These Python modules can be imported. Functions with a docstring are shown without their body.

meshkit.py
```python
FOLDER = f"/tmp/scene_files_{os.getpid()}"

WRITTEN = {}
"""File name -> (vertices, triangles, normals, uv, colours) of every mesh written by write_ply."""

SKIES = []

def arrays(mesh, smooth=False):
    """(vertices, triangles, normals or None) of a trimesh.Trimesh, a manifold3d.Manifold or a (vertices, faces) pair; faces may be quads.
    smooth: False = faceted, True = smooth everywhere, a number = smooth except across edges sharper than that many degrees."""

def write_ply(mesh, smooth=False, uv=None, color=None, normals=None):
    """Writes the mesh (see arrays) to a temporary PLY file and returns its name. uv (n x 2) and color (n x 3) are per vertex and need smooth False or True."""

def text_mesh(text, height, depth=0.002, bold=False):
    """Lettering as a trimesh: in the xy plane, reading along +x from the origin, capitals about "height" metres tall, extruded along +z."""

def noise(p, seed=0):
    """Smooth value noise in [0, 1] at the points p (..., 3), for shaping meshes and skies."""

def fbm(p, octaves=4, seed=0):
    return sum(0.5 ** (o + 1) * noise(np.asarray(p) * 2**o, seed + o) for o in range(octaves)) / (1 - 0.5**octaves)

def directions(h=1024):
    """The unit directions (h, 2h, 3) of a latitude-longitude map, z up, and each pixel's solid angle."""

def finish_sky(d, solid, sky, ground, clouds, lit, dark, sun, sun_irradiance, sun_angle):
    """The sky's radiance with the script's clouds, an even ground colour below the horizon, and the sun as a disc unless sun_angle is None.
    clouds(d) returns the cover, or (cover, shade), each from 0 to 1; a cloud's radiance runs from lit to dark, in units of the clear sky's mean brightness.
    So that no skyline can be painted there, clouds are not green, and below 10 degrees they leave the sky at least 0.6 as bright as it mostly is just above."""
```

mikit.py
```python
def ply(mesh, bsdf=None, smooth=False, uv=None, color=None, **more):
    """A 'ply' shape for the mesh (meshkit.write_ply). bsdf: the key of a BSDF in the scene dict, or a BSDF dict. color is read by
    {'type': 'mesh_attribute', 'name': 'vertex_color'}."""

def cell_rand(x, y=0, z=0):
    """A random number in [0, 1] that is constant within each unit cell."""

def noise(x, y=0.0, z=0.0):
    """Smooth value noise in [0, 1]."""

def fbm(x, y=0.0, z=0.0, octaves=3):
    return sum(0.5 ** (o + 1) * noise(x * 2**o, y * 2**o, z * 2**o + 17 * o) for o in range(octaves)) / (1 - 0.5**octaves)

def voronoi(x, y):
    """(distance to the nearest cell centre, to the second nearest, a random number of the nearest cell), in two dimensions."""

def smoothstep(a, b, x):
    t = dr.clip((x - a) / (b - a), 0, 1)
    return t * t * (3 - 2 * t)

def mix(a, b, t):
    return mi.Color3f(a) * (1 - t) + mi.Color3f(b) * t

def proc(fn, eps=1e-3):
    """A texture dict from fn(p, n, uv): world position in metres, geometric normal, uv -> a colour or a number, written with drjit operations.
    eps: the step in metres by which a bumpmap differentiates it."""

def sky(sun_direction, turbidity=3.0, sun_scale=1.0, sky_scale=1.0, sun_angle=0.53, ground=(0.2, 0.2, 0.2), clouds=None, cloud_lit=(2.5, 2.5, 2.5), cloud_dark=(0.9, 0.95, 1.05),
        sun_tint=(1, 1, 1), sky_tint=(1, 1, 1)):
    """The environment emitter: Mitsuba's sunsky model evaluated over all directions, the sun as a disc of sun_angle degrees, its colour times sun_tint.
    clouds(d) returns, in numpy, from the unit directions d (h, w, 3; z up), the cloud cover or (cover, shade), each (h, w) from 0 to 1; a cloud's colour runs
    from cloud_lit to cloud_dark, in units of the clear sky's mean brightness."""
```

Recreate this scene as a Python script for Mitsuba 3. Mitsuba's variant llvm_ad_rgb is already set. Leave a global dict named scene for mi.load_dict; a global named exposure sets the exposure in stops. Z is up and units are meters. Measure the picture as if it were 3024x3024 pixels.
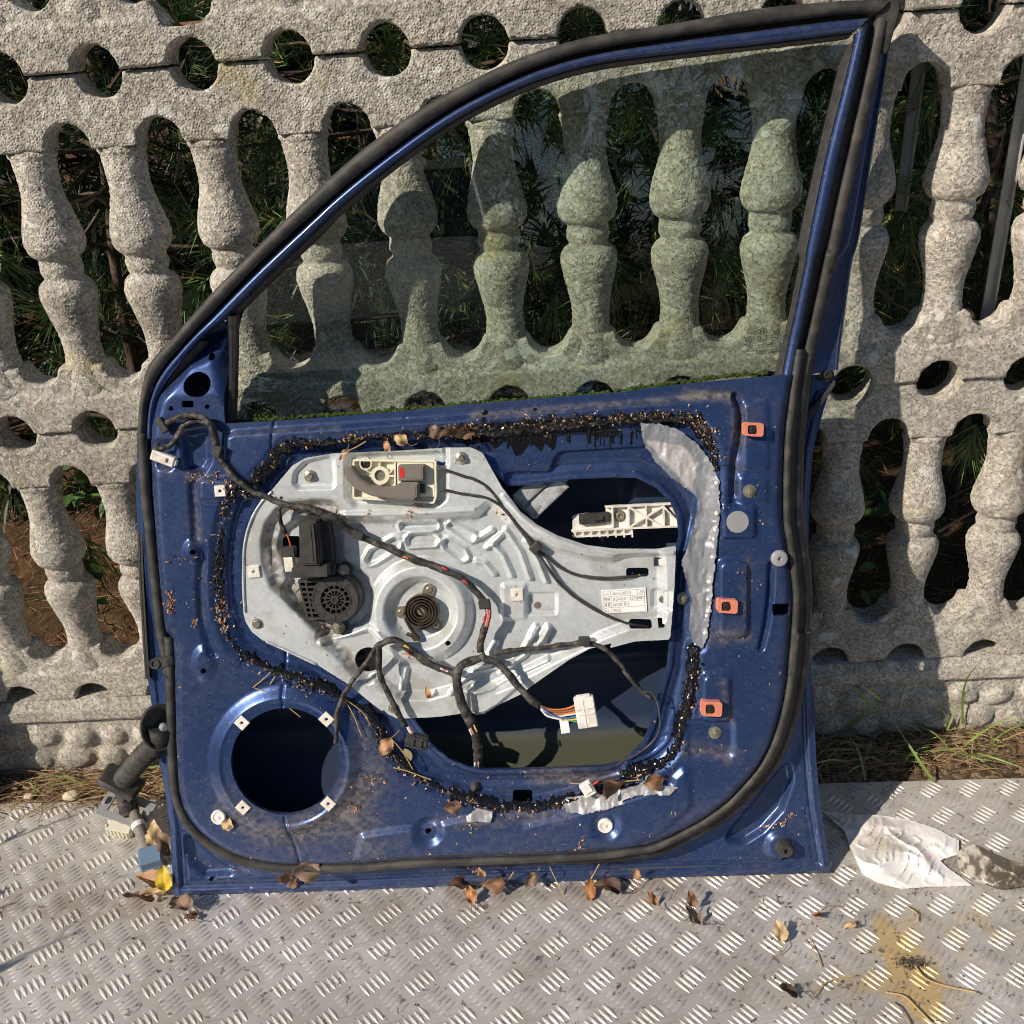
import math, random
import numpy as np, trimesh, shapely
import drjit as dr, mitsuba as mi
import mikit, meshkit
from mikit import noise, fbm, voronoi, cell_rand, smoothstep, mix, proc, ply
from shapely.geometry import Polygon, LineString, Point

random.seed(7)
RNG = np.random.default_rng(7)
scene, labels = {'type': 'scene'}, {}
T4 = mi.ScalarTransform4f

# ------------------------------------------------------------------ camera, sky, exposure
CAM = np.array([0.0574098, -1.4221931, 0.0411171])
C_R = np.array([0.99763333, 0.01347241, -0.06742574])
C_U = np.array([0.05437682, 0.44557468, 0.89359183])
C_F = np.array([-0.04208204, 0.8951434, -0.44378757])
FPX = 3015.93561
scene['camera'] = {'type': 'perspective', 'fov': math.degrees(2 * math.atan(1512 / FPX)), 'fov_axis': 'x',
                   'near_clip': 0.02, 'far_clip': 200.0,
                   'to_world': T4().look_at(origin=CAM.tolist(), target=(CAM + C_F).tolist(), up=C_U.tolist())}
SUN = np.array([-1.35, -1.0, 1.20])
scene['sky_light'] = mikit.sky(SUN.tolist(), turbidity=3.0, sun_scale=1.08, sky_scale=0.72, sun_tint=(0.92, 1.0, 1.20))
exposure = 1.92


# ------------------------------------------------------------------ helpers
def ray(x, y):
    return C_F + (x - 1512) / FPX * C_R - (y - 1512) / FPX * C_U


def on_y(x, y, Y=0.0):
    d = ray(x, y)
    return CAM + (Y - CAM[1]) / d[1] * d


def on_z(x, y, Z):
    d = ray(x, y)
    return CAM + (Z - CAM[2]) / d[2] * d


def pix(X):
    d = np.asarray(X, float) - CAM
    z = d @ C_F
    return np.stack([1512 + FPX * (d @ C_R) / z, 1512 - FPX * (d @ C_U) / z], -1)


CROP = {'A': (400, 1100, 700), 'B': (700, 1250, 700), 'C': (1400, 1150, 800), 'E': (400, 1850, 800), 'F': (1100, 1750, 800),
        'G': (1800, 1800, 800), 'H': (0, 2024, 1000), 'I': (1000, 2024, 1000), 'J': (2024, 2024, 1000), 'K': (0, 0, 1000),
        'L': (1000, 0, 1000), 'M': (2024, 0, 1000), 'N': (0, 1000, 1000), 'O': (2024, 1000, 1000), 'D': (0, 0, 3024),
        'Q': (2200, 600, 800), 'R': (0, 1900, 600), 'S': (2500, 1950, 524)}


def cv(c, pts):
    """Points measured on a survey photograph's crop -> its full pixel grid."""
    a, b, s = CROP[c]
    return np.asarray(pts, float) * s / 1932 + (a, b)


def spline(pts, n=None, step=None, closed=False):
    """Catmull-Rom through the points, resampled evenly."""
    p = np.asarray(pts, float)
    q = np.vstack([p[-1:], p, p[:2]]) if closed else np.vstack([2 * p[0] - p[1], p, 2 * p[-1] - p[-2]])
    out = []
    t = np.linspace(0, 1, 24, endpoint=False)[:, None]
    for i in range(1, len(q) - 2):
        a, b, c, d = q[i - 1], q[i], q[i + 1], q[i + 2]
        out.append(0.5 * (2 * b + (c - a) * t + (2 * a - 5 * b + 4 * c - d) * t ** 2 + (3 * b - a - 3 * c + d) * t ** 3))
    out = np.vstack(out + [q[-2][None]])
    s = np.r_[0, np.cumsum(np.linalg.norm(np.diff(out, axis=0), axis=1))]
    if n is None:
        n = max(2, int(s[-1] / step) + 1)
    u = np.linspace(0, s[-1], n)
    return np.stack([np.interp(u, s, out[:, k]) for k in range(p.shape[1])], -1)


def resample(pts, n):
    p = np.asarray(pts, float)
    s = np.r_[0, np.cumsum(np.linalg.norm(np.diff(p, axis=0), axis=1))]
    u = np.linspace(0, s[-1], n)
    return np.stack([np.interp(u, s, p[:, k]) for k in range(p.shape[1])], -1)


def tube(pts, r, sides=8, cap=True):
    p = np.asarray(pts, float)
    n = len(p)
    r = np.broadcast_to(np.asarray(r, float), (n,))
    t = np.gradient(p, axis=0)
    t /= np.linalg.norm(t, axis=1, keepdims=True) + 1e-12
    a = np.cross(t[0], [0.13, 0.92, 0.37])
    a /= np.linalg.norm(a)
    A = [a]
    for i in range(1, n):
        a = A[-1] - t[i] * (A[-1] @ t[i])
        A.append(a / (np.linalg.norm(a) + 1e-12))
    A = np.array(A)
    B = np.cross(t, A)
    ang = np.arange(sides) * 2 * np.pi / sides
    v = p[:, None] + r[:, None, None] * (np.cos(ang)[None, :, None] * A[:, None] + np.sin(ang)[None, :, None] * B[:, None])
    i, j = np.meshgrid(np.arange(n - 1), np.arange(sides), indexing='ij')
    q = np.stack([i * sides + j, i * sides + (j + 1) % sides, (i + 1) * sides + (j + 1) % sides, (i + 1) * sides + j], -1).reshape(-1, 4)
    f = np.vstack([q[:, [0, 1, 2]], q[:, [0, 2, 3]]])
    v = v.reshape(-1, 3)
    if cap:
        v = np.vstack([v, p[:1], p[-1:]])
        k = np.arange(sides)
        f = np.vstack([f, np.stack([(k + 1) % sides, k, 0 * k + n * sides], 1), np.stack([(n - 1) * sides + k, (n - 1) * sides + (k + 1) % sides, 0 * k + n * sides + 1], 1)])
    return v, f


def grid_faces(n, m, wrap=False):
    i, j = np.meshgrid(np.arange(n - 1), np.arange(m if wrap else m - 1), indexing='ij')
    q = np.stack([i * m + j, i * m + (j + 1) % m, (i + 1) * m + (j + 1) % m, (i + 1) * m + j], -1).reshape(-1, 4)
    return np.vstack([q[:, [0, 1, 2]], q[:, [0, 2, 3]]])


def join(parts):
    vs, fs, at = [], [], 0
    for v, f in parts:
        if hasattr(v, 'vertices'):
            v, f = v.vertices, v.faces
        vs.append(np.asarray(v, float))
        fs.append(np.asarray(f, int) + at)
        at += len(v)
    return np.vstack(vs), np.vstack(fs)


def mf(m):
    return np.array(m.vertices), np.array(m.faces)


def frame(origin, x, y, z):
    M = np.eye(4)
    M[:3, 0], M[:3, 1], M[:3, 2], M[:3, 3] = x, y, z, origin
    return M


def xf(mesh, M):
    v, f = mesh
    return np.asarray(v) @ M[:3, :3].T + M[:3, 3], f


def lathe(profile, sides=24):
    """profile: (radius, height) pairs; turned about z."""
    pr = np.asarray(profile, float)
    ang = np.arange(sides) * 2 * np.pi / sides
    v = np.stack([pr[:, None, 0] * np.cos(ang), pr[:, None, 0] * np.sin(ang), np.repeat(pr[:, 1:2], sides, 1)], -1).reshape(-1, 3)
    return v, grid_faces(len(pr), sides, True)[:, ::-1]


def extrude(poly, z0, z1, bevel=0.0):
    """A plate with bevelled upper edge, z up."""
    if bevel <= 0:
        m = trimesh.creation.extrude_polygon(poly, z1 - z0, engine='earcut')
        v, f = mf(m)
        return v + [0, 0, z0], f
    import manifold3d as m3
    def cs(pg):
        gs = [g for g in (pg.geoms if hasattr(pg, 'geoms') else [pg]) if not g.is_empty]
        return m3.CrossSection([list(map(tuple, r.coords[:-1])) for g in gs for r in [g.exterior, *g.interiors]], m3.FillRule.EvenOdd)
    lo = m3.Manifold.extrude(cs(poly), z1 - z0 - bevel).translate((0, 0, z0))
    out = lo
    for k in range(3):
        a = (k + 1) / 3 * math.pi / 2
        inset = poly.buffer(-bevel * (1 - math.cos(a)) * 0.999, join_style=1)
        if inset.is_empty:
            break
        out = out + m3.Manifold.extrude(cs(inset), z1 - z0 - bevel + bevel * math.sin(a)).translate((0, 0, z0))
    m = out.to_mesh()
    return np.array(m.vert_properties[:, :3]), np.array(m.tri_verts)


def box(x0, x1, y0, y1, z0, z1, b=0.001):
    b = min(b, 0.3 * (x1 - x0), 0.3 * (y1 - y0), 0.3 * (z1 - z0))
    pts = [(x, y, z) for x in (x0, x1) for y in (y0, y1) for z in (z0, z1)]
    out = []
    for x, y, z in pts:
        sx, sy, sz = (1 if x == x0 else -1), (1 if y == y0 else -1), (1 if z == z0 else -1)
        out += [(x + sx * b, y + sy * b, z), (x + sx * b, y, z + sz * b), (x, y + sy * b, z + sz * b)]
    return mf(trimesh.convex.convex_hull(np.array(out)))


def numbered(key):
    if key not in USED:
        USED[key] = 0
        return key
    USED[key] += 1
    return f'{key}_{USED[key]:03d}'


USED = {}


def thing(name, label, cat, group=None):
    key = numbered(name)
    labels[key] = {'label': label, 'category': cat}
    if group:
        labels[key]['group'] = group
    return key


def put(key, mesh, bsdf, smooth=35, to_world=None, **more):
    d = ply(mesh, bsdf, smooth=smooth, **more)
    if to_world is not None:
        d['to_world'] = T4(to_world)
    scene[key] = d
    return key


def part(parent, name, mesh, bsdf, smooth=35, label=None, kind=None, to_world=None, **more):
    key = numbered(parent + '__' + name)
    put(key, mesh, bsdf, smooth, to_world, **more)
    if label or kind:
        labels[key] = {**({'label': label} if label else {}), **({'kind': kind} if kind else {})}
    return key


def structure(name, mesh, bsdf, smooth=35, kind='structure', label=None):
    key = numbered(name)
    put(key, mesh, bsdf, smooth)
    labels[key] = {'kind': kind, 'label': label or name.replace('_', ' ')}
    return key


def rgb(*c):
    return {'type': 'rgb', 'value': list(c if len(c) == 3 else c * 3)}


def two(b):
    return {'type': 'twosided', 'b': b}


def pr(color, rough=0.5, metallic=0.0, spec=0.5, clear=0.0, **k):
    col = color if isinstance(color, dict) else rgb(*color)
    d = {'type': 'principled', 'base_color': col, 'roughness': rough if isinstance(rough, dict) else float(rough), 'metallic': float(metallic), 'specular': float(spec)}
    if clear:
        d['clearcoat'] = float(clear)
        d['clearcoat_gloss'] = 0.85
    d.update(k)
    return two(d)


def bumped(b, fn, scale, eps=6e-4):
    return {'type': 'bumpmap', 'arbitrary': proc(fn, eps=eps), 'scale': float(scale), 'bsdf': b}
# ------------------------------------------------------------------ materials of the setting
def conc_uv(p, n):
    ax, ay, az = dr.abs(n.x), dr.abs(n.y), dr.abs(n.z)
    fy = (ay >= ax) & (ay >= az)
    fx = (ax > ay) & (ax >= az)
    return dr.select(fy, p.x, dr.select(fx, p.y + 3.7, p.x + 1.3)), dr.select(fy, p.z, dr.select(fx, p.z + 0.9, p.y + 5.1))


def conc_color(p, n, uv):
    a, b = conc_uv(p, n)
    d1, d2, r = voronoi(a * 300, b * 300)
    e1, e2, r2 = voronoi(a * 95 + 7.3, b * 95 + 1.7)
    big = fbm(p.x * 9, p.z * 9, p.y * 9, 4)
    mid = fbm(p.x * 45, p.z * 45, p.y * 45, 3)
    c = mix((0.335, 0.318, 0.278), (0.43, 0.412, 0.365), smoothstep(0.25, 0.75, mid))
    c = mix(c, (0.27, 0.25, 0.215), 0.55 * smoothstep(0.52, 0.75, big))
    grain = 0.62 + 0.74 * r
    c = c * grain
    peb = smoothstep(0.30, 0.22, e1) * smoothstep(0.62, 0.66, r2)
    tone = mix(mix((0.62, 0.58, 0.5), (0.40, 0.26, 0.20), smoothstep(0.80, 0.82, r2)), (0.22, 0.22, 0.22), smoothstep(0.88, 0.9, r2))
    tone = mix(tone, (0.62, 0.55, 0.40), smoothstep(0.94, 0.95, r2))
    c = mix(c, tone, 0.55 * peb)
    pit = smoothstep(0.34, 0.16, d1) * smoothstep(0.84, 0.88, cell_rand(dr.floor(r * 977), 3))
    c = mix(c, (0.05, 0.045, 0.04), 0.85 * pit)
    lich = smoothstep(0.73, 0.78, fbm(p.x * 38 + 9, p.z * 38, p.y * 38, 3))
    c = mix(c, (0.62, 0.62, 0.58), 0.75 * lich)
    yel = smoothstep(0.69, 0.82, fbm(p.x * 13 + 4, p.z * 13 + 2, p.y * 13, 4))
    c = mix(c, (0.36, 0.31, 0.12), 0.4 * yel)
    return c


def conc_bump(p, n, uv):
    a, b = conc_uv(p, n)
    d1, d2, r = voronoi(a * 260, b * 260)
    return 0.7 * dr.minimum(d2 - d1, 0.6) * (0.4 + r) + 0.5 * fbm(a * 150, b * 150, 2.0, 3)


scene['concrete'] = bumped(pr(proc(conc_color), 0.9, spec=0.25), conc_bump, 0.0026)


def plate_xy(p):
    return p.x, p.y


def plate_color(p, n, uv):
    x, y = p.x, p.y
    c = mix((0.52, 0.505, 0.48), (0.62, 0.605, 0.58), smoothstep(0.3, 0.7, fbm(x * 14, y * 14, 1.0, 4)))
    c = mix(c, (0.43, 0.40, 0.36), 0.45 * smoothstep(0.52, 0.75, fbm(x * 7 + 3, y * 9, 4.0, 4)))
    st = dr.maximum(0, 1 - dr.sqrt(dr.square((x - 0.475) / 0.16) + dr.square((y + 0.47) / 0.19)))
    st2 = dr.maximum(0, 1 - dr.sqrt(dr.square((x - 0.50) / 0.045) + dr.square((y + 0.50) / 0.16)))
    st3 = dr.maximum(0, 1 - dr.sqrt(dr.square((x + 0.02) / 0.10) + dr.square((y + 0.52) / 0.07)))
    st4 = dr.maximum(0, 1 - dr.sqrt(dr.square((x - 0.63) / 0.13) + dr.square((y + 0.40) / 0.10)))
    nn = fbm(x * 42, y * 30, 6.0, 5)
    yel = smoothstep(0.34, 1.0, 0.8 * st + 0.75 * st2 + 0.45 * st3 + 0.5 * st4 - 0.25 + 1.0 * (nn - 0.28))
    c = mix(c, (0.64, 0.45, 0.17), 0.75 * yel)
    c = mix(c, (0.33, 0.29, 0.24), 0.28 * smoothstep(0.55, 0.75, fbm(x * 26 + 8, y * 26, 2.0, 5)))
    c = mix(c, (0.30, 0.25, 0.20), 0.6 * smoothstep(0.05, 0.0, dr.abs(y + 0.315)) * smoothstep(0.35, 0.6, fbm(x * 40, y * 40, 7.0, 4)))
    c = c * (1 - 0.10 * smoothstep(0.66, 0.72, fbm(x * 10 + y * 3, y * 240 - x * 60, 3.0, 2)))
    sp = smoothstep(0.74, 0.8, fbm(x * 130, y * 130, 2.0, 3))
    c = mix(c, (0.12, 0.09, 0.07), 0.7 * sp)
    return c


def plate_rough(p, n, uv):
    return 0.34 + 0.26 * fbm(p.x * 22, p.y * 22, 0.0, 3)


scene['aluminium'] = two({'type': 'principled', 'base_color': proc(plate_color), 'roughness': proc(plate_rough), 'metallic': 0.42, 'specular': 0.5})


def soil_color(p, n, uv):
    x, y = p.x, p.y
    d, d2, r = voronoi(x * 170, y * 170)
    c = mix((0.06, 0.042, 0.028), (0.15, 0.11, 0.075), fbm(x * 60, y * 60, 1.0, 4))
    c = mix(c, (0.22, 0.16, 0.10), 0.7 * smoothstep(0.7, 0.75, r))
    c = c * (0.55 + 0.9 * r)
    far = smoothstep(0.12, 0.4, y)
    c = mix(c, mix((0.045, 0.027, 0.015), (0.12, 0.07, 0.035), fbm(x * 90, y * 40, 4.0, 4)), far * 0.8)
    return c


def soil_bump(p, n, uv):
    d, d2, r = voronoi(p.x * 170, p.y * 170)
    return dr.minimum(d2 - d, 0.6) + fbm(p.x * 300, p.y * 300, 0.0, 2)


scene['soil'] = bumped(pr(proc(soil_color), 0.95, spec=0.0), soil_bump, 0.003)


def vcol(rough=0.6, spec=0.4, **k):
    return pr({'type': 'mesh_attribute', 'name': 'vertex_color'}, rough, spec=spec, **k)


scene['litter'] = vcol(0.75, 0.3)
scene['needle_mat'] = two({'type': 'principled', 'base_color': {'type': 'mesh_attribute', 'name': 'vertex_color'}, 'roughness': 0.45, 'specular': 0.4})
scene['bark'] = pr(proc(lambda p, n, uv: mix((0.06, 0.045, 0.032), (0.14, 0.105, 0.08), fbm(p.x * 150, p.y * 150, p.z * 60, 3))), 0.9, spec=0.2)

# ------------------------------------------------------------------ concrete fence
S, HP = 0.125, 0.4872726
TH = 0.05
ZB = -1.13
BAL = [(-0.088, .0300), (-0.0905, .0330), (-0.094, .0340), (-0.098, .0332), (-0.100, .0308), (-0.108, .0303), (-0.122, .0285), (-0.138, .0275), (-0.153, .0290), (-0.168, .0325), (-0.183, .0368), (-0.197, .0402),
       (-0.208, .0420), (-0.217, .0412), (-0.225, .0382), (-0.2310, .0338), (-0.2330, .0285), (-0.239, .0284), (-0.247, .0300), (-0.255, .0288), (-0.2605, .0262),
       (-0.2635, .0275), (-0.268, .0345), (-0.275, .0385), (-0.283, .0400), (-0.293, .0392), (-0.306, .0365), (-0.322, .0325), (-0.340, .0285), (-0.357, .0265),
       (-0.373, .0270), (-0.388, .0290), (-0.402, .0325), (-0.415, .0375), (-0.428, .0440), (-0.44, .050)]


def baluster_mesh(seed, z_from=None):
    b = np.array(BAL)
    zz = np.arange(b[0, 0] + 0.012, b[-1, 0], -0.0022)
    rr = np.interp(-zz, -b[:, 0], b[:, 1])
    k = np.exp(-0.5 * (np.arange(-3, 4) / 0.55) ** 2)
    rr = np.convolve(np.pad(rr, 3, 'edge'), k / k.sum(), 'valid')
    n = 72
    a = np.arange(n) * 2 * np.pi / n
    base = np.clip((-zz - 0.39) / 0.05, 0, 1)
    sq = 0.95 - 0.42 * base ** 1.5 - 0.24 * np.clip((zz + 0.135) / 0.045, 0, 1)
    nrm = np.stack([np.cos(a), np.sin(a)], -1)
    P = np.stack([rr[:, None] * np.cos(a), (rr * sq)[:, None] * np.sin(a), np.repeat(zz[:, None], n, 1)], -1)
    q = P + [seed * 3.1, seed * 1.7, 0]
    d = 0.0014 * (meshkit.fbm(q * 55, 3, seed) - 0.5) + 0.0026 * (meshkit.fbm(q * 230, 2, seed + 9) - 0.5)
    pits = np.clip(meshkit.noise(q * 260, seed + 3) - 0.80, 0, 1) * 0.012
    d = d - pits
    P[..., 0] += nrm[:, 0] * d
    P[..., 1] += nrm[:, 1] * d
    P[..., 1] += TH / 2
    return P.reshape(-1, 3), grid_faces(len(zz), n, True)[:, ::-1]


def surface_net(F, origin, h):
    """The zero surface of the sampled field F (negative inside) as a mesh."""
    inside = F < 0
    nx, ny, nz = F.shape
    cnt = np.zeros((nx - 1, ny - 1, nz - 1))
    acc = np.zeros((nx - 1, ny - 1, nz - 1, 3))
    corner = [(i, j, k) for i in (0, 1) for j in (0, 1) for k in (0, 1)]
    sl = lambda c: F[c[0]:nx - 1 + c[0], c[1]:ny - 1 + c[1], c[2]:nz - 1 + c[2]]
    for a in corner:
        for ax in range(3):
            if a[ax]:
                continue
            b = tuple(a[k] + (k == ax) for k in range(3))
            fa, fb = sl(a), sl(b)
            m = (fa < 0) != (fb < 0)
            t = np.where(m, fa / np.where(fa == fb, 1, fa - fb), 0)
            cnt += m
            for k in range(3):
                acc[..., k] += m * (a[k] + (t if k == ax else 0))
    on = cnt > 0
    idx = -np.ones(on.shape, int)
    idx[on] = np.arange(on.sum())
    v = (np.argwhere(on) + acc[on] / cnt[on][:, None]) * h + origin
    fs = []
    for ax in range(3):
        o = [k for k in range(3) if k != ax]
        s0 = [slice(1, -1)] * 3
        s0[ax] = slice(0, -1)
        s1 = list(s0)
        s1[ax] = slice(1, None)
        A, B = inside[tuple(s0)], inside[tuple(s1)]
        c = np.argwhere(A != B)
        for k in o:
            c[:, k] += 1
        up = A[A != B]
        def cell(d0, d1):
            q = c.copy()
            q[:, o[0]] += d0 - 1
            q[:, o[1]] += d1 - 1
            return idx[q[:, 0], q[:, 1], q[:, 2]]
        quad = np.stack([cell(0, 0), cell(1, 0), cell(1, 1), cell(0, 1)], 1)
        flip = up if ax != 1 else ~up
        quad[~flip] = quad[~flip][:, ::-1]
        fs.append(quad)
    q = np.vstack(fs)
    return v, np.vstack([q[:, [0, 1, 2]], q[:, [0, 2, 3]]])


def rail_mesh(x0, x1, kind, seed, broken=None):
    """kind 'upper' hangs below z=0 with scallops on top; 'lower' stands on z=0, balusters above."""
    h = 0.0031
    zlo, zhi = (-0.112, 0.006) if kind == 'upper' else (-0.006, 0.118)
    X, Y, Z = np.meshgrid(np.arange(x0 - .01, x1 + .01, h), np.arange(-.012, TH + .012, h), np.arange(zlo, zhi, h), indexing='ij')
    dx = (X / S - np.round(X / S)) * S
    ax = np.abs(dx)
    half = S / 2
    hole = 0.031 - np.hypot(dx, Z)
    if kind == 'upper':
        arch = 0.0305 - np.hypot(half - ax, np.minimum(0, -(Z + 0.088)) * 0.95)
        arch = np.where(Z < -0.088, 0.0305 - (half - ax), 0.0305 - np.hypot(half - ax, Z + 0.088))
        bottom = np.where(ax < 0.034, -0.091 - Z, -0.091 - Z)
        g = np.maximum.reduce([Z, -hole * -1, arch, bottom])
    else:
        zt = Z - 0.103
        arch = np.where(zt > 0, 0.0290 - (half - ax), 0.0290 - np.hypot(half - ax, zt * 0.95))
        top = np.where(ax < half, Z - (0.062 + 0.052 * np.clip((0.0475 - ax) / 0.016, 0, 1)), 0)
        g = np.maximum.reduce([-Z, hole, arch, Z - 0.078 - 0.022 * np.clip((0.05 - ax) / 0.02, 0, 1)])
    yb = np.maximum(-Y, Y - TH)
    if kind == 'lower':
        yb = np.maximum(-Y - 0.006 * np.clip((0.062 - Z) / 0.01, 0, 1), Y - TH)
    r = 0.003
    a, b = np.maximum(g + r, 0), np.maximum(yb + r, 0)
    F = np.minimum(np.maximum(g, yb) + r, 0) + np.hypot(a, b) - r
    F = np.maximum(F, np.maximum(x0 - X, X - x1))
    P = np.stack([X, Y, Z], -1) + [0, 0, seed * 2.3]
    F = F + 0.0013 * (meshkit.fbm(P * 60, 2, seed) - 0.5) + 0.0028 * (meshkit.fbm(P * 200, 2, seed + 5) - 0.5)
    if broken is not None:
        bx, bz = broken
        cut = bz + 1.25 * np.maximum(np.abs(X - bx) - 0.022, 0) + 0.032 * (meshkit.fbm(P * 28, 3, 77) - 0.5) - Z
        F = np.where((np.abs(X - bx) < 0.085), np.maximum(F, -cut), F)
    return surface_net(F, np.array([x0 - .01, -.012, zlo]), h)


fence = thing('concrete_fence', 'weathered grey concrete baluster fence behind the leaning car door', 'fence')
bal_meshes = [ply(baluster_mesh(k), 'concrete', smooth=True) for k in range(1, 6)]
XA, XB = -1.20, 1.20
I0, I1 = -3, 15
for row, ztop in (('top_panel', HP), ('upper_panel', 0.0), ('lower_panel', -HP)):
    seed = {'top_panel': 1, 'upper_panel': 2, 'lower_panel': 3}[row]
    pk = fence + '__baluster_panel' + ('' if row == 'top_panel' else '_001' if row == 'upper_panel' else '_002')
    USED[pk] = 0
    jog = {'top_panel': (0.0, -0.002, 0.0015), 'upper_panel': (0.0, 0.0, -0.0012), 'lower_panel': (0.0, 0.001, -0.001)}[row]
    up = rail_mesh(XA, XB, 'upper', seed * 10)
    lo = rail_mesh(XA, XB, 'lower', seed * 10 + 4, broken=(-0.375, 0.046) if row == 'top_panel' else None)
    up = (up[0] + [0, 0, ztop], up[1])
    lo = (lo[0] + [0, 0, ztop - HP], lo[1])
    M = join([up, lo])
    put(pk, (M[0] + jog, M[1]), 'concrete', True)
    for i in range(I0, I1 + 1):
        if row == 'top_panel' and i == 3:
            continue
        d = dict(bal_meshes[(i * 3 + seed * 2) % 5])
        x = (i - 6) * S
        d['to_world'] = T4().translate([x + jog[0], jog[1], ztop + jog[2]]) @ T4().rotate([0, 0, 1], (i * 37 + seed * 13) % 7 - 3)
        scene[numbered(pk + '__baluster')] = d
scene_key = part(fence, 'reinforcing_bar', tube([[-0.47, 0.028, 0.045], [-0.39, 0.024, 0.0465], [-0.357, 0.026, 0.0470], [-0.27, 0.028, 0.046]], 0.0034, 8),
                 'rust', True, label='rusty steel bar bared in the broken top rail')
scene['rust'] = pr(proc(lambda p, n, uv: mix((0.10, 0.05, 0.03), (0.24, 0.13, 0.08), fbm(p.x * 300, p.y * 300, p.z * 300, 3))), 0.9, spec=0.2)


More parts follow.
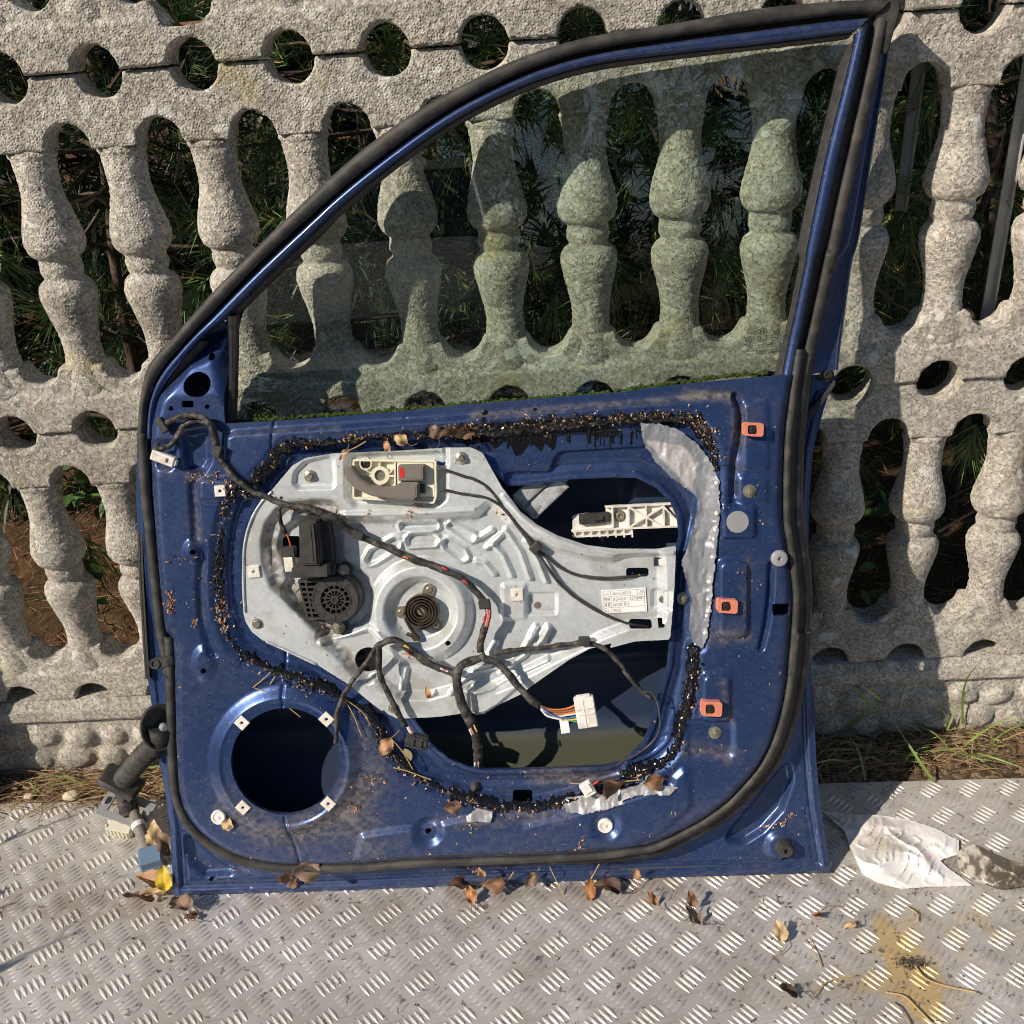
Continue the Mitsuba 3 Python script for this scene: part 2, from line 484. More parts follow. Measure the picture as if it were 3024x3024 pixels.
def plinth_mesh():
    x = np.arange(XA, XB, 0.0034)
    prof = [(0.050, -0.9745), (-0.004, -0.9752), (-0.0075, -0.9785), (-0.015, -0.990), (-0.0170, -0.9915), (-0.0180, -1.001), (-0.0185, -1.0085), (-0.0170, -1.0110), (-0.0110, -1.0125), (-0.0085, -1.0135)]
    zz = np.r_[np.arange(-1.0155, -1.150, -0.0030)]
    yy = np.r_[[q[0] for q in prof], np.full(len(zz), -0.0075)]
    zz = np.r_[[q[1] for q in prof], zz]
    X, Zg = np.meshgrid(x, zz)
    Yg = np.repeat(yy[:, None], len(x), 1)
    bump = np.zeros_like(X)
    rg = np.random.default_rng(4)
    for r, zc in enumerate((-1.049, -1.098)):
        xc = XA + 0.02 + 0.03 * r
        while xc < XB:
            w = rg.uniform(0.020, 0.034)
            hh = rg.uniform(0.017, 0.0245)
            th = rg.uniform(-0.3, 0.3)
            u, v = X - xc - w, Zg - zc - rg.uniform(-.004, .004)
            q = ((u * np.cos(th) + v * np.sin(th)) / w) ** 2 + ((-u * np.sin(th) + v * np.cos(th)) / hh) ** 2
            bump = np.maximum(bump, rg.uniform(.008, .015) * np.sqrt(np.clip(1 - q, 0, 1)))
            xc += 2 * w + rg.uniform(-0.003, 0.012)
    k = np.exp(-0.5 * (np.arange(-3, 4) / 1.0) ** 2)
    k /= k.sum()
    bump = np.apply_along_axis(lambda a: np.convolve(a, k, 'same'), 0, bump)
    Pn = np.stack([X, Yg, Zg], -1)
    bump = bump * (Zg < -1.016) + 0.0026 * (meshkit.fbm(Pn * 90, 3, 5) - 0.5) + 0.002 * (meshkit.fbm(Pn * 260, 2, 6) - 0.5)
    Yg = Yg - bump
    return np.stack([X, Yg, Zg], -1).reshape(-1, 3), grid_faces(len(zz), len(x))[:, ::-1]


part(fence, 'plinth', plinth_mesh(), 'concrete', True, label='solid plinth slab with a cobble relief under the balusters')
# ------------------------------------------------------------------ ground, chequer plate
def axis(dense0, dense1, step, far):
    a = np.arange(dense0, dense1 + 1e-9, step)
    g = step * 1.35 ** np.arange(1, 60)
    g = np.cumsum(g)
    g = g[g < far]
    return np.r_[dense0 - g[::-1], a, dense1 + g]


gx, gy = axis(-1.3, 1.3, 0.008, 60), axis(-0.16, 0.9, 0.008, 60)
GX, GY = np.meshgrid(gx, gy)
P_ = np.stack([GX, GY, 0 * GX], -1)
near = np.exp(-np.clip(np.abs(GX) - 1.3, 0, None)) * np.exp(-np.clip(np.abs(GY) - 1.0, 0, None))
GZ = ZB - 0.008 + 0.022 * (meshkit.fbm(P_ * 14, 3, 3) - 0.42) * near + 0.008 * (meshkit.fbm(P_ * 60, 2, 8) - 0.5) * near
GZ += 0.012 * np.clip((GY + 0.11) / 0.09, 0, 1) * near
GZ[GY < -0.13] = ZB - 0.02
structure('ground', (np.stack([GX, GY, GZ], -1).reshape(-1, 3), grid_faces(len(gy), len(gx))), 'soil', True)


def ground_z(x, y):
    i = np.clip(np.searchsorted(gx, x), 0, len(gx) - 1)
    j = np.clip(np.searchsorted(gy, y), 0, len(gy) - 1)
    return GZ[j, i]


PL_A = np.radians(-1.5)
PU, PV = np.array([np.cos(PL_A), np.sin(PL_A), 0]), np.array([-np.sin(PL_A), np.cos(PL_A), 0])
plate = thing('chequer_plate', 'dull aluminium five-bar chequer plate sheet lying in front of the fence', 'metal sheet')
e0 = np.array([-0.0, -0.1067, 0])   # the middle of its back edge


def plate_sheet():
    sh = []
    W = 1.55
    nx, ny = 240, 160
    u, v = np.linspace(-1.03, 1.35, nx), np.linspace(0, -W, ny)
    U, Vv = np.meshgrid(u, v)
    P = e0 + U[..., None] * PU + Vv[..., None] * PV
    z = ZB + 0.0012 * (meshkit.fbm(P * 5, 2, 2) - 0.5)
    P[..., 2] = z
    top = P.reshape(-1, 3)
    f = grid_faces(ny, nx)[:, ::-1]
    bot = top - [0, 0, 0.004]
    n = len(top)
    edge = np.r_[np.arange(nx), (np.arange(1, ny) * nx + nx - 1), ((ny - 1) * nx + np.arange(nx - 2, -1, -1)), np.arange(ny - 2, 0, -1) * nx]
    e2 = np.roll(edge, -1)
    side = np.vstack([np.stack([edge, e2, e2 + n], 1), np.stack([edge, e2 + n, edge + n], 1)])
    return np.vstack([top, bot]), np.vstack([f, f[:, ::-1] + n, side])


part(plate, 'sheet', plate_sheet(), 'aluminium', 30)


def tread_mesh(seed):
    out = []
    for k in range(5):
        n, m = 13, 7
        t = np.linspace(-1, 1, n)
        wdt = 0.0034 * np.clip(1 - np.abs(t) ** 2.0, 0, 1) ** 0.9 + 0.00012
        hgt = 0.0023 * np.clip(1 - np.abs(t) ** 2.6, 0, 1)
        c = np.linspace(-1, 1, m)
        X = np.repeat((t * 0.0148)[:, None], m, 1)
        Yb = (k - 2) * 0.0083 + wdt[:, None] * c + 0.0009 * (t ** 2)[:, None] * (1 if seed else -1)
        Zb = hgt[:, None] * np.cos(c * np.pi / 2) ** 0.8 - 0.0007
        out.append((np.stack([X, Yb, Zb], -1).reshape(-1, 3), grid_faces(n, m)))
    v, f = join(out)
    return v, f


tread = [ply(tread_mesh(0), 'aluminium', smooth=True), ply(tread_mesh(1), 'aluminium', smooth=True)]
tread_far = []
cells = []
for m in range(-17, 18):
    for n in range(-24, 8):
        for o in (0, 1):
            q = np.array([-0.0372, -0.4167, 0]) + (m + 0.5 * o) * 0.0605 * PU + (n + 0.5 * o) * 0.0582 * PV
            lu, lv = (q - e0) @ PU, (q - e0) @ PV
            if lv > -0.018 or lv < -1.5 or lu > 1.32 or lu < -1.0:
                continue
            px = pix(np.array([q[0], q[1], ZB]))
            seen = -60 < px[0] < 3084 and px[1] < 3090 and q[1] > -0.75
            cells.append((not seen, -q[1], m, n, o, q))
cells.sort(key=lambda c: (c[0], -c[1] if False else c[1] * -1))
nk = 0
for hid, _, m, n, o, q in cells:
    ang = (-47 if o == 0 else 43) + math.degrees(PL_A) + RNG.uniform(-1, 1)
    M = T4().translate([q[0], q[1], ZB + 0.0003]) @ T4().rotate([0, 0, 1], ang)
    if not hid and nk < 300:
        nk += 1
        scene[numbered(plate + '__tread_bars')] = {**tread[o], 'to_world': M}
    else:
        tread_far.append(xf(tread_mesh(o), np.array(M.matrix)))
part(plate, 'tread_bars_beyond', join(tread_far), 'aluminium', True, kind='stuff')
# ------------------------------------------------------------------ the car door: its own coordinates (u along the sill, v up, w out of the inner side)
D_L, D_R = np.array([-0.54934, -0.30021, -1.13]), np.array([0.43534, -0.30750, -1.13])
D_O = D_L + [0, 0, 0.004]
D_U = (D_R - D_L) / np.linalg.norm(D_R - D_L)
D_N = np.cross(D_U, [0, 0, 1.0])      # level, out of the fence
_v = np.linspace(-0.1, 1.4, 1501)
_t = np.clip((_v - 0.70) / 0.12, 0, 1)
_lean = np.radians(18.0 - 12.0 * _t * _t * (3 - 2 * _t))
_back = np.concatenate([[0], np.cumsum(np.sin(_lean)[:-1] * np.diff(_v))])
_up = np.concatenate([[0], np.cumsum(np.cos(_lean)[:-1] * np.diff(_v))])
_back -= np.interp(0, _v, _back)
_up -= np.interp(0, _v, _up)


def door(u, v, w):
    """Door coordinates -> the place."""
    u, v, w = np.broadcast_arrays(np.asarray(u, float), np.asarray(v, float), np.asarray(w, float))
    a, b, l = np.interp(v, _v, _back), np.interp(v, _v, _up), np.interp(v, _v, _lean)
    back = -a + w * np.cos(l)
    up = b + w * np.sin(l)
    return D_O + u[..., None] * D_U + back[..., None] * D_N + up[..., None] * np.array([0, 0, 1.0])


def survey(pts, w):
    """Photograph points of features that lie at height w on the door -> (u, v)."""
    pts = np.atleast_2d(np.asarray(pts, float))
    w = np.broadcast_to(np.asarray(w, float), (len(pts),))
    u, v = np.full(len(pts), 0.5), np.full(len(pts), 0.5)
    for _ in range(14):
        f0 = pix(door(u, v, w)) - pts
        fu = (pix(door(u + 1e-4, v, w)) - pts - f0) / 1e-4
        fv = (pix(door(u, v + 1e-4, w)) - pts - f0) / 1e-4
        det = fu[:, 0] * fv[:, 1] - fu[:, 1] * fv[:, 0]
        u = u - np.clip((f0[:, 0] * fv[:, 1] - f0[:, 1] * fv[:, 0]) / det, -.3, .3)
        v = v - np.clip((fu[:, 0] * f0[:, 1] - fu[:, 1] * f0[:, 0]) / det, -.3, .3)
    return np.stack([u, v], -1)


def sv(w, *segs):
    """sv(w, 'A', [(x, y), ...], 'C', [...]) -> door (u, v) of one traced line."""
    return np.vstack([survey(cv(segs[i], segs[i + 1]), w) for i in range(0, len(segs), 2)])


def sdf(pts, poly):
    """Signed distance to a polygon, negative inside."""
    p, q = np.asarray(pts, float), np.asarray(poly, float)
    a, b = q, np.roll(q, -1, 0)
    d2 = np.full(len(p), 1e9)
    ins = np.zeros(len(p), bool)
    for (ax, ay), (bx, by) in zip(a, b):
        ex, ey = bx - ax, by - ay
        wx, wy = p[:, 0] - ax, p[:, 1] - ay
        t = np.clip((wx * ex + wy * ey) / (ex * ex + ey * ey + 1e-18), 0, 1)
        d2 = np.minimum(d2, (wx - t * ex) ** 2 + (wy - t * ey) ** 2)
        c = (ay > p[:, 1]) != (by > p[:, 1])
        ins ^= c & (p[:, 0] < ex * (p[:, 1] - ay) / (ey if ey else 1e-12) + ax)
    d = np.sqrt(d2)
    return np.where(ins, -d, d)


def ldist(pts, line):
    p, q = np.asarray(pts, float), np.asarray(line, float)
    d2 = np.full(len(p), 1e9)
    for (ax, ay), (bx, by) in zip(q[:-1], q[1:]):
        ex, ey = bx - ax, by - ay
        wx, wy = p[:, 0] - ax, p[:, 1] - ay
        t = np.clip((wx * ex + wy * ey) / (ex * ex + ey * ey + 1e-18), 0, 1)
        d2 = np.minimum(d2, (wx - t * ex) ** 2 + (wy - t * ey) ** 2)
    return np.sqrt(d2)


def sst(a, b, x):
    t = np.clip((x - a) / (b - a), 0, 1)
    return t * t * (3 - 2 * t)


class Sheet:
    """A pressed metal sheet: heights over a fine (u, v) grid, cut to an outline with holes, edges turned back."""

    def __init__(self, lo, hi, g, base):
        self.g = g
        self.u, self.v = np.arange(lo[0], hi[0], g), np.arange(lo[1], hi[1], g)
        U, V = np.meshgrid(self.u, self.v)
        self.P = np.stack([U.ravel(), V.ravel()], -1)
        self.H = np.zeros(len(self.P)) + (base(self.P) if callable(base) else base)
        self.cut = np.full(len(self.P), -1.0)

    gain = 1.25

    def near(self, poly, m):
        lo, hi = np.min(poly, 0) - m, np.max(poly, 0) + m
        return np.flatnonzero(((self.P > lo) & (self.P < hi)).all(1))

    def emboss(self, poly, h, width=0.008):
        k = self.near(poly, width)
        self.H[k] += self.gain * h * (1 - sst(-width * .42, width * .42, sdf(self.P[k], poly)))

    def groove(self, line, h, width):
        k = self.near(line, 3 * width)
        self.H[k] += self.gain * h * (1 - sst(0.25 * width, 1.25 * width, ldist(self.P[k], line)))

    def outline(self, poly):
        self.cut = np.maximum(self.cut, sdf(self.P, poly))

    def hole(self, poly):
        k = self.near(poly, 0.02)
        self.cut[k] = np.maximum(self.cut[k], -sdf(self.P[k], poly))

    def mesh(self, flange=0.007, extra=None):
        n, m = len(self.v), len(self.u)
        F = grid_faces(n, m)
        S_ = self.cut.copy()
        S_[np.abs(S_) < 1e-7] = -1e-7
        D = np.column_stack([self.P, self.H] + ([extra] if extra is not None else []))
        s = S_[F] < 0
        k = s.sum(1)
        keep = [F[k == 3]]
        new, edges = [], {}
        rows = [D]
        cnt = len(D)

        def crossing(a, b):
            nonlocal cnt
            key = np.minimum(a, b) * len(D) + np.maximum(a, b)
            t = S_[a] / (S_[a] - S_[b])
            rows.append(D[a] + t[:, None] * (D[b] - D[a]))
            r = np.arange(len(a)) + cnt
            cnt += len(a)
            return key, r
        keys, ids, tri1, tri2 = [], [], [], []
        rims = []
        for c in range(3):
            sel = (k == 1) & s[:, c]
            a, b, d = F[sel, c], F[sel, (c + 1) % 3], F[sel, (c + 2) % 3]
            k1, r1 = crossing(a, b)
            k2, r2 = crossing(a, d)
            keys += [k1, k2]
            ids += [r1, r2]
            tri1.append(np.stack([a, r1, r2], 1))
            rims.append(np.stack([r1, r2], 1))
            sel = (k == 2) & ~s[:, c]
            a, b, d = F[sel, c], F[sel, (c + 1) % 3], F[sel, (c + 2) % 3]
            k1, r1 = crossing(b, a)
            k2, r2 = crossing(d, a)
            keys += [k1, k2]
            ids += [r1, r2]
            tri1.append(np.stack([b, d, r2], 1))
            tri1.append(np.stack([b, r2, r1], 1))
            rims.append(np.stack([r2, r1], 1))
        D = np.vstack(rows)
        keys, ids = np.concatenate(keys), np.concatenate(ids)
        remap = np.arange(len(D))
        _, first, inv = np.unique(keys, return_index=True, return_inverse=True)
        remap[ids] = ids[first][inv]
        tris = remap[np.vstack(keep + tri1)]
        rim = remap[np.vstack(rims)]
        ok = (tris[:, 0] != tris[:, 1]) & (tris[:, 1] != tris[:, 2]) & (tris[:, 0] != tris[:, 2])
        tris, rim = tris[ok], rim[rim[:, 0] != rim[:, 1]]
        if flange:
            nodes, inv = np.unique(rim, return_inverse=True)
            inv = inv.reshape(rim.shape)
            A, B = D[nodes].copy(), D[nodes].copy()
            B[:, 2] -= flange
            base = len(D)
            q = np.stack([inv[:, 0] + base, inv[:, 1] + base, inv[:, 1] + base + len(nodes), inv[:, 0] + base + len(nodes)], 1)
            D = np.vstack([D, A, B])
            tris = np.vstack([tris, q[:, [0, 2, 1]], q[:, [0, 3, 2]]])
        used = np.unique(tris)
        re = np.zeros(len(D), int)
        re[used] = np.arange(len(used))
        D = D[used]
        return D[:, :2], D[:, 2], D[:, 3:], re[tris]

    def at(self, q):
        """Height under the points (u, v)."""
        q = np.atleast_2d(q)
        j = (q[:, 0] - self.u[0]) / self.g
        i = (q[:, 1] - self.v[0]) / self.g
        H = self.H.reshape(len(self.v), len(self.u))
        i0, j0 = np.clip(i.astype(int), 0, len(self.v) - 2), np.clip(j.astype(int), 0, len(self.u) - 2)
        a, b = np.clip(i - i0, 0, 1), np.clip(j - j0, 0, 1)
        return H[i0, j0] * (1 - a) * (1 - b) + H[i0 + 1, j0] * a * (1 - b) + H[i0, j0 + 1] * (1 - a) * b + H[i0 + 1, j0 + 1] * a * b


def ell(c, x, y, rx, ry, w, n=40):
    a = np.linspace(0, 2 * np.pi, n, endpoint=False)
    return sv(w, c, np.stack([x + rx * np.cos(a), y + ry * np.sin(a)], -1))


def rnd(poly, r):
    """A traced polygon with its corners rounded by r metres."""
    g = Polygon(poly).buffer(0)
    while r > 2e-4 and (g.buffer(-r).is_empty or g.buffer(-r).area < 0.25 * g.area):
        r *= 0.6
    g = g.buffer(-r).buffer(2 * r).buffer(-r)
    if g.geom_type != 'Polygon':
        g = max(g.geoms, key=lambda k: k.area)
    return np.array(g.exterior.coords)[:-1]


def grown(poly, r):
    g = Polygon(poly).buffer(0).buffer(r)
    if g.geom_type != 'Polygon':
        g = max(g.geoms, key=lambda k: k.area)
    return np.array(g.exterior.coords)[:-1]


def rect(c, x0, y0, x1, y1, w, r=0.004):
    return rnd(sv(w, c, [(x0, y0), (x1, y0), (x1, y1), (x0, y1)]), r)


# ------------------------------------------------------------------ its materials
def paint_color(p, n, uv):
    fl = noise(p.x * 1900, p.y * 1900, p.z * 1900)
    c = mix((0.006, 0.030, 0.120), (0.018, 0.068, 0.230), smoothstep(0.25, 0.8, fl))
    sp = voronoi(p.x * 330 + p.y * 41, p.z * 330)
    return mix(c, (0.42, 0.38, 0.32), 0.8 * smoothstep(0.22, 0.12, sp[0]) * smoothstep(0.955, 0.965, sp[2]))


def dirt_color(p, n, uv):
    f = fbm(p.x * 160, p.y * 160, p.z * 160, 3)
    return mix((0.07, 0.062, 0.053), (0.20, 0.18, 0.155), smoothstep(0.3, 0.7, f))


def dirt_amount(p, n, uv):
    f = fbm(p.x * 75, p.y * 75, p.z * 75, 4)
    g = fbm(p.x * 420, p.y * 420, p.z * 420, 2)
    big = fbm(p.x * 9, p.y * 9, p.z * 9, 3)
    dust = 0.02 + 0.07 * smoothstep(0.35, 0.7, big) + 0.06 * smoothstep(0.6, 0.8, g)
    return dr.clip(dust + 0.72 * uv.x * smoothstep(0.18, 0.80, 0.45 * f + 0.30 * g + 0.35 * uv.x), 0, 0.85)


def paint(cols):
    return {'type': 'principled', 'base_color': proc(cols), 'roughness': 0.33, 'metallic': 0.6, 'specular': 0.5, 'clearcoat': 0.9, 'clearcoat_gloss': 0.93}


scene['blue_paint'] = two({'type': 'blendbsdf', 'weight': proc(dirt_amount), 'a': paint(paint_color),
                           'b': {'type': 'principled', 'base_color': proc(dirt_color), 'roughness': 0.9, 'specular': 0.2}})


def skin_color(p, n, uv):
    t = smoothstep(0.0, 1.0, uv.x + 0.25 * (fbm(p.x * 12, p.y * 12, p.z * 12, 3) - 0.5))
    return mix((0.014, 0.028, 0.062), (0.060, 0.065, 0.045), t)


scene['raw_inner_paint'] = pr(proc(skin_color), 0.5, spec=0.4)
scene['rubber'] = pr(proc(lambda p, n, uv: mix((0.026, 0.026, 0.025), (0.060, 0.057, 0.052), smoothstep(0.35, 0.75, fbm(p.x * 60, p.y * 60, p.z * 60, 4)))), 0.62, spec=0.4)
scene['black_plastic'] = pr(proc(lambda p, n, uv: mix((0.018, 0.018, 0.019), (0.055, 0.053, 0.05), fbm(p.x * 120, p.y * 120, p.z * 120, 3))), 0.5, spec=0.45)


def smear(p):
    return smoothstep(0.45, 0.85, fbm(p.x * 5, p.y * 5, p.z * 5, 3))


scene['glass'] = {'type': 'thindielectric', 'int_ior': 1.52, 'specular_transmittance': rgb(0.79, 0.87, 0.80)}
# ------------------------------------------------------------------ door body
car_door = thing('car_door', 'stripped dark blue car door leaning on the concrete fence, its inner side showing', 'car door')
WP = 0.060
hem_left = sv(0.0, 'H', [(997, 1193), (985, 1000), (975, 800), (960, 640), (943, 520), (903, 380), (880, 170), (865, 60)], 'N', [(848, 1932), (835, 1800), (822, 1500), (803, 1200), (792, 900), (797, 700), (800, 600)])
hem_bottom = sv(0.0, 'J', [(830, 1060)], 'I', [(1932, 1086), (900, 1125)], 'H', [(1932, 1165), (1400, 1181)])
hem_right = sv(0.0, 'O', [(860, 215), (826, 270), (772, 450), (722, 650), (701, 900), (691, 1200), (692, 1500), (706, 1860)], 'J', [(729, 100), (741, 400), (763, 650), (800, 900)])
belt_r = sv(0.050, 'O', [(615, 205), (540, 207), (260, 232), (0, 256)], 'C', [(1000, 22), (0, 101)], 'A', [(1932, 336), (1200, 388), (800, 411), (749, 412)])
sail = sv(0.042, 'A', [(746, 200), (744, 0)], 'N', [(1299, 0)], 'D', [(439, 590)], 'N', [(1130, 20), (1030, 120), (940, 240), (880, 370), (850, 480), (838, 560)])
hem_right_top = sv(0.0, 'O', [(862, 212), (790, 205)])
door_outline = np.vstack([hem_left, sail[::-1], belt_r[::-1], sv(0.02, 'O', [(700, 205)]), hem_right, hem_bottom])
seal_line = np.vstack([sv(0.046, 'N', [(845, 560), (853, 900), (885, 1350), (915, 1620), (945, 1800), (967, 1932)], 'E', [(238, 60), (250, 300), (258, 600), (266, 900), (283, 1150), (322, 1300), (400, 1430), (530, 1550), (700, 1645), (900, 1700), (1130, 1722), (1600, 1716)]),
                       sv(0.046, 'I', [(500, 1010), (1000, 993), (1500, 968)]),
                       sv(0.046, 'G', [(150, 1722), (330, 1690), (600, 1560), (800, 1430), (930, 1310), (1110, 1090), (1230, 800), (1300, 450), (1332, 150)]),
                       sv(0.046, 'O', [(600, 1932), (632, 1500), (603, 1200), (577, 1000), (585, 600), (620, 330), (655, 180)])])
seal_s = spline(seal_line, step=0.008)
seal_poly = np.vstack([seal_s, sv(0.046, 'O', [(650, 60)], 'D', [(1489, 664), (447, 754)], 'N', [(1250, 40), (1040, 120), (890, 330), (845, 500)])])


def body(P):
    d = sdf(P, seal_poly)
    w = np.interp(d, [-0.030, -0.016, -0.008, 0.0, 0.008, 0.022, 0.030, 0.045], [WP, WP, 0.050, 0.040, 0.036, 0.016, 0.010, 0.004])
    return w


panel = Sheet(np.min(door_outline, 0) - 0.01, np.max(door_outline, 0) + 0.01, 0.0022, body)
k_ = np.exp(-0.5 * (np.arange(-3, 4) / 1.5) ** 2)
k_ /= k_.sum()
H2 = panel.H.reshape(len(panel.v), len(panel.u))
for ax in (0, 1):
    H2 = np.apply_along_axis(lambda a: np.convolve(np.pad(a, 3, 'edge'), k_, 'valid'), ax, H2)
panel.H = H2.ravel()
upper = sst(0.745, 0.80, panel.P[:, 1])          # the mirror corner lies lower than the field
panel.H -= 0.016 * upper
mastic = np.vstack([sv(WP - .004, 'N', [(1330, 880)], 'A', [(900, 940), (1000, 850), (1100, 745), (1165, 640), (1250, 585), (1400, 572), (1600, 560), (1800, 540), (1932, 522)]),
                    sv(WP - .004, 'C', [(100, 285), (300, 262), (500, 245), (800, 225), (1100, 200), (1400, 188), (1550, 200), (1640, 280), (1690, 400), (1712, 500), (1722, 620), (1700, 900), (1685, 1200), (1650, 1500), (1625, 1800)]),
                    sv(WP - .004, 'G', [(615, 300), (610, 450), (590, 600), (560, 720), (525, 820), (495, 950), (430, 1050), (330, 1120), (130, 1190)]),
                    sv(WP - .004, 'I', [(1740, 505), (1500, 610), (1200, 690), (1000, 702), (850, 680), (700, 640), (550, 580), (400, 490), (310, 400), (235, 290)]),
                    sv(WP - .004, 'E', [(1740, 745), (1650, 620), (1480, 520), (1300, 430), (1100, 360), (980, 310), (850, 260), (740, 190), (690, 120), (650, 40)]),
                    sv(WP - .004, 'N', [(1290, 1650), (1255, 1560), (1245, 1450), (1235, 1300), (1250, 1150), (1275, 1020)])])
mastic_s = spline(mastic, step=0.005, closed=True)
recess = grown(mastic_s, -0.010)
panel.emboss(recess, -0.012, 0.018)
panel.groove(np.vstack([mastic_s, mastic_s[:1]]), -0.003, 0.010)
# pressings of the outer field
pad = rnd(np.vstack([sv(WP, 'N', [(1297, 690), (1297, 560), (1340, 538), (1932, 500)]), sv(WP, 'C', [(0, 195), (1000, 112), (1760, 48)]), sv(WP, 'O', [(262, 330), (305, 420), (300, 560), (275, 900), (195, 1000), (178, 1700)]),
                     sv(WP, 'C', [(1705, 600), (1690, 390), (1640, 250), (1400, 178), (0, 262)]), sv(WP, 'N', [(1932, 590), (1590, 622), (1470, 800), (1430, 838), (1350, 748)])]), 0.004)
panel.emboss(pad, 0.006, 0.012)
panel.groove(sv(WP, 'N', [(1100, 830), (1108, 1000), (1118, 1150), (1150, 1215), (1150, 1290), (1140, 1400), (1152, 1600), (1185, 1720), (1215, 1800)]), -0.0045, 0.007)
panel.emboss(ell('N', 1100, 1213, 42, 62, WP), 0.004, 0.012)
panel.emboss(rect('N', 1140, 800, 1345, 935, WP, 0.008), 0.005, 0.012)
panel.emboss(rnd(sv(WP, 'N', [(890, 590), (990, 600), (1000, 700), (965, 745), (890, 730)]), 0.008), -0.007, 0.014)
panel.emboss(rnd(sv(WP, 'N', [(1040, 545), (1185, 520), (1190, 700), (1150, 770), (1060, 740)]), 0.010), -0.010, 0.016)
panel.emboss(ell('N', 1165, 1850, 55, 90, WP), 0.004, 0.016)
sp_c = ('E', 1072, 959)
panel.emboss(ell(*sp_c, 500, 495, WP, 60), 0.009, 0.030)
panel.emboss(ell(*sp_c, 452, 445, WP, 60), -0.003, 0.006)
for c, l in (('N', [(1562, 478), (1556, 620)]), ('E', [(1052, 170), (1052, 330)]), ('E', [(1052, 420), (1060, 560)]), ('E', [(1070, 1350), (1090, 1450), (1150, 1600), (1165, 1690)])):
    panel.groove(sv(WP, c, l), -0.0022, 0.0018)
low = rnd(np.vstack([sv(WP, 'I', [(130, 850), (300, 822), (560, 792), (750, 748), (880, 775), (1050, 800), (1300, 740), (1600, 660), (1932, 560)]), sv(WP, 'G', [(400, 1250), (560, 1100), (580, 1400), (400, 1560), (200, 1660)]), sv(WP, 'I', [(1932, 900), (1000, 950), (100, 980)])]), 0.006)
panel.emboss(low, 0.005, 0.014)
panel.emboss(ell('I', 513, 832, 72, 66, WP), -0.006, 0.018)
panel.emboss(ell('I', 1525, 797, 68, 66, WP), -0.006, 0.018)
for r_ in ((325, 365, 475, 755, 0.004), (300, 775, 467, 945, 0.004), (202, 950, 398, 1135, 0.006), (185, 1262, 355, 1700, 0.007)):
    panel.emboss(rect('O', *r_[:4], WP, 0.012), r_[4], 0.012)
panel.emboss(rect('G', 655, 455, 860, 800, WP, 0.012), 0.006, 0.012)
panel.emboss(rect('G', 560, 790, 885, 1060, WP, 0.010), -0.004, 0.012)
panel.groove(sv(WP, 'O', [(490, 1290), (485, 1450), (465, 1620), (432, 1765)]), -0.006, 0.005)
panel.groove(sv(WP, 'O', [(285, 330), (310, 430), (300, 560), (275, 700), (265, 890)]), -0.006, 0.006)
panel.emboss(rnd(sv(0.012, 'G', [(1252, 1130), (1290, 1080), (1312, 1240), (1240, 1450), (1105, 1600), (980, 1680), (830, 1660), (870, 1600), (1010, 1430), (1150, 1250)]), 0.006), -0.009, 0.012)
panel.emboss(ell('G', 1215, 1700, 90, 95, 0.012), 0.006, 0.014)
panel.emboss(rnd(sv(0.012, 'E', [(345, 1440), (420, 1560), (560, 1690), (760, 1780), (480, 1800), (390, 1720), (350, 1600)]), 0.006), -0.008, 0.016)
# rim of the big opening
opening = rnd(np.vstack([sv(WP - .014, 'C', [(250, 692), (400, 681), (700, 643), (1000, 629), (1160, 634), (1300, 705), (1400, 805), (1450, 920), (1463, 1050), (1440, 1150), (1420, 1320), (1390, 1720)]),
                         sv(WP - .014, 'G', [(428, 140), (424, 250), (408, 400), (350, 600), (300, 800), (235, 950), (90, 1082)]),
                         sv(WP - .014, 'F', [(1640, 1232), (1200, 1250), (800, 1257), (700, 1240), (550, 1180), (430, 1070), (350, 960), (290, 880)]),
                         sv(WP - .014, 'E', [(1650, 470)]), sv(WP - .014, 'B', [(260, 1620), (190, 1000), (420, 500), (1500, 330)]), sv(WP - .014, 'C', [(110, 560)])]), 0.006)
step_in = rnd(np.vstack([sv(WP - .012, 'C', [(140, 430), (240, 602), (545, 588), (592, 468), (640, 448), (1260, 410), (1400, 520), (1590, 760), (1570, 900), (1510, 1180), (1480, 1700)]), sv(WP - .012, 'C', [(1300, 1720), (1300, 900), (900, 700), (250, 720)])]), 0.006)
panel.emboss(step_in, -0.006, 0.008)
kk = panel.near(opening, 0.05)
dd = sdf(panel.P[kk], opening)
panel.H[kk] += 0.005 * (1 - sst(0.004, 0.012, dd)) - 0.003 * np.exp(-((dd - 0.020) / 0.005) ** 2)
# small dents
rg = np.random.default_rng(5)
for _ in range(26):
    q = panel.P[rg.integers(len(panel.P))]
    k = panel.near(q[None] + [[-.004, -.004], [.004, .004]], 0.0)
    panel.H[k] -= 0.0012 * np.exp(-((panel.P[k] - q) ** 2).sum(1) / 0.0025 ** 2)
d_hem = -sdf(panel.P, door_outline)
hm_ = (sdf(panel.P, seal_poly) > .012) & (panel.P[:, 1] < .70)
panel.H += hm_ * (.0030 * np.exp(-((d_hem - .0085) / .0030) ** 2) - .0032 * np.exp(-((d_hem - .0150) / .0022) ** 2) - .0025 * np.exp(-((d_hem - .0215) / .0018) ** 2) * (panel.P[:, 1] < .1))
panel.H += 0.0012 * (meshkit.fbm(np.column_stack([panel.P * 7, 0 * panel.H]), 2, 4) - 0.5)

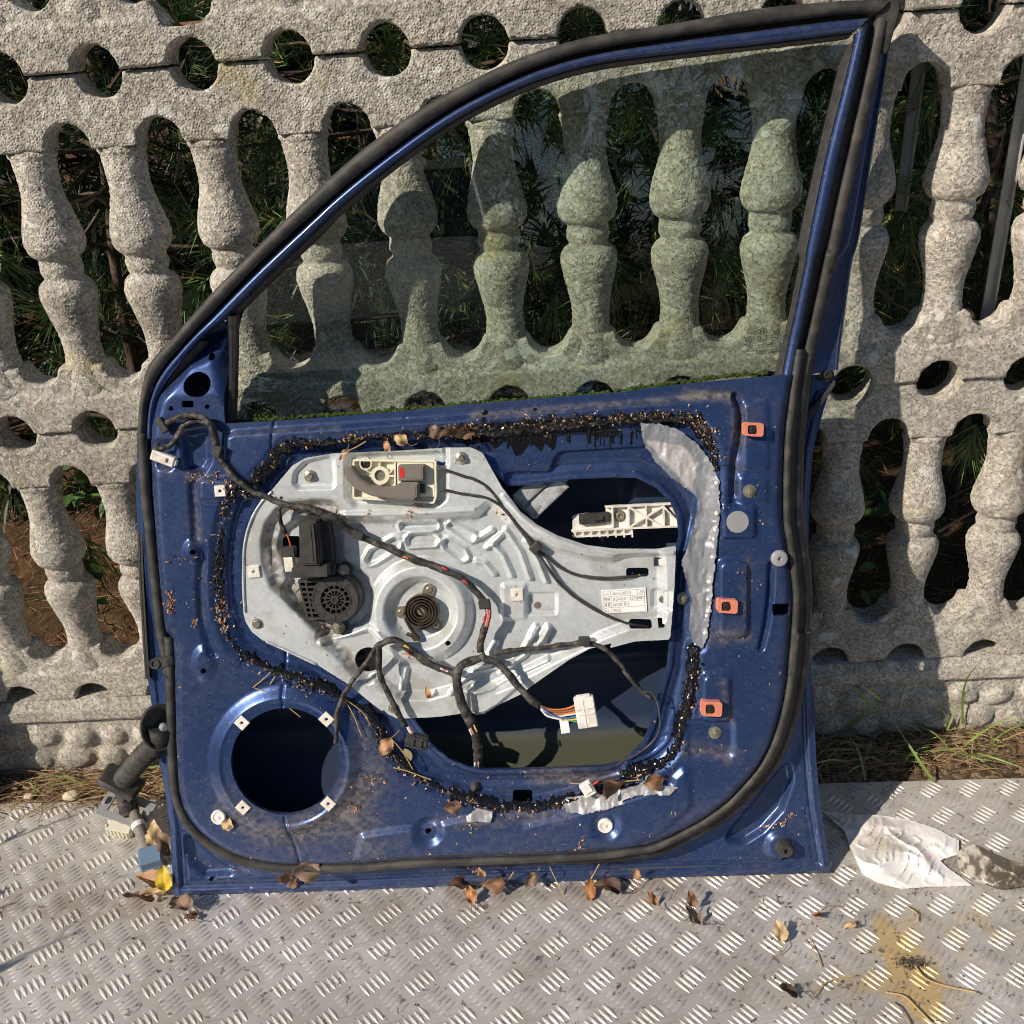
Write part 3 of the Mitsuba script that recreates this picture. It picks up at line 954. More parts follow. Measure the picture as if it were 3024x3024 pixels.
panel.outline(door_outline)
panel.hole(opening)
panel.hole(ell(*sp_c, 388, 379, WP + .006, 72))
for c, x, y, rx, ry, w in (('N', 1140, 258, 78, 71, .044), ('N', 1200, 110, 20, 19, .044), ('N', 1212, 48, 13, 13, .044), ('N', 1203, 383, 14, 14, .044), ('N', 1000, 393, 14, 15, .044),
                           ('N', 1105, 1216, 17, 16, WP), ('N', 1167, 1890, 17, 16, WP), ('I', 513, 830, 18, 17, WP - .002), ('H', 1211, 1113, 24, 15, .006), ('J', 583, 985, 32, 12, .008), ('G', 455, 712, 14, 12, WP - .01)):
    panel.hole(ell(c, x, y, rx, ry, w, 28))
panel.hole(rect('N', 1060, 348, 1127, 388, .044, .002))
panel.hole(rect('I', 992, 621, 1104, 684, WP, .010))
panel.hole(rect('O', 498, 1512, 600, 1582, WP, .002))

# how much dirt lies where
d_seal = sdf(panel.P, seal_poly)
dirt = 0.55 * np.exp(-np.clip(-d_seal, 0, 1) / 0.022) * (panel.P[:, 1] < 0.7)
dirt += 0.22 * sst(0.30, 0.02, panel.P[:, 1])
dsp = sdf(panel.P, ell(*sp_c, 520, 515, WP, 50))
ang_ = panel.P[:, 1] - sv(WP, 'E', [(1072, 959)])[0, 1]
dirt += 0.95 * np.exp(-((dsp - 0.000) / 0.024) ** 2) * sst(0.02, -0.10, ang_)
dirt += 0.55 * np.exp(-((dsp + 0.03) / 0.02) ** 2) * sst(0.02, -0.06, ang_) * 0.4
dirt += 0.6 * np.exp(-(ldist(panel.P, sv(WP, 'I', [(150, 860), (130, 650), (200, 500), (180, 300)])) / 0.035) ** 2)
for c, l, a, wd in (('I', [(560, 780), (900, 760), (1300, 735)], .6, .012), ('O', [(0, 300), (250, 320), (300, 420), (270, 880)], .7, .009), ('O', [(330, 380), (320, 560)], .35, .02), ('O', [(170, 1690), (330, 1690)], .95, .014), ('G', [(560, 1000), (860, 1040)], .8, .014),
                    ('G', [(800, 500), (850, 780)], .7, .010), ('O', [(360, 1270), (340, 1560)], .7, .008), ('N', [(1105, 840), (1118, 1150)], .7, .010), ('N', [(1150, 1300), (1150, 1640)], .5, .010), ('N', [(1340, 545), (1932, 505)], .5, .008), ('C', [(0, 185), (1000, 105), (1800, 35)], .9, .006),
                    ('N', [(940, 760), (1200, 790)], .45, .012), ('F', [(1200, 1290), (1700, 1400)], .6, .02), ('I', [(1100, 560), (1700, 560)], .5, .012)):
    dirt += a * np.exp(-(ldist(panel.P, sv(WP, c, l)) / wd) ** 2)
dirt = dirt * (1 - .75 * sst(0.006, 0.02, d_seal)) + 0.25 * np.exp(-np.clip(panel.P[:, 1], 0, 1) / 0.012)
dirt = np.clip(0.8 * dirt, 0, 1.0)
uvp, hp, ex, ft = panel.mesh(0.007, dirt[:, None])
part(car_door, 'inner_panel', (door(uvp[:, 0], uvp[:, 1], hp), ft), 'blue_paint', True, uv=np.column_stack([ex[:, 0], 0 * hp]), label='blue pressed inner panel with a round speaker hole and a big opening')

# outer skin: the shallow dish behind
sk = Sheet(np.min(door_outline, 0) - 0.01, np.max(door_outline, 0) + 0.01, 0.006, 0.0)
de = np.clip(-sdf(sk.P, door_outline), 0, 1)
sk.H = -0.002 - 0.050 * (1 - np.exp(-de / 0.10))
crease = sv(-0.03, 'F', [(-600, 960), (300, 985), (830, 1000), (1500, 985), (1932, 960)])
crease = np.vstack([crease[:1] - [1, 0], crease, crease[-1:] + [1, 0]])
below = np.interp(sk.P[:, 0], crease[:, 0], crease[:, 1]) - sk.P[:, 1]
sk.H += 0.010 * sst(-0.012, 0.012, below) - 0.010 * np.exp(-((sk.P[:, 1] - 0.50) / 0.02) ** 2)
sk.H += 0.010 * np.exp(-((below + 0.11) / 0.008) ** 2)
sk.cut = np.maximum(sk.cut, sdf(sk.P, grown(door_outline, -0.007)))
handle_cup = ell('C', 1330, 740, 240, 190, -0.045, 40)
sk.emboss(handle_cup, 0.018, 0.020)
uvs, hs, exs, fs_ = sk.mesh(0, (sst(-0.01, 0.02, below) * sst(.30, .36, sk.P[:, 0]))[:, None])
part(car_door, 'outer_skin', (door(uvs[:, 0], uvs[:, 1], hs), fs_), 'raw_inner_paint', True, uv=np.column_stack([exs[:, 0], 0 * hs]), label='outer skin seen through the openings, overspray green at the bottom')
# ------------------------------------------------------------------ window frame, weather strips, glass
def loft(A, B, n, profile, wa, wb):
    """A strip between two traced (u, v) curves; profile: (t, extra height)."""
    a, b = resample(spline(A, step=0.01), n), resample(spline(B, step=0.01), n)
    pr_ = np.asarray(profile, float)
    t = pr_[:, 0][None, :, None]
    uv = a[:, None] * (1 - t) + b[:, None] * t
    w = wa * (1 - t[..., 0]) + wb * t[..., 0] + pr_[:, 1][None]
    w = np.broadcast_to(w, uv.shape[:2])
    return door(uv[..., 0], uv[..., 1], w).reshape(-1, 3), grid_faces(n, len(pr_))


RO = ('N', [(783, 570), (795, 400), (815, 260), (850, 150), (905, 80)], 'K', [(985, 1928), (1100, 1795), (1240, 1640), (1370, 1508), (1500, 1375), (1690, 1195)],
      'L', [(0, 970), (220, 790), (480, 612), (700, 487), (960, 362), (1200, 272), (1500, 198)], 'M', [(0, 123), (400, 52), (800, 12), (1000, 2), (1165, 4)])
RI = ('N', [(833, 570), (838, 430), (852, 335), (888, 235), (950, 140)], 'K', [(1070, 1932), (1190, 1805), (1320, 1665), (1430, 1550), (1560, 1425), (1740, 1260)],
      'L', [(0, 1092), (220, 912), (480, 720), (700, 582), (960, 450), (1200, 354), (1500, 276)], 'M', [(0, 200), (400, 143), (800, 92), (1000, 78), (1078, 82)])
BO = ('N', [(836, 570), (844, 430), (862, 335), (900, 238), (968, 140)], 'K', [(1092, 1932), (1212, 1812), (1340, 1680), (1450, 1570), (1580, 1445), (1755, 1282)],
      'L', [(0, 1118), (220, 940), (480, 748), (700, 608), (960, 478), (1200, 382), (1500, 304)], 'M', [(0, 230), (400, 178), (800, 126), (1046, 100)])
BI = ('N', [(876, 570), (884, 430), (902, 345), (945, 258), (1015, 160)], 'K', [(1150, 1932), (1270, 1835), (1400, 1705), (1510, 1590), (1640, 1465), (1810, 1305)],
      'L', [(0, 1190), (220, 1006), (480, 810), (700, 666), (960, 532), (1200, 438), (1500, 360)], 'M', [(0, 300), (400, 256), (800, 206), (962, 185)])
GI = ('K', [(1345, 1815), (1440, 1720), (1550, 1610), (1680, 1490), (1845, 1335)],
      'L', [(0, 1240), (220, 1052), (480, 852), (700, 706), (960, 572), (1200, 476), (1500, 398)], 'M', [(0, 332), (400, 286), (800, 240), (928, 222)])
n_ = 160
half = [(0, 0)] + [(t, 0.006 * math.sin(math.pi * t) ** 0.6) for t in np.linspace(0.06, 0.94, 9)] + [(1, 0)]
ro, ri = sv(0.040, *RO), sv(0.040, *RI)
bo, bi, gi = sv(0.046, *BO), sv(0.044, *BI), sv(0.034, *GI)
part(car_door, 'roof_weatherstrip', join([loft(ro, ri, n_, half, 0.041, 0.041), loft(ro, ro, n_, [(0, 0), (1, -0.030)], 0.041, 0.041)]), 'rubber', True, label='broad matt black rubber strip along the curved top of the frame')
part(car_door, 'frame_gap', loft(ri, bo, n_, [(0, 0.002), (.2, -0.010), (.8, -0.010), (1, 0)], 0.036, 0.042), 'black_plastic', True)
mid = [(0, -0.008), (.05, 0)] + [(t, 0.0045 * math.sin(math.pi * t) ** 0.8) for t in np.linspace(0.12, 0.88, 7)] + [(.95, 0), (1, -0.008)]
uvz = lambda m, d=0.15: np.column_stack([np.full(len(m[0]), d), np.zeros(len(m[0]))])
fr = loft(bo, bi, n_, mid, 0.046, 0.044)
part(car_door, 'window_frame', fr, 'blue_paint', True, uv=uvz(fr))
i0 = np.argmin(np.linalg.norm(bi - gi[0], axis=1))
part(car_door, 'glass_run', loft(np.vstack([sv(.034, 'K', [(1300, 1800)]), bi[i0 + 1:]]), gi, n_, [(0, 0), (.3, .002), (.9, -.001), (1, -0.008)], 0.038, 0.035), 'black_plastic', True)
# back of the frame, seen from behind and casting the shade
back = loft(ro, np.vstack([bi[:i0 + 1], gi]), n_, [(0, 0.0), (.1, -.004), (.9, -.004), (1, 0.022)], 0.011, 0.011)
part(car_door, 'frame_back', back, 'blue_paint', True, uv=uvz(back))
def slab0(poly, w0, w1, bevel=0.0008):
    v, f = extrude(Polygon(poly).buffer(0), w0, w1, bevel)
    return door(v[:, 0], v[:, 1], v[:, 2]), f


# rear pillar
cols = {}
for nm, w, segs in (('si', .036, ('M', [(940, 255), (880, 400), (765, 870), (650, 1400)], 'Q', [(400, 400), (300, 900), (213, 1235)])),
                    ('bl', .046, ('M', [(972, 192), (905, 480), (800, 900), (690, 1440)], 'Q', [(440, 380), (335, 880), (262, 1225)])),
                    ('br', .046, ('M', [(1050, 112), (985, 430), (885, 870), (775, 1370)], 'Q', [(500, 420), (420, 850), (348, 1225)])),
                    ('g1', .030, ('M', [(1078, 90), (1030, 430), (940, 870), (832, 1370)], 'Q', [(560, 420), (480, 820), (395, 1225)])),
                    ('ro', .022, ('M', [(1170, 60), (1105, 430), (1020, 870), (930, 1370)], 'Q', [(650, 420), (560, 850), (450, 1225)])),
                    ('o1', .012, ('M', [(1180, 60), (1125, 440), (1050, 880), (975, 1370)], 'Q', [(735, 420), (680, 820), (640, 1190)])),
                    ('he', .003, ('M', [(1196, 20), (1137, 440), (1064, 890), (990, 1350)], 'Q', [(768, 420), (712, 820), (664, 1190)]))):
    cols[nm] = (sv(w, *segs), w)


def band(a, b, prof, n=60):
    return loft(cols[a][0], cols[b][0], n, prof, cols[a][1], cols[b][1])


part(car_door, 'glass_run', band('si', 'bl', [(0, -.008), (.15, 0), (.85, .002), (1, 0)]), 'black_plastic', True)
m_ = band('bl', 'br', [(0, -.008), (.06, 0), (.25, .0035), (.5, .0045), (.75, .0035), (.94, 0), (1, -.010)])
part(car_door, 'rear_pillar', m_, 'blue_paint', True, uv=uvz(m_))
part(car_door, 'frame_gap', band('br', 'g1', [(0, -.008), (.3, -.006), (1, 0)]), 'black_plastic', True)
m_ = join([band('g1', 'ro', [(0, -.004), (.2, .0), (1, 0)]), band('ro', 'o1', [(0, 0), (.5, -.003), (1, 0)]), band('o1', 'he', [(0, 0), (.2, .004), (.7, .004), (1, -.004)])])
part(car_door, 'rear_pillar', m_, 'blue_paint', True, uv=uvz(m_, .25))
strip_c = np.vstack([sv(.034, 'M', [(1130, 70), (1105, 180), (1063, 400), (972, 810), (890, 1180), (810, 1560)], 'Q', [(615, 320), (580, 500), (500, 850), (410, 1250), (385, 1500), (376, 1650)])])
st = spline(strip_c, step=.006)
part(car_door, 'pillar_weatherstrip', tube(door(st[:, 0], st[:, 1], 0.033), np.interp(np.arange(len(st)), [0, len(st) * .9, len(st) - 1], [.0085, .008, .004]), 12), 'rubber', True, label='brownish black rubber cord down the rear pillar')
# belt corner at the rear: dark trim with a screw
tr = rnd(sv(.008, 'Q', [(650, 1205), (610, 1300), (480, 1440), (395, 1530), (385, 1640), (420, 1600), (560, 1420), (640, 1300)]), .002)


def slab(poly, w0, w1, bevel=0.0008):
    """A flat piece lying on the door between heights w0 and w1."""
    v, f = extrude(Polygon(poly).buffer(0), w0, w1, bevel)
    return door(v[:, 0], v[:, 1], v[:, 2]), f


part(car_door, 'corner_trim', slab(tr, .002, .014, .003), 'black_plastic', 40)


def on_door(mesh, uv, w, rot=0.0):
    """A mesh built about the origin (z out of the door) set on the door at (u, v)."""
    v, f = mesh
    c, s = math.cos(rot), math.sin(rot)
    return door(uv[0] + v[:, 0] * c - v[:, 1] * s, uv[1] + v[:, 0] * s + v[:, 1] * c, w + v[:, 2]), f


def screw(r, h, sides=24):
    head = lathe([(r * 1.5, 0), (r * 1.5, h * .25), (r * 1.05, h * .3), (r, h * .75), (r * .8, h), (r * .45, h * 1.05), (r * .38, h * .7), (0, h * .7)], sides)
    return head


part(car_door, 'screw', on_door(screw(.0065, .006), sv(.012, 'Q', [(585, 1222)])[0], .010), 'dark_metal', 40)
seal_end = np.vstack([sv(.046, 'N', [(812, 520), (826, 700)]), seal_s[seal_s[:, 1] < sv(.046, 'N', [(850, 880)])[0, 1]]])
seal_all = spline(np.vstack([sv(.046, 'N', [(812, 540), (822, 700), (832, 860)]), sv(.046, 'N', [(858, 1100), (885, 1350), (915, 1620), (945, 1800), (967, 1932)]),
                             sv(.046, 'E', [(238, 60), (250, 300), (258, 600), (266, 900), (283, 1150), (322, 1300), (400, 1430), (530, 1550), (700, 1645), (900, 1700), (1130, 1722), (1600, 1716)]),
                             sv(0.046, 'I', [(500, 1010), (1000, 993), (1500, 968)]), sv(0.046, 'G', [(150, 1722), (330, 1690), (600, 1560), (800, 1430), (930, 1310), (1110, 1090), (1230, 800), (1300, 450), (1332, 150)]),
                             sv(0.046, 'O', [(600, 1932), (632, 1500), (603, 1200), (577, 1000), (585, 600), (612, 330), (650, 60)])]), step=.006)
part(car_door, 'door_seal', tube(door(seal_all[:, 0], seal_all[:, 1], 0.047), np.interp(seal_all[:, 0], [.1, .8], [.0070, .0052]), 12), 'rubber', True, label='black rubber seal cord around the inner panel')
tn = np.gradient(seal_all, axis=0)
tn /= np.linalg.norm(tn, axis=1, keepdims=True)
no = np.stack([tn[:, 1], -tn[:, 0]], -1)
no *= np.sign((no * (seal_all - np.array([.5, .35]))).sum(1))[:, None]
kk_ = np.exp(-.5 * (np.arange(-12, 13) / 5.) ** 2)
kk_ /= kk_.sum()
no = np.stack([np.convolve(np.pad(no[:, k], 12, 'edge'), kk_, 'valid') for k in (0, 1)], -1)
wlip = np.interp(seal_all[:, 0], [.05, .5, .85], [.012, .018, .030])
lips = [(0, .047), (.15, .0465), (.3, .042), (.45, .038), (.6, .0385), (.75, .036), (.88, .028), (1.0, .014)]
lv_ = np.stack([door(*(seal_all + no * (wlip * t)[:, None]).T, h) for t, h in lips], 1)
part(car_door, 'seal_lip', (lv_.reshape(-1, 3), grid_faces(len(seal_all), len(lips))), 'seal_black', True, label='wide black lip of the door seal')
scene['seal_black'] = pr(proc(lambda p, n, uv: mix((0.010, 0.010, 0.010), (0.040, 0.037, 0.033), smoothstep(0.45, 0.8, fbm(p.x * 70, p.y * 70, p.z * 70, 4)))), 0.5, spec=0.45)
cap = rnd(sv(.040, 'M', [(1062, 70), (1150, 0), (1232, -10), (1226, 60), (1192, 180), (1150, 330), (1128, 330), (1150, 130), (1085, 96)]), .003)
part(car_door, 'corner_cap', slab0(cap, .002, .0415, .004), 'rubber', 40, label='black rubber moulding round the upper rear corner')
# glass
g_top = resample(spline(gi, step=.01), 90)
glass_poly = np.vstack([g_top + [0, .004], cols['si'][0][1:] + [.004, 0], sv(.028, 'O', [(500, 330)]), sv(.028, 'A', [(1400, 470), (800, 480)]), sv(.028, 'A', [(800, 100)])])
gs = Sheet(np.min(glass_poly, 0) - .01, np.max(glass_poly, 0) + .01, 0.012, 0.026)
gs.outline(glass_poly)
ug, hg, _, fg = gs.mesh(0)
part(car_door, 'window_glass', (door(ug[:, 0], ug[:, 1], hg), fg), 'glass', True, label='greenish window glass, dirty along its lower edge')
# black bar in front of the glass and dark trim of the mirror corner
bar = [sv(.046, 'N', l) for l in ([(1298, -125), (1305, 200), (1296, 480)], [(1348, -130), (1342, 200), (1332, 480)])]
part(car_door, 'division_bar', loft(bar[0], bar[1], 30, [(0, -.01), (.05, 0), (.45, 0), (.5, -.003), (.55, .002), (.95, .001), (1, -.014)], .046, .044), 'black_plastic', 30)
cor = [sv(.040, 'N', l) for l in ([(1150, 10), (1040, 130), (950, 260), (900, 380), (885, 520)], [(1185, 20), (1075, 150), (990, 285), (945, 400), (925, 520)])]
part(car_door, 'corner_trim', loft(cor[0], cor[1], 40, [(0, 0), (.3, .002), (1, -.002)], .040, .034), 'black_plastic', True)
# moss and grime on the belt
ms_ = spline(sv(.036, 'A', [(812, 395), (1100, 372), (1500, 348), (1932, 322)], 'C', [(300, 72), (700, 38), (1000, 12)], 'O', [(200, 215), (480, 192)]), step=.0028)
mv = []
for k, q in enumerate(ms_):
    if RNG.random() < 0.85:
        s_ = trimesh.creation.icosphere(1, 0.0026)
        v = s_.vertices * [1.2, RNG.uniform(.5, 1.5), .8] + RNG.normal(0, .0006, s_.vertices.shape)
        mv.append((door(q[0] + v[:, 0], q[1] + v[:, 1] + RNG.normal(0, .0012) - .001, .028 + v[:, 2]), s_.faces))
part(car_door, 'moss_line', join(mv), 'moss', True, label='dark green moss along the lower edge of the glass', kind='stuff')
scene['moss'] = pr(proc(lambda p, n, uv: mix((0.015, 0.03, 0.008), (0.075, 0.11, 0.03), fbm(p.x * 300, p.y * 300, p.z * 300, 3))), 0.95, spec=0.1)
scene['dark_metal'] = pr((0.06, 0.058, 0.055), 0.42, metallic=0.7)


def decal(polys, uv, w, rot=0.0):
    out = []
    for g in polys:
        for h in getattr(g, 'geoms', [g]):
            if h.area > 0:
                out.append(extrude(h, 0, 0.0004))
    v, f = join(out)
    return on_door((v, f), uv, w, rot)


def ring(x, y, rx, ry, t):
    a = shapely.affinity.scale(Point(0, 0).buffer(1, 24), rx, ry)
    b = shapely.affinity.scale(Point(0, 0).buffer(1, 24), rx - t, ry - t)
    return shapely.affinity.translate(a.difference(b), x, y)


import shapely.affinity
mk = [ring(0, .010, .0064, .0044, .0009), Polygon([(-.0032, .0070), (-.0018, .0068), (-.001, .0130), (-.0024, .0128)]), Polygon([(.0012, .0070), (.0026, .0072), (.0034, .0130), (.002, .0132)]), Polygon([(-.0018, .0092), (.0022, .0100), (.0021, .0110), (-.0018, .0103)]),
      Polygon([(-.006, -.004), (.006, -.004), (.006, .004), (-.006, .004)]).difference(Polygon([(-.0052, -.0032), (.0052, -.0032), (.0052, .0032), (-.0052, .0032)])), Polygon([(-.003, -.002), (-.0018, -.002), (-.0018, .002), (-.003, .002)]), Polygon([(.001, -.002), (.003, -.002), (.003, -.001), (.001, -.001)]),
      ring(-.017, 0, .0056, .0044, .0007), ring(-.0165, 0, .0032, .0026, .0007), ring(.016, 0, .0050, .0044, .0007), Polygon([(.0135, -.0006), (.0185, -.0006), (.0185, .0006), (.0135, .0006)]), ring(.0185, -.022, .003, .0026, .0005)]
for r in range(4):
    x = -.020
    while x < .018:
        l = RNG.uniform(.001, .003)
        mk.append(Polygon([(x, -.009 - .0042 * r), (x + l, -.009 - .0042 * r), (x + l, -.0082 - .0042 * r), (x, -.0082 - .0042 * r)]))
        x += l + RNG.uniform(.0012, .0024)
part(car_door, 'glass_print', decal(mk, sv(.026, 'Q', [(122, 965)])[0], .0265, .03), 'black_plastic', False, label='small dark maker marks printed in the lower rear corner of the glass')
# ------------------------------------------------------------------ window regulator carrier (galvanised) and what is fixed to it
WM = 0.0595


def steel_color(p, n, uv):
    sp = voronoi(p.x * 210 + 0.7 * p.y * 210, p.z * 210)[2]
    c = mix((0.54, 0.585, 0.605), (0.64, 0.68, 0.695), smoothstep(0.2, 0.8, 0.35 * sp + 0.65 * fbm(p.x * 30, p.y * 30, p.z * 30, 3)))
    d = smoothstep(0.5, 0.72, fbm(p.x * 26 + 4, p.y * 26, p.z * 26, 4))
    c = mix(c, (0.34, 0.32, 0.28), 0.45 * d)
    c = mix(c, (0.23, 0.20, 0.15), dr.clip(uv.x, 0, 1) * smoothstep(0.3, 0.6, fbm(p.x * 120, p.y * 120, p.z * 120, 3)))
    return c


scene['galvanised'] = two({'type': 'principled', 'base_color': proc(steel_color), 'roughness': 0.38, 'metallic': 0.38, 'specular': 0.5})
scene['plated_bolt'] = pr((0.48, 0.44, 0.34), 0.30, metallic=0.8)
scene['white_plastic'] = pr(proc(lambda p, n, uv: mix((0.72, 0.70, 0.66), (0.60, 0.57, 0.50), smoothstep(0.4, 0.7, fbm(p.x * 90, p.y * 90, p.z * 90, 3)))), 0.45, spec=0.4)
scene['cream_plastic'] = pr((0.70, 0.68, 0.54), 0.4, spec=0.45)
scene['taupe_plastic'] = pr((0.16, 0.145, 0.13), 0.5, spec=0.4)
scene['red_plastic'] = pr((0.55, 0.02, 0.02), 0.4)
scene['orange_plastic'] = pr((0.56, 0.20, 0.13), 0.45, spec=0.4)
scene['paper'] = pr((0.78, 0.78, 0.76), 0.6, spec=0.3)
scene['ink'] = pr((0.10, 0.10, 0.11), 0.6, spec=0.2)
scene['black_metal'] = pr((0.022, 0.018, 0.016), 0.4, metallic=0.3, spec=0.5)

mod_outline = np.vstack([sv(WM, 'B', [(40, 1200), (58, 1000), (108, 800), (190, 650), (275, 555), (380, 430), (450, 345), (560, 283), (780, 247), (1300, 226), (1700, 200), (1900, 197)]),
                         sv(WM, 'C', [(10, 428), (62, 455), (120, 560), (200, 700), (330, 870), (450, 965), (600, 1045), (800, 1112), (1000, 1138), (1300, 1140), (1440, 1118), (1430, 1400), (1400, 1760), (1388, 1785), (1150, 1797), (950, 1850), (850, 1900)]),
                         sv(WM, 'F', [(1750, 350), (1550, 400), (1400, 480), (1200, 620), (1050, 730), (900, 800), (800, 862), (740, 873), (620, 865), (480, 885), (280, 897), (170, 896), (110, 868), (50, 805)]),
                         sv(WM, 'E', [(1800, 640), (1700, 560), (1500, 400), (1290, 270), (930, 105), (880, 92), (830, 45)]),
                         sv(WM, 'B', [(210, 1770), (120, 1700), (70, 1620), (52, 1550), (40, 1350)])])
mod_outline = rnd(mod_outline, .0015)
mod = Sheet(np.min(mod_outline, 0) - .004, np.max(mod_outline, 0) + .004, 0.0015, WM)
floor = rnd(np.vstack([sv(WM, 'B', [(215, 950), (250, 815), (330, 712), (430, 662), (640, 642), (780, 655), (835, 715), (862, 785), (1300, 798), (1932, 772)]),
                       sv(WM, 'C', [(110, 800), (250, 950), (400, 1065), (600, 1155), (800, 1205), (1000, 1222), (1045, 1190), (1340, 1178), (1350, 1660), (1100, 1690), (900, 1765), (760, 1850)]),
                       sv(WM, 'F', [(1600, 335), (1300, 480), (1000, 640), (880, 690), (700, 670), (560, 700), (400, 745), (200, 745), (90, 665), (0, 590)]),
                       sv(WM, 'E', [(1750, 470), (1560, 340), (1450, 215), (1290, 85)]), sv(WM, 'B', [(690, 1690), (420, 1455), (290, 1330), (225, 1150)])]), 0.008)
mod.emboss(floor, -0.010, 0.016)
pocket = rnd(sv(WM - .01, 'B', [(335, 1000), (372, 870), (520, 770), (800, 765), (838, 830), (850, 1130), (1000, 1215), (1065, 1265), (1108, 1420), (1082, 1560), (1010, 1650), (770, 1770), (640, 1660), (395, 1400), (378, 1330), (415, 1280), (370, 1150)]), .006)
mod.emboss(pocket, -0.009, 0.012)
SPC = ('B', 1500, 1530)
mod.emboss(ell(*SPC, 400, 405, WM - .01, 60), 0.011, 0.018)
mod.emboss(ell(*SPC, 262, 262, WM - .01, 60), -0.013, 0.020)
# petals round the spring
for c, l in (('B', [(1048, 1110), (1085, 1035), (1280, 935), (1330, 955), (1322, 1010), (1135, 1128), (1080, 1152)]), ('B', [(1378, 945), (1420, 905), (1600, 900), (1640, 935), (1620, 990), (1400, 1000)]), ('B', [(1672, 965), (1715, 945), (1850, 1035), (1885, 1100), (1840, 1118), (1700, 1022)]),
             ('B', [(1330, 815), (1640, 812), (1640, 852), (1340, 868)]), ('B', [(1705, 835), (1740, 815), (1932, 905), (1932, 960), (1860, 935)])):
    q = rnd(sv(WM - .01, c, l), .004)
    mod.emboss(grown(q, .0045), 0.0045, 0.006)
    mod.emboss(q, -0.006, 0.006)
for c, l in (('C', [(15, 1225), (80, 1240), (145, 1315)]), ('C', [(140, 1110), (205, 1180), (270, 1325)]), ('C', [(225, 1000), (330, 1150), (400, 1345)]), ('C', [(370, 1080), (455, 1220), (515, 1365)]), ('C', [(30, 1060), (130, 1000)]), ('C', [(90, 1130), (190, 1040)]),
             ('C', [(395, 1770), (440, 1690)]), ('C', [(495, 1790), (535, 1700)]), ('F', [(830, 440), (880, 360)]), ('F', [(910, 560), (1090, 440)]), ('F', [(1080, 400), (1140, 300)]), ('F', [(1180, 370), (1250, 240)]), ('F', [(215, 680), (240, 540)]), ('F', [(560, 700), (720, 560), (1000, 500)]), ('F', [(700, 690), (860, 660), (1250, 470)])):
    mod.groove(sv(WM - .01, c, l), 0.005, 0.0042)
mod.emboss(rect('C', 378, 1455, 590, 1605, WM - .01, .004), -0.004, 0.005)
mod.emboss(rect('C', 1268, 1428, 1402, 1565, WM - .01, .004), -0.004, 0.005)
mod.emboss(rect('C', 200, 1390, 370, 1640, WM - .01, .004), 0.004, 0.008)
mod.emboss(rnd(sv(WM, 'B', [(888, 262), (1660, 238), (1700, 300), (1700, 620), (1600, 690), (965, 680), (892, 600)]), .008), -0.008, 0.010)
mod.emboss(rnd(sv(WM, 'B', [(470, 400), (550, 318), (785, 262), (795, 522), (500, 530), (458, 490)]), .006), -0.005, 0.007)
mod.groove(sv(WM, 'B', [(830, 745), (1300, 738), (1932, 705)]), 0.003, 0.004)
mod.groove(sv(WM, 'C', [(210, 760), (340, 905), (460, 995), (610, 1075), (800, 1140), (1000, 1168), (1420, 1165)]), 0.0025, 0.0035)
mod.groove(sv(WM, 'B', [(1700, 205), (1705, 330)]), -0.003, 0.004)
mod.groove(sv(WM, 'B', [(690, 1780), (1060, 1680), (1200, 1760)]), 0.006, 0.006)
mod.groove(sv(WM, 'F', [(700, 690), (715, 870)]), -0.005, 0.005)
mod.emboss(rnd(sv(WM, 'F', [(700, 690), (900, 680), (1100, 620), (900, 790), (800, 850), (705, 860)]), .004), 0.004, 0.006)
mod.H += 0.0009 * (meshkit.fbm(np.column_stack([mod.P * 30, 0 * mod.H]), 2, 14) - 0.5)
mod.outline(mod_outline)
holes = [rect('B', 365, 925, 520, 1105, WM - .018, .006), rect('B', 700, 925, 776, 1090, WM - .018, .006), rect('C', 1085, 1275, 1247, 1340, WM - .01, .010), rect('C', 1105, 1640, 1266, 1696, WM - .01, .010), rect('C', 1283, 1200, 1335, 1266, WM - .008, .001),
         rect('C', 1310, 1630, 1356, 1692, WM - .008, .001), ell('E', 1660, 240, 97, 88, WM - .01), ell('F', 540, 360, 20, 18, WM)]
for h_ in holes:
    mod.hole(h_)
dm = 0.9 * np.exp(-(ldist(mod.P, sv(WM, 'B', [(270, 900), (270, 1150), (330, 1330), (640, 1640), (860, 1900)])) / .010) ** 2) + .8 * np.exp(-(ldist(mod.P, sv(WM, 'B', [(400, 700), (780, 690)])) / .012) ** 2)
dm += .6 * np.exp(-(ldist(mod.P, sv(WM, 'E', [(1500, 270), (1800, 460), (1900, 520)])) / .010) ** 2) + .35 * np.exp(-(ldist(mod.P, sv(WM, 'B', [(850, 815), (1932, 790)])) / .006) ** 2)
um, hm, em, fm = mod.mesh(0.0035, dm[:, None])
part(car_door, 'regulator_plate', (door(um[:, 0], um[:, 1], hm), fm), 'galvanised', True, uv=np.column_stack([em[:, 0], 0 * hm]), label='pale galvanised steel carrier plate with pressed ribs')
RP = car_door + '__regulator_plate'


def mod_at(c, x, y):
    q = sv(WM - .008, c, [(x, y)])
    for _ in range(3):
        q = sv(float(mod.at(q)[0]), c, [(x, y)])
    return q[0], float(mod.at(q)[0])


def pan_at(c, x, y):
    q = sv(WP, c, [(x, y)])
    for _ in range(3):
        q = sv(float(panel.at(q)[0]), c, [(x, y)])
    return q[0], float(panel.at(q)[0])


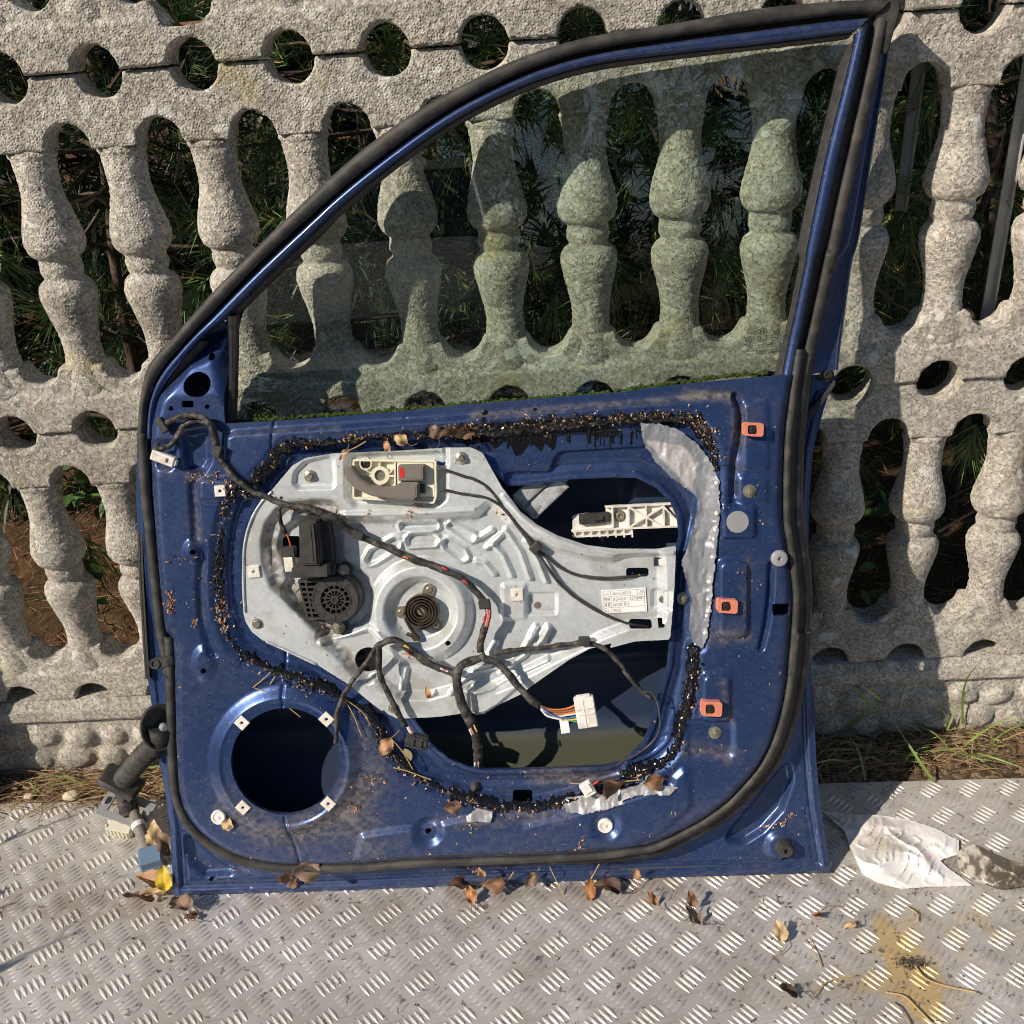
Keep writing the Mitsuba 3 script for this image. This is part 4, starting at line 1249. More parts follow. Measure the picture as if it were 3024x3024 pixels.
def hexnut(r, h, stud=0.0, fl=1.45):
    a = np.arange(6) * np.pi / 3
    v, f = extrude(Polygon(np.stack([r * np.cos(a), r * np.sin(a)], -1)), 0.0012, h, .0006)
    parts = [(v, f), lathe([(r * fl, 0), (r * fl, .0012), (r * .9, .0016), (0, .0016)], 24)]
    if stud:
        parts.append(lathe([(r * .55, h), (r * .55, h + stud), (r * .4, h + stud + .001), (0, h + stud + .001)], 16))
    return join(parts)


for c, x, y in (('B', 165, 1632), ('F', 150, 822), ('C', 1343, 1497), ('C', 450, 1537)):
    q, w = mod_at(c, x, y)
    big = c in 'BF'
    part(RP, 'bolt', on_door(hexnut(.0052 if big else .0034, .005 if big else .0012), q, w, .3), 'plated_bolt', 30)
for c, x, y in (('B', 598, 430), ('B', 1830, 283)):
    q, w = mod_at(c, x, y)
    part(RP, 'nut', on_door(join([lathe([(.0085, 0), (.0085, .0015), (.0062, .003), (.0045, .0035), (.0045, .007)], 24), lathe([(.0042, .003), (.0042, .0075), (.003, .009), (0, .009)], 16)]), q, w), 'plated_bolt', 30)


def square_clip(s=.0085):
    v, f = extrude(Polygon([(-s, -s), (s, -s), (s, s), (-s, s)]).difference(Point(0, 0).buffer(.0022)), 0, .0035, .0012)
    return v, f


for c, x, y, r, at in (('B', 140, 1207, .05, mod_at), ('C', 308, 1463, .02, mod_at), ('N', 1258, 868, .0, pan_at), ('E', 762, 683, .75, pan_at), ('E', 1365, 658, .75, pan_at), ('E', 770, 1287, .75, pan_at), ('E', 1378, 1260, .75, pan_at)):
    q, w = at(c, x, y)
    part(car_door, 'square_clip', on_door(square_clip(.0075 if c == 'N' else .0082), q, w, r), 'white_plastic', 30)
for c, x, y in (('E', 595, 1357), ('I', 1522, 797)):
    q, w = pan_at(c, x, y)
    part(car_door, 'round_clip', on_door(lathe([(.0108, 0), (.0108, .003), (.0095, .0042), (.007, .0042), (.006, .003), (.003, .003), (.0022, .0045), (.0008, .0045), (.0004, .002), (0, .002)], 28), q, w), 'white_plastic', 30)
q, w = pan_at('F', 232, 1162)
part(car_door, 'round_patch', on_door(lathe([(.0108, 0), (.0108, .0007), (.010, .0010), (0, .0010)], 28), q, w), 'olive_patch', 30)
scene['olive_patch'] = pr((0.26, 0.24, 0.12), 0.6)

# white parts label
lab = sv(WM - .007, 'C', [(907, 1437), (1224, 1416), (1236, 1590), (921, 1606)])
w_l = float(np.max(mod.at(np.vstack([lab, lab.mean(0)])))) + .0012
part(RP, 'label', slab(lab, w_l, w_l + .0005, 0), 'paper', False, label='white parts label with four printed rows')
ex_, ey_ = (lab[1] - lab[0]), (lab[3] - lab[0])
LW, LH = np.linalg.norm(ex_), np.linalg.norm(ey_)
lrot = math.atan2(ex_[1], ex_[0])
ink = []


def lab_text(t, fx, fy, hgt):
    m = meshkit.text_mesh(t, hgt, 0.0003)
    v = np.array(m.vertices) + [fx * LW, -fy * LH, 0]
    ink.append((v, m.faces))


def lab_rect(a, b, c_, d_):
    v, f = extrude(shapely.box(a * LW, -d_ * LH, c_ * LW, -b * LH), 0, .0003)
    ink.append((v, f))


for r, (k, t, z) in enumerate((('LOT', 'AH3.WSY', 'JM'), ('', '82460-2E010', 'U7'), ('', 'NON RH', ''), ('ALC', 'RU2', ''))):
    y = .06 + .235 * r
    if k:
        lab_text(k, .05, y + .165, .0026)
    lab_text(t, .245, y + .178, .0042)
    if z:
        lab_text(z, .84, y + .175, .0042)
    lab_rect(.035, y + .225, .965, y + .236)
    lab_rect(.035, y - .005, .05 - .008, y + .23)
    lab_rect(.205, y, .212, y + .23)
    lab_rect(.96, y - .005, .967, y + .23)
    if r < 2:
        lab_rect(.80, y, .807, y + .23)
lab_rect(.035, .05, .965, .06)
for r in (1, 2):   # two small words in another script: blocks of strokes
    for k in range(2):
        x0, y0 = .06 + .07 * k, .10 + .235 * r
        for s_ in ((0, 0, .05, .025), (0, .05, .05, .07), (0, 0, .010, .12), (.03, 0, .04, .12), (0, .10, .05, .12)):
            lab_rect(x0 + s_[0], y0 + s_[1], x0 + s_[2], y0 + s_[3])
part(RP, 'label_print', on_door(join(ink), lab[0], w_l + .0005, lrot), 'ink', False)

for l in (('E', [(932, 104), (1100, 180), (1288, 268)]), ('B', [(66, 1540), (55, 1330), (60, 1010), (112, 800), (195, 650), (285, 555)])):
    ps = spline(sv(WM, *l), step=.004)
    part(RP, 'edge_lip', tube(door(ps[:, 0], ps[:, 1], WM + .0008), .0019, 8), 'galvanised', True)
# interior door handle
hq = lambda pts, w: sv(w, 'B', pts)
HB = WM - .006
hb = car_door + '__inside_handle'
USED[hb] = 0
bez = rnd(hq([(947, 290), (1625, 300), (1630, 590), (1610, 652), (955, 612), (945, 590)], HB + .008), .003)
inner = rnd(hq([(975, 318), (1285, 318), (1285, 590), (975, 585)], HB + .008), .003)
bz = [slab(bez, HB, HB + .004)]
rim_ = Polygon(bez).difference(Polygon(bez).buffer(-.0026))
v, f = extrude(rim_, HB + .003, HB + .013, .0005)
bz.append((door(v[:, 0], v[:, 1], v[:, 2]), f))
for l in ([(975, 430), (1110, 425)], [(1225, 425), (1290, 430)], [(1165, 320), (1165, 365)], [(1165, 485), (1165, 590)], [(1290, 310), (1290, 620)], [(1250, 400), (1290, 350)]):
    g = LineString(hq(l, HB + .008)).buffer(.0011)
    v, f = extrude(g, HB + .003, HB + .0115, .0003)
    bz.append((door(v[:, 0], v[:, 1], v[:, 2]), f))
for x, y, r0, r1, hh in ((1165, 425, .0075, .0125, .0115), (1048, 330, .0068, .0085, .012)):
    bz.append(on_door(lathe([(r1, .003), (r1, hh), (r0, hh), (r0, .005), (0, .005)], 28), hq([(x, y)], HB + .011)[0], HB))
blk = rnd(hq([(1300, 305), (1600, 310), (1610, 600), (1310, 610)], HB + .012), .002)
bz.append(slab(blk, HB + .003, HB + .011, .001))
part(car_door, 'inside_handle', join(bz), 'cream_plastic', 30, label='inner door handle with a cream plastic housing')
del scene[car_door + '__inside_handle_001']
put(hb, join(bz), 'cream_plastic', 30)
labels[hb] = labels.pop(car_door + '__inside_handle_001')
lev = rnd(hq([(858, 362), (930, 350), (968, 392), (1015, 450), (1090, 505), (1190, 526), (1285, 518), (1330, 482), (1482, 480), (1484, 600), (1440, 638), (1300, 628), (1100, 598), (960, 538), (890, 460)], HB + .028), .003)
part(hb, 'lever', slab(lev, HB + .012, HB + .030, .005), 'taupe_plastic', 45, label='grey brown curved pull lever')
kn = rnd(hq([(1308, 342), (1528, 338), (1528, 470), (1312, 478)], HB + .026), .003)
part(hb, 'lock_knob', slab(kn, HB + .012, HB + .026, .004), 'taupe_plastic', 45)
part(hb, 'red_mark', slab(rnd(hq([(1323, 363), (1358, 363), (1362, 444), (1328, 446)], HB + .027), .001), HB + .0255, HB + .0266, .0004), 'red_plastic', 30, label='red lock mark')
part(hb, 'shaft', slab(hq([(1480, 500), (1530, 500), (1530, 570), (1480, 570)], HB + .018), HB + .01, HB + .017), 'black_plastic', 30)
part(hb, 'screw', on_door(screw(.0042, .0045), hq([(1048, 330)], HB + .012)[0], HB + .006), 'dark_metal', 30)
part(hb, 'screw', on_door(join([lathe([(.0072, 0), (.0072, .003), (0, .003)], 6), lathe([(.002, .003), (.002, .0035), (0, .0036)], 10)]), hq([(1165, 428)], HB + .009)[0], HB + .005), 'plated_bolt', 30)

# window motor
WT = WM - .019
mo = car_door + '__window_motor'
mq = lambda pts, w: sv(w, 'B', pts)
put(mo, join([slab(rnd(mq([(520, 780), (700, 792), (742, 1000), (745, 1165), (500, 1168), (492, 1000), (492, 800)], WT + .05), .004), WT + .004, WT + .030, .002),
              slab(rnd(mq([(492, 800), (520, 776), (640, 792), (662, 1000), (672, 1168), (500, 1166)], WT + .056), .004), WT + .026, WT + .056, .008)]), 'black_plastic', 40)
labels[mo] = {'label': 'black electric window motor with a webbed round gear cover'}
part(mo, 'collar', join([slab(rnd(mq([(437, 1180), (500, 1165), (735, 1150), (742, 1258), (440, 1268)], WT + .05), .003), WT + .010, WT + .048, .003), slab(rnd(mq([(735, 1150), (795, 1150), (800, 1235), (745, 1240)], WT + .03), .002), WT + .006, WT + .030, .002)]), 'black_plastic', 40)
gc = mq([(800, 1438)], WT + .028)[0]
R1 = np.linalg.norm(mq([(800 + 195, 1438)], WT + .028)[0] - gc)
cover = Point(0, 0).buffer(R1, 48)
for k in range(14):
    a = k * 2 * np.pi / 14
    for r0, r1, wd in ((.17, .38, .16), (.44, .62, .18)):
        seg = Polygon([(R1 * r * math.cos(a + t), R1 * r * math.sin(a + t)) for r, t in [(r0, -wd), (r1, -wd), (r1, 0), (r1, wd), (r0, wd), (r0, 0)]])
        cover = cover.difference(seg.buffer(-.0004))
v, f = extrude(cover, .018, .028, .0012)
gear = [on_door((v, f), gc, WT), on_door(lathe([(R1 * 1.08, 0), (R1 * 1.08, .016), (R1 * 1.0, .020), (R1 * .97, .0185), (0, .0185)], 48), gc, WT)]
for rr, hh in ((.66, .0295), (.97, .0290), (.14, .030)):
    v, f = extrude(Point(0, 0).buffer(R1 * rr, 40).difference(Point(0, 0).buffer(R1 * (rr - .06), 40)), .02, hh, .0006)
    gear.append(on_door((v, f), gc, WT))
for k in range(10):
    a = k * 2 * np.pi / 10 + .2
    v, f = extrude(LineString([(R1 * .70 * math.cos(a), R1 * .70 * math.sin(a)), (R1 * .93 * math.cos(a), R1 * .93 * math.sin(a))]).buffer(.0013), .02, .0292, .0004)
    gear.append(on_door((v, f), gc, WT))
part(mo, 'gear_cover', join(gear), 'black_plastic', 35)
comb = [slab(rnd(mq([(500, 1285), (720, 1275), (660, 1350), (640, 1450), (680, 1560), (720, 1590), (580, 1605), (520, 1480)], WT + .01), .003), WT + .001, WT + .010, .001)]
for y in range(1290, 1600, 42):
    g = LineString(mq([(512 + (y - 1290) * .22, y), (660, y + 4)], WT + .025)).buffer(.0014)
    v, f = extrude(g, WT + .008, WT + .026, .0005)
    comb.append((door(v[:, 0], v[:, 1], v[:, 2]), f))
for l in ([(505, 1290), (580, 1600)], [(560, 1290), (620, 1600)], [(505, 1285), (700, 1285)], [(575, 1600), (720, 1585)]):
    g = LineString(mq(l, WT + .025)).buffer(.0014)
    v, f = extrude(g, WT + .008, WT + .0265, .0005)
    comb.append((door(v[:, 0], v[:, 1], v[:, 2]), f))
part(mo, 'web', join(comb), 'black_plastic', 30)
for x, y, px_, py_ in ((868, 1203, 850, 1300), (533, 1403, 640, 1430), (830, 1665, 810, 1580)):
    a, b = mq([(x, y)], WT + .016)[0], mq([(px_, py_)], WT + .016)[0]
    g = LineString([a, b]).buffer(.0105)
    v, f = extrude(g, WT, WT + .015, .002)
    part(mo, 'ear', (door(v[:, 0], v[:, 1], v[:, 2]), f), 'black_plastic', 40)
    part(mo, 'nut', on_door(hexnut(.0058, .0065, .004, 1.5), a, WT + .015, .2), 'plated_bolt', 30)
# counterbalance spiral spring
SPW = float(mod.at(sv(WM - .012, 'B', [(1500, 1530)]))[0])
sc_ = sv(SPW + .008, 'B', [(1503, 1530)])[0]
r_o = np.linalg.norm(sv(SPW + .008, 'B', [(1648, 1530)])[0] - sc_)
th = np.linspace(0, 2 * np.pi * 4.6, 420)
rr = r_o * (0.24 + 0.76 * th / th[-1])
aa = -th + 2.0
inn = np.stack([rr * np.cos(aa), rr * np.sin(aa)], -1)
out_ = np.stack([(rr + .0015) * np.cos(aa), (rr + .0015) * np.sin(aa)], -1)
ringv = np.stack([np.column_stack([inn, np.full(420, .003)]), np.column_stack([inn, np.full(420, .0135)]), np.column_stack([out_, np.full(420, .0135)]), np.column_stack([out_, np.full(420, .003)])], 1).reshape(-1, 3)
sp = car_door + '__spiral_spring'
put(sp, on_door((ringv, grid_faces(420, 4, True)), sc_, SPW), 'spring_steel', 30)
labels[sp] = {'label': 'flat spiral counterbalance spring, dark brown'}
scene['spring_steel'] = pr((0.10, 0.075, 0.055), 0.38, metallic=0.6)
lobes = [sv(SPW + .002, 'B', [(x, y)])[0] - sc_ for x, y in ((1567, 1355), (1622, 1642), (1338, 1540))]
base_ = shapely.union_all([Point(0, 0).buffer(r_o * .95)] + [LineString([(0, 0), l]).buffer(.0085) for l in lobes])
part(sp, 'bracket', on_door(extrude(base_, 0, .0025, .0008), sc_, SPW), 'plated_bolt', 35)
for l in lobes:
    part(sp, 'rivet', on_door(lathe([(.0042, 0), (.0042, .0012), (.003, .002), (.0016, .002), (.0012, .0008), (0, .0008)], 20), sc_ + l, SPW + .0025), 'plated_bolt', 30)
part(sp, 'arbor', on_door(extrude(Point(0, 0).buffer(r_o * .21).difference(shapely.affinity.rotate(shapely.box(-.012, -.0012, .012, .0012), -55)), .002, .012, .0008), sc_, SPW), 'plated_bolt', 35)
t_l = spline(sv(SPW + .008, 'B', [(1372, 1590), (1410, 1660), (1450, 1720), (1480, 1755)]), n=24)
nrm_ = np.gradient(t_l, axis=0)
nrm_ = np.stack([-nrm_[:, 1], nrm_[:, 0]], -1) / np.linalg.norm(nrm_, axis=1)[:, None] * .0013
tv = np.stack([np.column_stack([t_l + nrm_, np.full(24, SPW + .003)]), np.column_stack([t_l + nrm_, np.full(24, SPW + .0135)]), np.column_stack([t_l - nrm_, np.full(24, SPW + .0135)]), np.column_stack([t_l - nrm_, np.full(24, SPW + .003)])], 1).reshape(-1, 3)
part(sp, 'tail', join([(door(tv[:, 0], tv[:, 1], tv[:, 2]), grid_faces(24, 4, True)), slab(rnd(sv(SPW + .012, 'B', [(1370, 1725), (1385, 1712), (1485, 1750), (1490, 1768), (1440, 1775), (1420, 1745)]), .001), SPW + .004, SPW + .014, .001)]), 'spring_steel', 30)
# toothed wheel inside the lower hole
a = np.linspace(0, 2 * np.pi, 160)
gg = Polygon(np.stack([(.052 + .0028 * np.sign(np.sin(26 * a))) * np.cos(a), (.052 + .0028 * np.sign(np.sin(26 * a))) * np.sin(a)], -1)).buffer(0)
part(car_door, 'gear_wheel', on_door(extrude(gg, 0, .003, .0006), sv(WM - .025, 'E', [(1705, 215)])[0] + [.036, .004], WM - .027), 'black_metal', 30)
# ------------------------------------------------------------------ mastic, tape, wiring and small parts on the door
MODW = lambda q: mod.at(q)


def wire(parent, name, segs, r, bsdf, label=None, wob=0.0012, sides=10, seed=1):
    """segs: (crop, [(x, y, w), ...]) with w the height of the cable's middle above the door plane."""
    pts = []
    for c, l in segs:
        l = np.asarray(l, float)
        uv = survey(cv(c, l[:, :2]), l[:, 2])
        pts.append(np.column_stack([uv, l[:, 2]]))
    p = spline(np.vstack(pts), step=.0035)
    X = door(p[:, 0], p[:, 1], p[:, 2])
    X = X + wob * 2 * (np.stack([meshkit.fbm(np.column_stack([np.arange(len(p)) * .16, k + 0 * p[:, 0], seed + 0 * p[:, 0]]), 2, seed) for k in range(3)], -1) - .5)
    rad = r * (1 + .5 * (meshkit.fbm(np.column_stack([np.arange(len(p)) * .35, 0 * p[:, 0], seed + 0 * p[:, 0]]), 2, seed + 3) - .5)) if np.isscalar(r) else np.interp(np.linspace(0, 1, len(p)), np.linspace(0, 1, len(r)), r) * (1 + .35 * (meshkit.fbm(np.column_stack([np.arange(len(p)) * .45, 0 * p[:, 0], seed + 0 * p[:, 0]]), 2, seed + 3) - .5))
    return part(parent, name, tube(X, rad, sides), bsdf, True, label=label)


def tape_bump(p, n, uv):
    return fbm(p.x * 90, p.y * 90, p.z * 90, 2) + .5 * fbm(p.x * 260, p.y * 260, p.z * 260, 2)


scene['wire_tape'] = bumped(pr(proc(lambda p, n, uv: mix((0.022, 0.021, 0.02), (0.085, 0.078, 0.068), smoothstep(.4, .75, fbm(p.x * 110, p.y * 110, p.z * 110, 3)))), 0.6, spec=.4), tape_bump, 0.0035)
for nm_, cc in (('wire_orange', (.55, .17, .05)), ('wire_blue', (.07, .16, .45)), ('wire_white', (.7, .68, .62)), ('wire_green', (.05, .25, .13)), ('wire_pink', (.6, .25, .35)), ('wire_yellow', (.6, .45, .08)), ('wire_brown', (.28, .13, .06)), ('wire_red', (.5, .05, .04))):
    scene[nm_] = pr(cc, .4)
wh = car_door + '__wiring_harness'
a_ = wire(car_door, 'wiring_harness', [('A', [(225, 430, .068), (320, 380, .075), (430, 348, .078), (540, 362, .078), (600, 412, .076), (632, 480, .074), (657, 580, .070), (680, 680, .068), (722, 750, .068), (780, 820, .068), (840, 880, .068), (905, 930, .066), (980, 985, .064), (1080, 1020, .064), (1180, 1060, .066), (1300, 1088, .074), (1450, 1120, .082), (1600, 1180, .074), (1700, 1250, .068)]),
                                       ('B', [(990, 915, .062), (1200, 1002, .060), (1400, 1095, .062), (1600, 1165, .065), (1750, 1225, .068), (1870, 1290, .068)]),
                                       ('F', [(790, 50, .070), (822, 100, .072), (826, 160, .072), (806, 240, .070), (785, 310, .068), (768, 370, .068), (772, 430, .070)])],
          [.0045, .0045, .0043, .0048, .0052, .0046, .0040, .0038, .0042, .0054, .0058, .0050, .0048, .0048, .0050, .0050, .0050, .0050, .0046, .0048, .0050], 'wire_tape', label='black taped cable harness hanging across the carrier plate')
wire(wh, 'branch', [('A', [(150, 640, .066), (220, 620, .064), (280, 600, .064), (340, 530, .066), (390, 440, .068), (450, 402, .070), (530, 396, .070), (600, 430, .072)])], .0040, 'wire_tape', seed=2)
wire(wh, 'branch', [('A', [(1200, 1065, .068), (1168, 1120, .064), (1188, 1230, .060), (1228, 1310, .058)])], .0034, 'wire_tape', seed=3)
wire(wh, 'branch', [('F', [(772, 430, .070), (800, 468, .072), (900, 510, .074), (980, 590, .078), (1060, 690, .084), (1130, 770, .088), (1192, 815, .090)])], [.0048, .0054, .0052, .0050], 'wire_tape', seed=4)
wire(wh, 'branch', [('F', [(780, 460, .070), (700, 488, .074), (632, 525, .078), (602, 590, .080), (602, 650, .080), (615, 720, .078), (640, 790, .076), (690, 900, .072), (730, 980, .068), (752, 1080, .060), (755, 1180, .045), (752, 1262, .030)])], [.0056, .0066, .0070, .0070, .0070, .0066], 'wire_tape', seed=5)
wire(wh, 'branch', [('F', [(600, 580, .080), (540, 560, .076), (450, 528, .072), (350, 470, .070), (260, 400, .072), (180, 342, .078), (110, 345, .080), (40, 382, .078)])], [.0050, .0052, .0056, .0050, .0044], 'wire_tape', seed=6)
wire(wh, 'branch', [('E', [(1832, 100, .080), (1730, 138, .078), (1640, 262, .072), (1550, 392, .068), (1480, 502, .068), (1442, 620, .070), (1436, 760, .076), (1430, 832, .078)])], .0034, 'wire_tape', seed=7)
wire(wh, 'branch', [('E', [(1735, 132, .078), (1740, 280, .076)]), ('F', [(42, 470, .076), (50, 580, .076), (110, 720, .076), (180, 850, .076), (238, 955, .078)])], .0040, 'wire_tape', seed=8)
wire(wh, 'branch', [('F', [(870, 436, .060), (1000, 416, .058), (1200, 396, .056), (1400, 372, .056), (1510, 352, .058), (1600, 375, .058), (1700, 440, .058), (1800, 550, .058), (1900, 680, .060)]), ('G', [(100, 430, .062), (200, 550, .064), (300, 642, .066)])], .0036, 'wire_tape', seed=9)
wire(wh, 'branch', [('G', [(235, 590, .066), (305, 592, .068), (348, 680, .070), (358, 800, .070), (322, 920, .070), (210, 1018, .068), (60, 1110, .066)]), ('I', [(1620, 500, .066), (1500, 545, .068), (1445, 560, .068)])], .0014, 'rubber', seed=10)
for k, (cn, l) in enumerate((('wire_orange', [(1195, 805, .092), (1280, 835, .094), (1380, 830, .094), (1455, 800, .094)]), ('wire_brown', [(1198, 812, .095), (1290, 850, .096), (1390, 845, .095), (1455, 825, .094)]), ('wire_orange', [(1200, 820, .093), (1290, 862, .092), (1395, 860, .094), (1458, 845, .094)]),
                           ('wire_white', [(1203, 826, .096), (1300, 880, .096), (1400, 872, .096), (1460, 862, .094)]), ('wire_blue', [(1200, 815, .098), (1270, 868, .099), (1370, 895, .098), (1465, 882, .095)]), ('wire_yellow', [(1205, 835, .094), (1280, 890, .094), (1390, 905, .095), (1470, 902, .094)]),
                           ('wire_green', [(1390, 908, .094), (1430, 918, .094), (1478, 922, .094)]), ('wire_white', [(1200, 830, .097), (1250, 880, .097), (1350, 905, .097)]))):
    wire(wh, 'loose_wire', [('F', l)], .00135, cn, sides=6, wob=.0003, seed=20 + k)
for k, (c, cn, l) in enumerate((('A', 'wire_orange', [(1226, 1300, .059), (1250, 1360, .057), (1270, 1432, .054)]), ('F', 'wire_pink', [(815, 118, .077), (820, 170, .078), (806, 240, .076)]), ('F', 'wire_orange', [(832, 120, .077), (834, 165, .078), (815, 245, .076)]), ('F', 'wire_red', [(800, 170, .0765), (795, 215, .076)]),
                              ('F', 'wire_white', [(248, 960, .080), (275, 1010, .080)]), ('F', 'wire_pink', [(256, 955, .081), (288, 1005, .081)]), ('F', 'wire_pink', [(700, 965, .078), (722, 1005, .076)]), ('F', 'wire_yellow', [(722, 945, .079), (745, 990, .077)]), ('F', 'wire_white', [(690, 975, .077), (708, 1015, .075)]),
                              ('F', 'wire_pink', [(755, 1205, .050), (757, 1250, .042)]), ('F', 'wire_white', [(732, 1215, .048), (730, 1252, .040)]), ('F', 'wire_yellow', [(225, 375, .080), (262, 395, .0795)]), ('F', 'wire_orange', [(235, 425, .077), (270, 450, .077)]), ('F', 'wire_white', [(485, 540, .080), (540, 562, .081)]), ('F', 'wire_pink', [(495, 545, .0815), (520, 556, .0815)]),
                              ('B', 'wire_orange', [(1350, 1085, .068), (1395, 1100, .068)]), ('B', 'wire_red', [(1668, 1170, .071), (1715, 1195, .0725)]), ('B', 'wire_red', [(1840, 1275, .074), (1880, 1305, .074)]), ('I', 'wire_red', [(1485, 545, .072), (1440, 572, .072)]))):
    wire(wh, 'loose_wire', [(c, l)], .0013, cn, sides=6, wob=.0003, seed=40 + k)
for cb, segs in enumerate(([('B', [(1640, 372, .064), (1720, 388, .064), (1840, 430, .062)]), ('C', [(0, 640, .062), (100, 702, .060), (200, 822, .058), (300, 960, .056), (400, 1092, .054), (500, 1180, .052), (650, 1290, .052), (800, 1336, .052), (950, 1346, .052), (1090, 1337, .052), (1180, 1330, .044), (1240, 1326, .035)])],
                           [('B', [(1660, 545, .062), (1720, 550, .062), (1830, 575, .060)]), ('C', [(0, 757, .060), (100, 778, .060), (205, 845, .060), (310, 968, .059), (430, 1122, .058), (485, 1210, .056), (600, 1372, .054), (750, 1502, .053), (950, 1615, .052), (1105, 1672, .050), (1180, 1685, .042), (1245, 1692, .034)])])):
    wire(car_door, 'release_cable', segs, .0022, 'black_plastic', label='thin black release cable from the inner handle' if cb == 0 else None, wob=.0002)


def boxy(c, x, y, w, sx, sy, sz, rot, bs, name, parent=wh, label=None, extra=()):
    q = survey(cv(c, [(x, y)]), w)[0]
    m = [box(-sx / 2, sx / 2, -sy / 2, sy / 2, -sz / 2, sz / 2, .0012)] + [box(*e, .0005) for e in extra]
    return part(parent, name, on_door(join(m), q, w, rot), bs, 30, label=label)


boxy('F', 1522, 848, .096, .027, .042, .014, .12, 'white_plastic', 'connector', label='white multi-pin plug on coloured wires', extra=[(-.012, .012, -.002, .000, .006, .0085), (-.012, .012, .006, .008, .006, .0085), (-.003, -.001, -.019, .018, .006, .008), (-.010, .009, .0205, .0235, -.005, .003)])
boxy('F', 1370, 948, .094, .012, .022, .0006, .1, 'paper', 'tag')
boxy('F', 318, 1055, .078, .031, .018, .013, -.25, 'black_plastic', 'connector', extra=[(-.015, .012, -.0085, -.006, .005, .009), (-.012, .012, .004, .0065, .005, .0085), (-.005, -.003, -.008, .008, .005, .009), (.006, .008, -.008, .008, .005, .009)])
boxy('F', 262, 1045, .076, .006, .010, .010, -.25, 'white_plastic', 'connector')
boxy('N', 935, 682, .066, .033, .014, .012, -.42, 'white_plastic', 'connector', label='small white plug hanging at the upper hinge corner', extra=[(-.014, .006, -.003, .003, .005, .009), (.014, .019, -.004, .004, -.004, .004)])
boxy('I', 1422, 588, .070, .017, .020, .011, .5, 'white_plastic', 'connector', extra=[(-.006, .006, -.004, .008, .004, .008)])
boxy('B', 432, 1135, .052, .013, .024, .014, .03, 'white_plastic', 'connector')
boxy('B', 430, 1043, .054, .017, .014, .014, .03, 'black_plastic', 'connector')
boxy('A', 222, 425, .070, .010, .022, .012, .5, 'black_plastic', 'connector')
for c, x, y, w, r in (('C', 440, 1128, .060, .7), ('F', 800, 82, .074, .1), ('F', 1510, 345, .062, 0), ('B', 985, 905, .066, -.5), ('A', 668, 640, .074, 1.2)):
    boxy(c, x, y, w, .016, .012, .010, r, 'black_plastic', 'cable_clip')

# mastic: a bumpy, glossy black bead
scene['mastic_black'] = pr((0.006, 0.006, 0.007), .13, spec=.6)
sph = trimesh.creation.icosphere(1, 1.0)
bl = []
rg = np.random.default_rng(12)
L_ = len(mastic_s)
cu = np.gradient(mastic_s, axis=0)
cu /= np.linalg.norm(cu, axis=1, keepdims=True)
nn = np.stack([-cu[:, 1], cu[:, 0]], -1)
lc = (mastic_s - mastic_s.mean(0))
nn *= np.sign((nn * lc).sum(1))[:, None]
top_zone = sv(WP, 'C', [(0, 270), (1560, 200)])
tapeP = sv(WP, 'C', [(1185, 240), (1210, 380), (1300, 520), (1400, 620), (1560, 740), (1604, 790), (1572, 980), (1530, 1100), (1480, 1250), (1512, 1350), (1552, 1500), (1535, 1700), (1562, 1800), (1625, 1845), (1660, 1780), (1690, 1500), (1720, 1200), (1747, 900), (1740, 650), (1690, 520), (1600, 400), (1480, 300), (1350, 250)])
gapP = sv(WP, 'I', [(1240, 600), (1932, 470), (1932, 640), (1260, 740)])
rb = sv(WP, 'N', [(1235, 1000), (1235, 1900)])
wide = np.zeros(L_)
for k in range(L_):
    q = mastic_s[k]
    f = ldist(q[None], top_zone)[0] < .03
    lft = ldist(q[None], rb)[0] < .03
    wd = .0125 if f else .0062 if lft else .0068
    wd *= .55 + .9 * meshkit.noise(np.array([[k * .11, 3.3, 0]]))[0]
    if sdf(q[None], tapeP)[0] < .002:
        wd = 0
    if lft and meshkit.noise(np.array([[k * .06, 8.3, 0]]))[0] < .35:
        wd *= .3
    wide[k] = wd
mp = np.vstack([mastic_s, mastic_s[:1]])
ms_t = Sheet(mastic_s.min(0) - .05, mastic_s.max(0) + .05, .0016, 0)
kd = np.flatnonzero(Polygon(mp).buffer(0).boundary.buffer(.05).is_empty == False) if False else np.arange(len(ms_t.P))
from scipy.spatial import cKDTree
dist_, idx_ = cKDTree(mastic_s).query(ms_t.P)
qn = np.column_stack([ms_t.P, 0 * dist_])
out_s = ((ms_t.P - mastic_s[idx_]) * nn[idx_]).sum(1)
rag = (meshkit.fbm(qn * [150, 110, 1], 2, 5) - .5) * .009 + (meshkit.fbm(qn * [330, 60, 1], 2, 8) - .5) * .008
inner_smear = np.where(out_s < 0, .55 * wide[idx_] * meshkit.noise(qn * [150, 30, 1], 12), 0)
dcut = dist_ - wide[idx_] * (.75 + .25 * np.sign(-out_s)) - inner_smear + rag
dcut[wide[idx_] == 0] = 1
thick = np.clip(-dcut / .005, 0, 1) ** .5
clot = meshkit.fbm(qn * 105, 3, 21)
ms_t.H = panel.at(ms_t.P) + .0003 + thick * (.0012 + .0052 * np.clip(clot - .30, 0, 1) * 1.6 + .0012 * (1 - np.abs(2 * meshkit.noise(qn * 420, 3) - 1)))
ms_t.cut = dcut
kk2 = np.zeros(len(ms_t.P), bool)
u_, h_, _, f_ = ms_t.mesh(.0004)
bl.append((door(u_[:, 0], u_[:, 1], h_), f_))
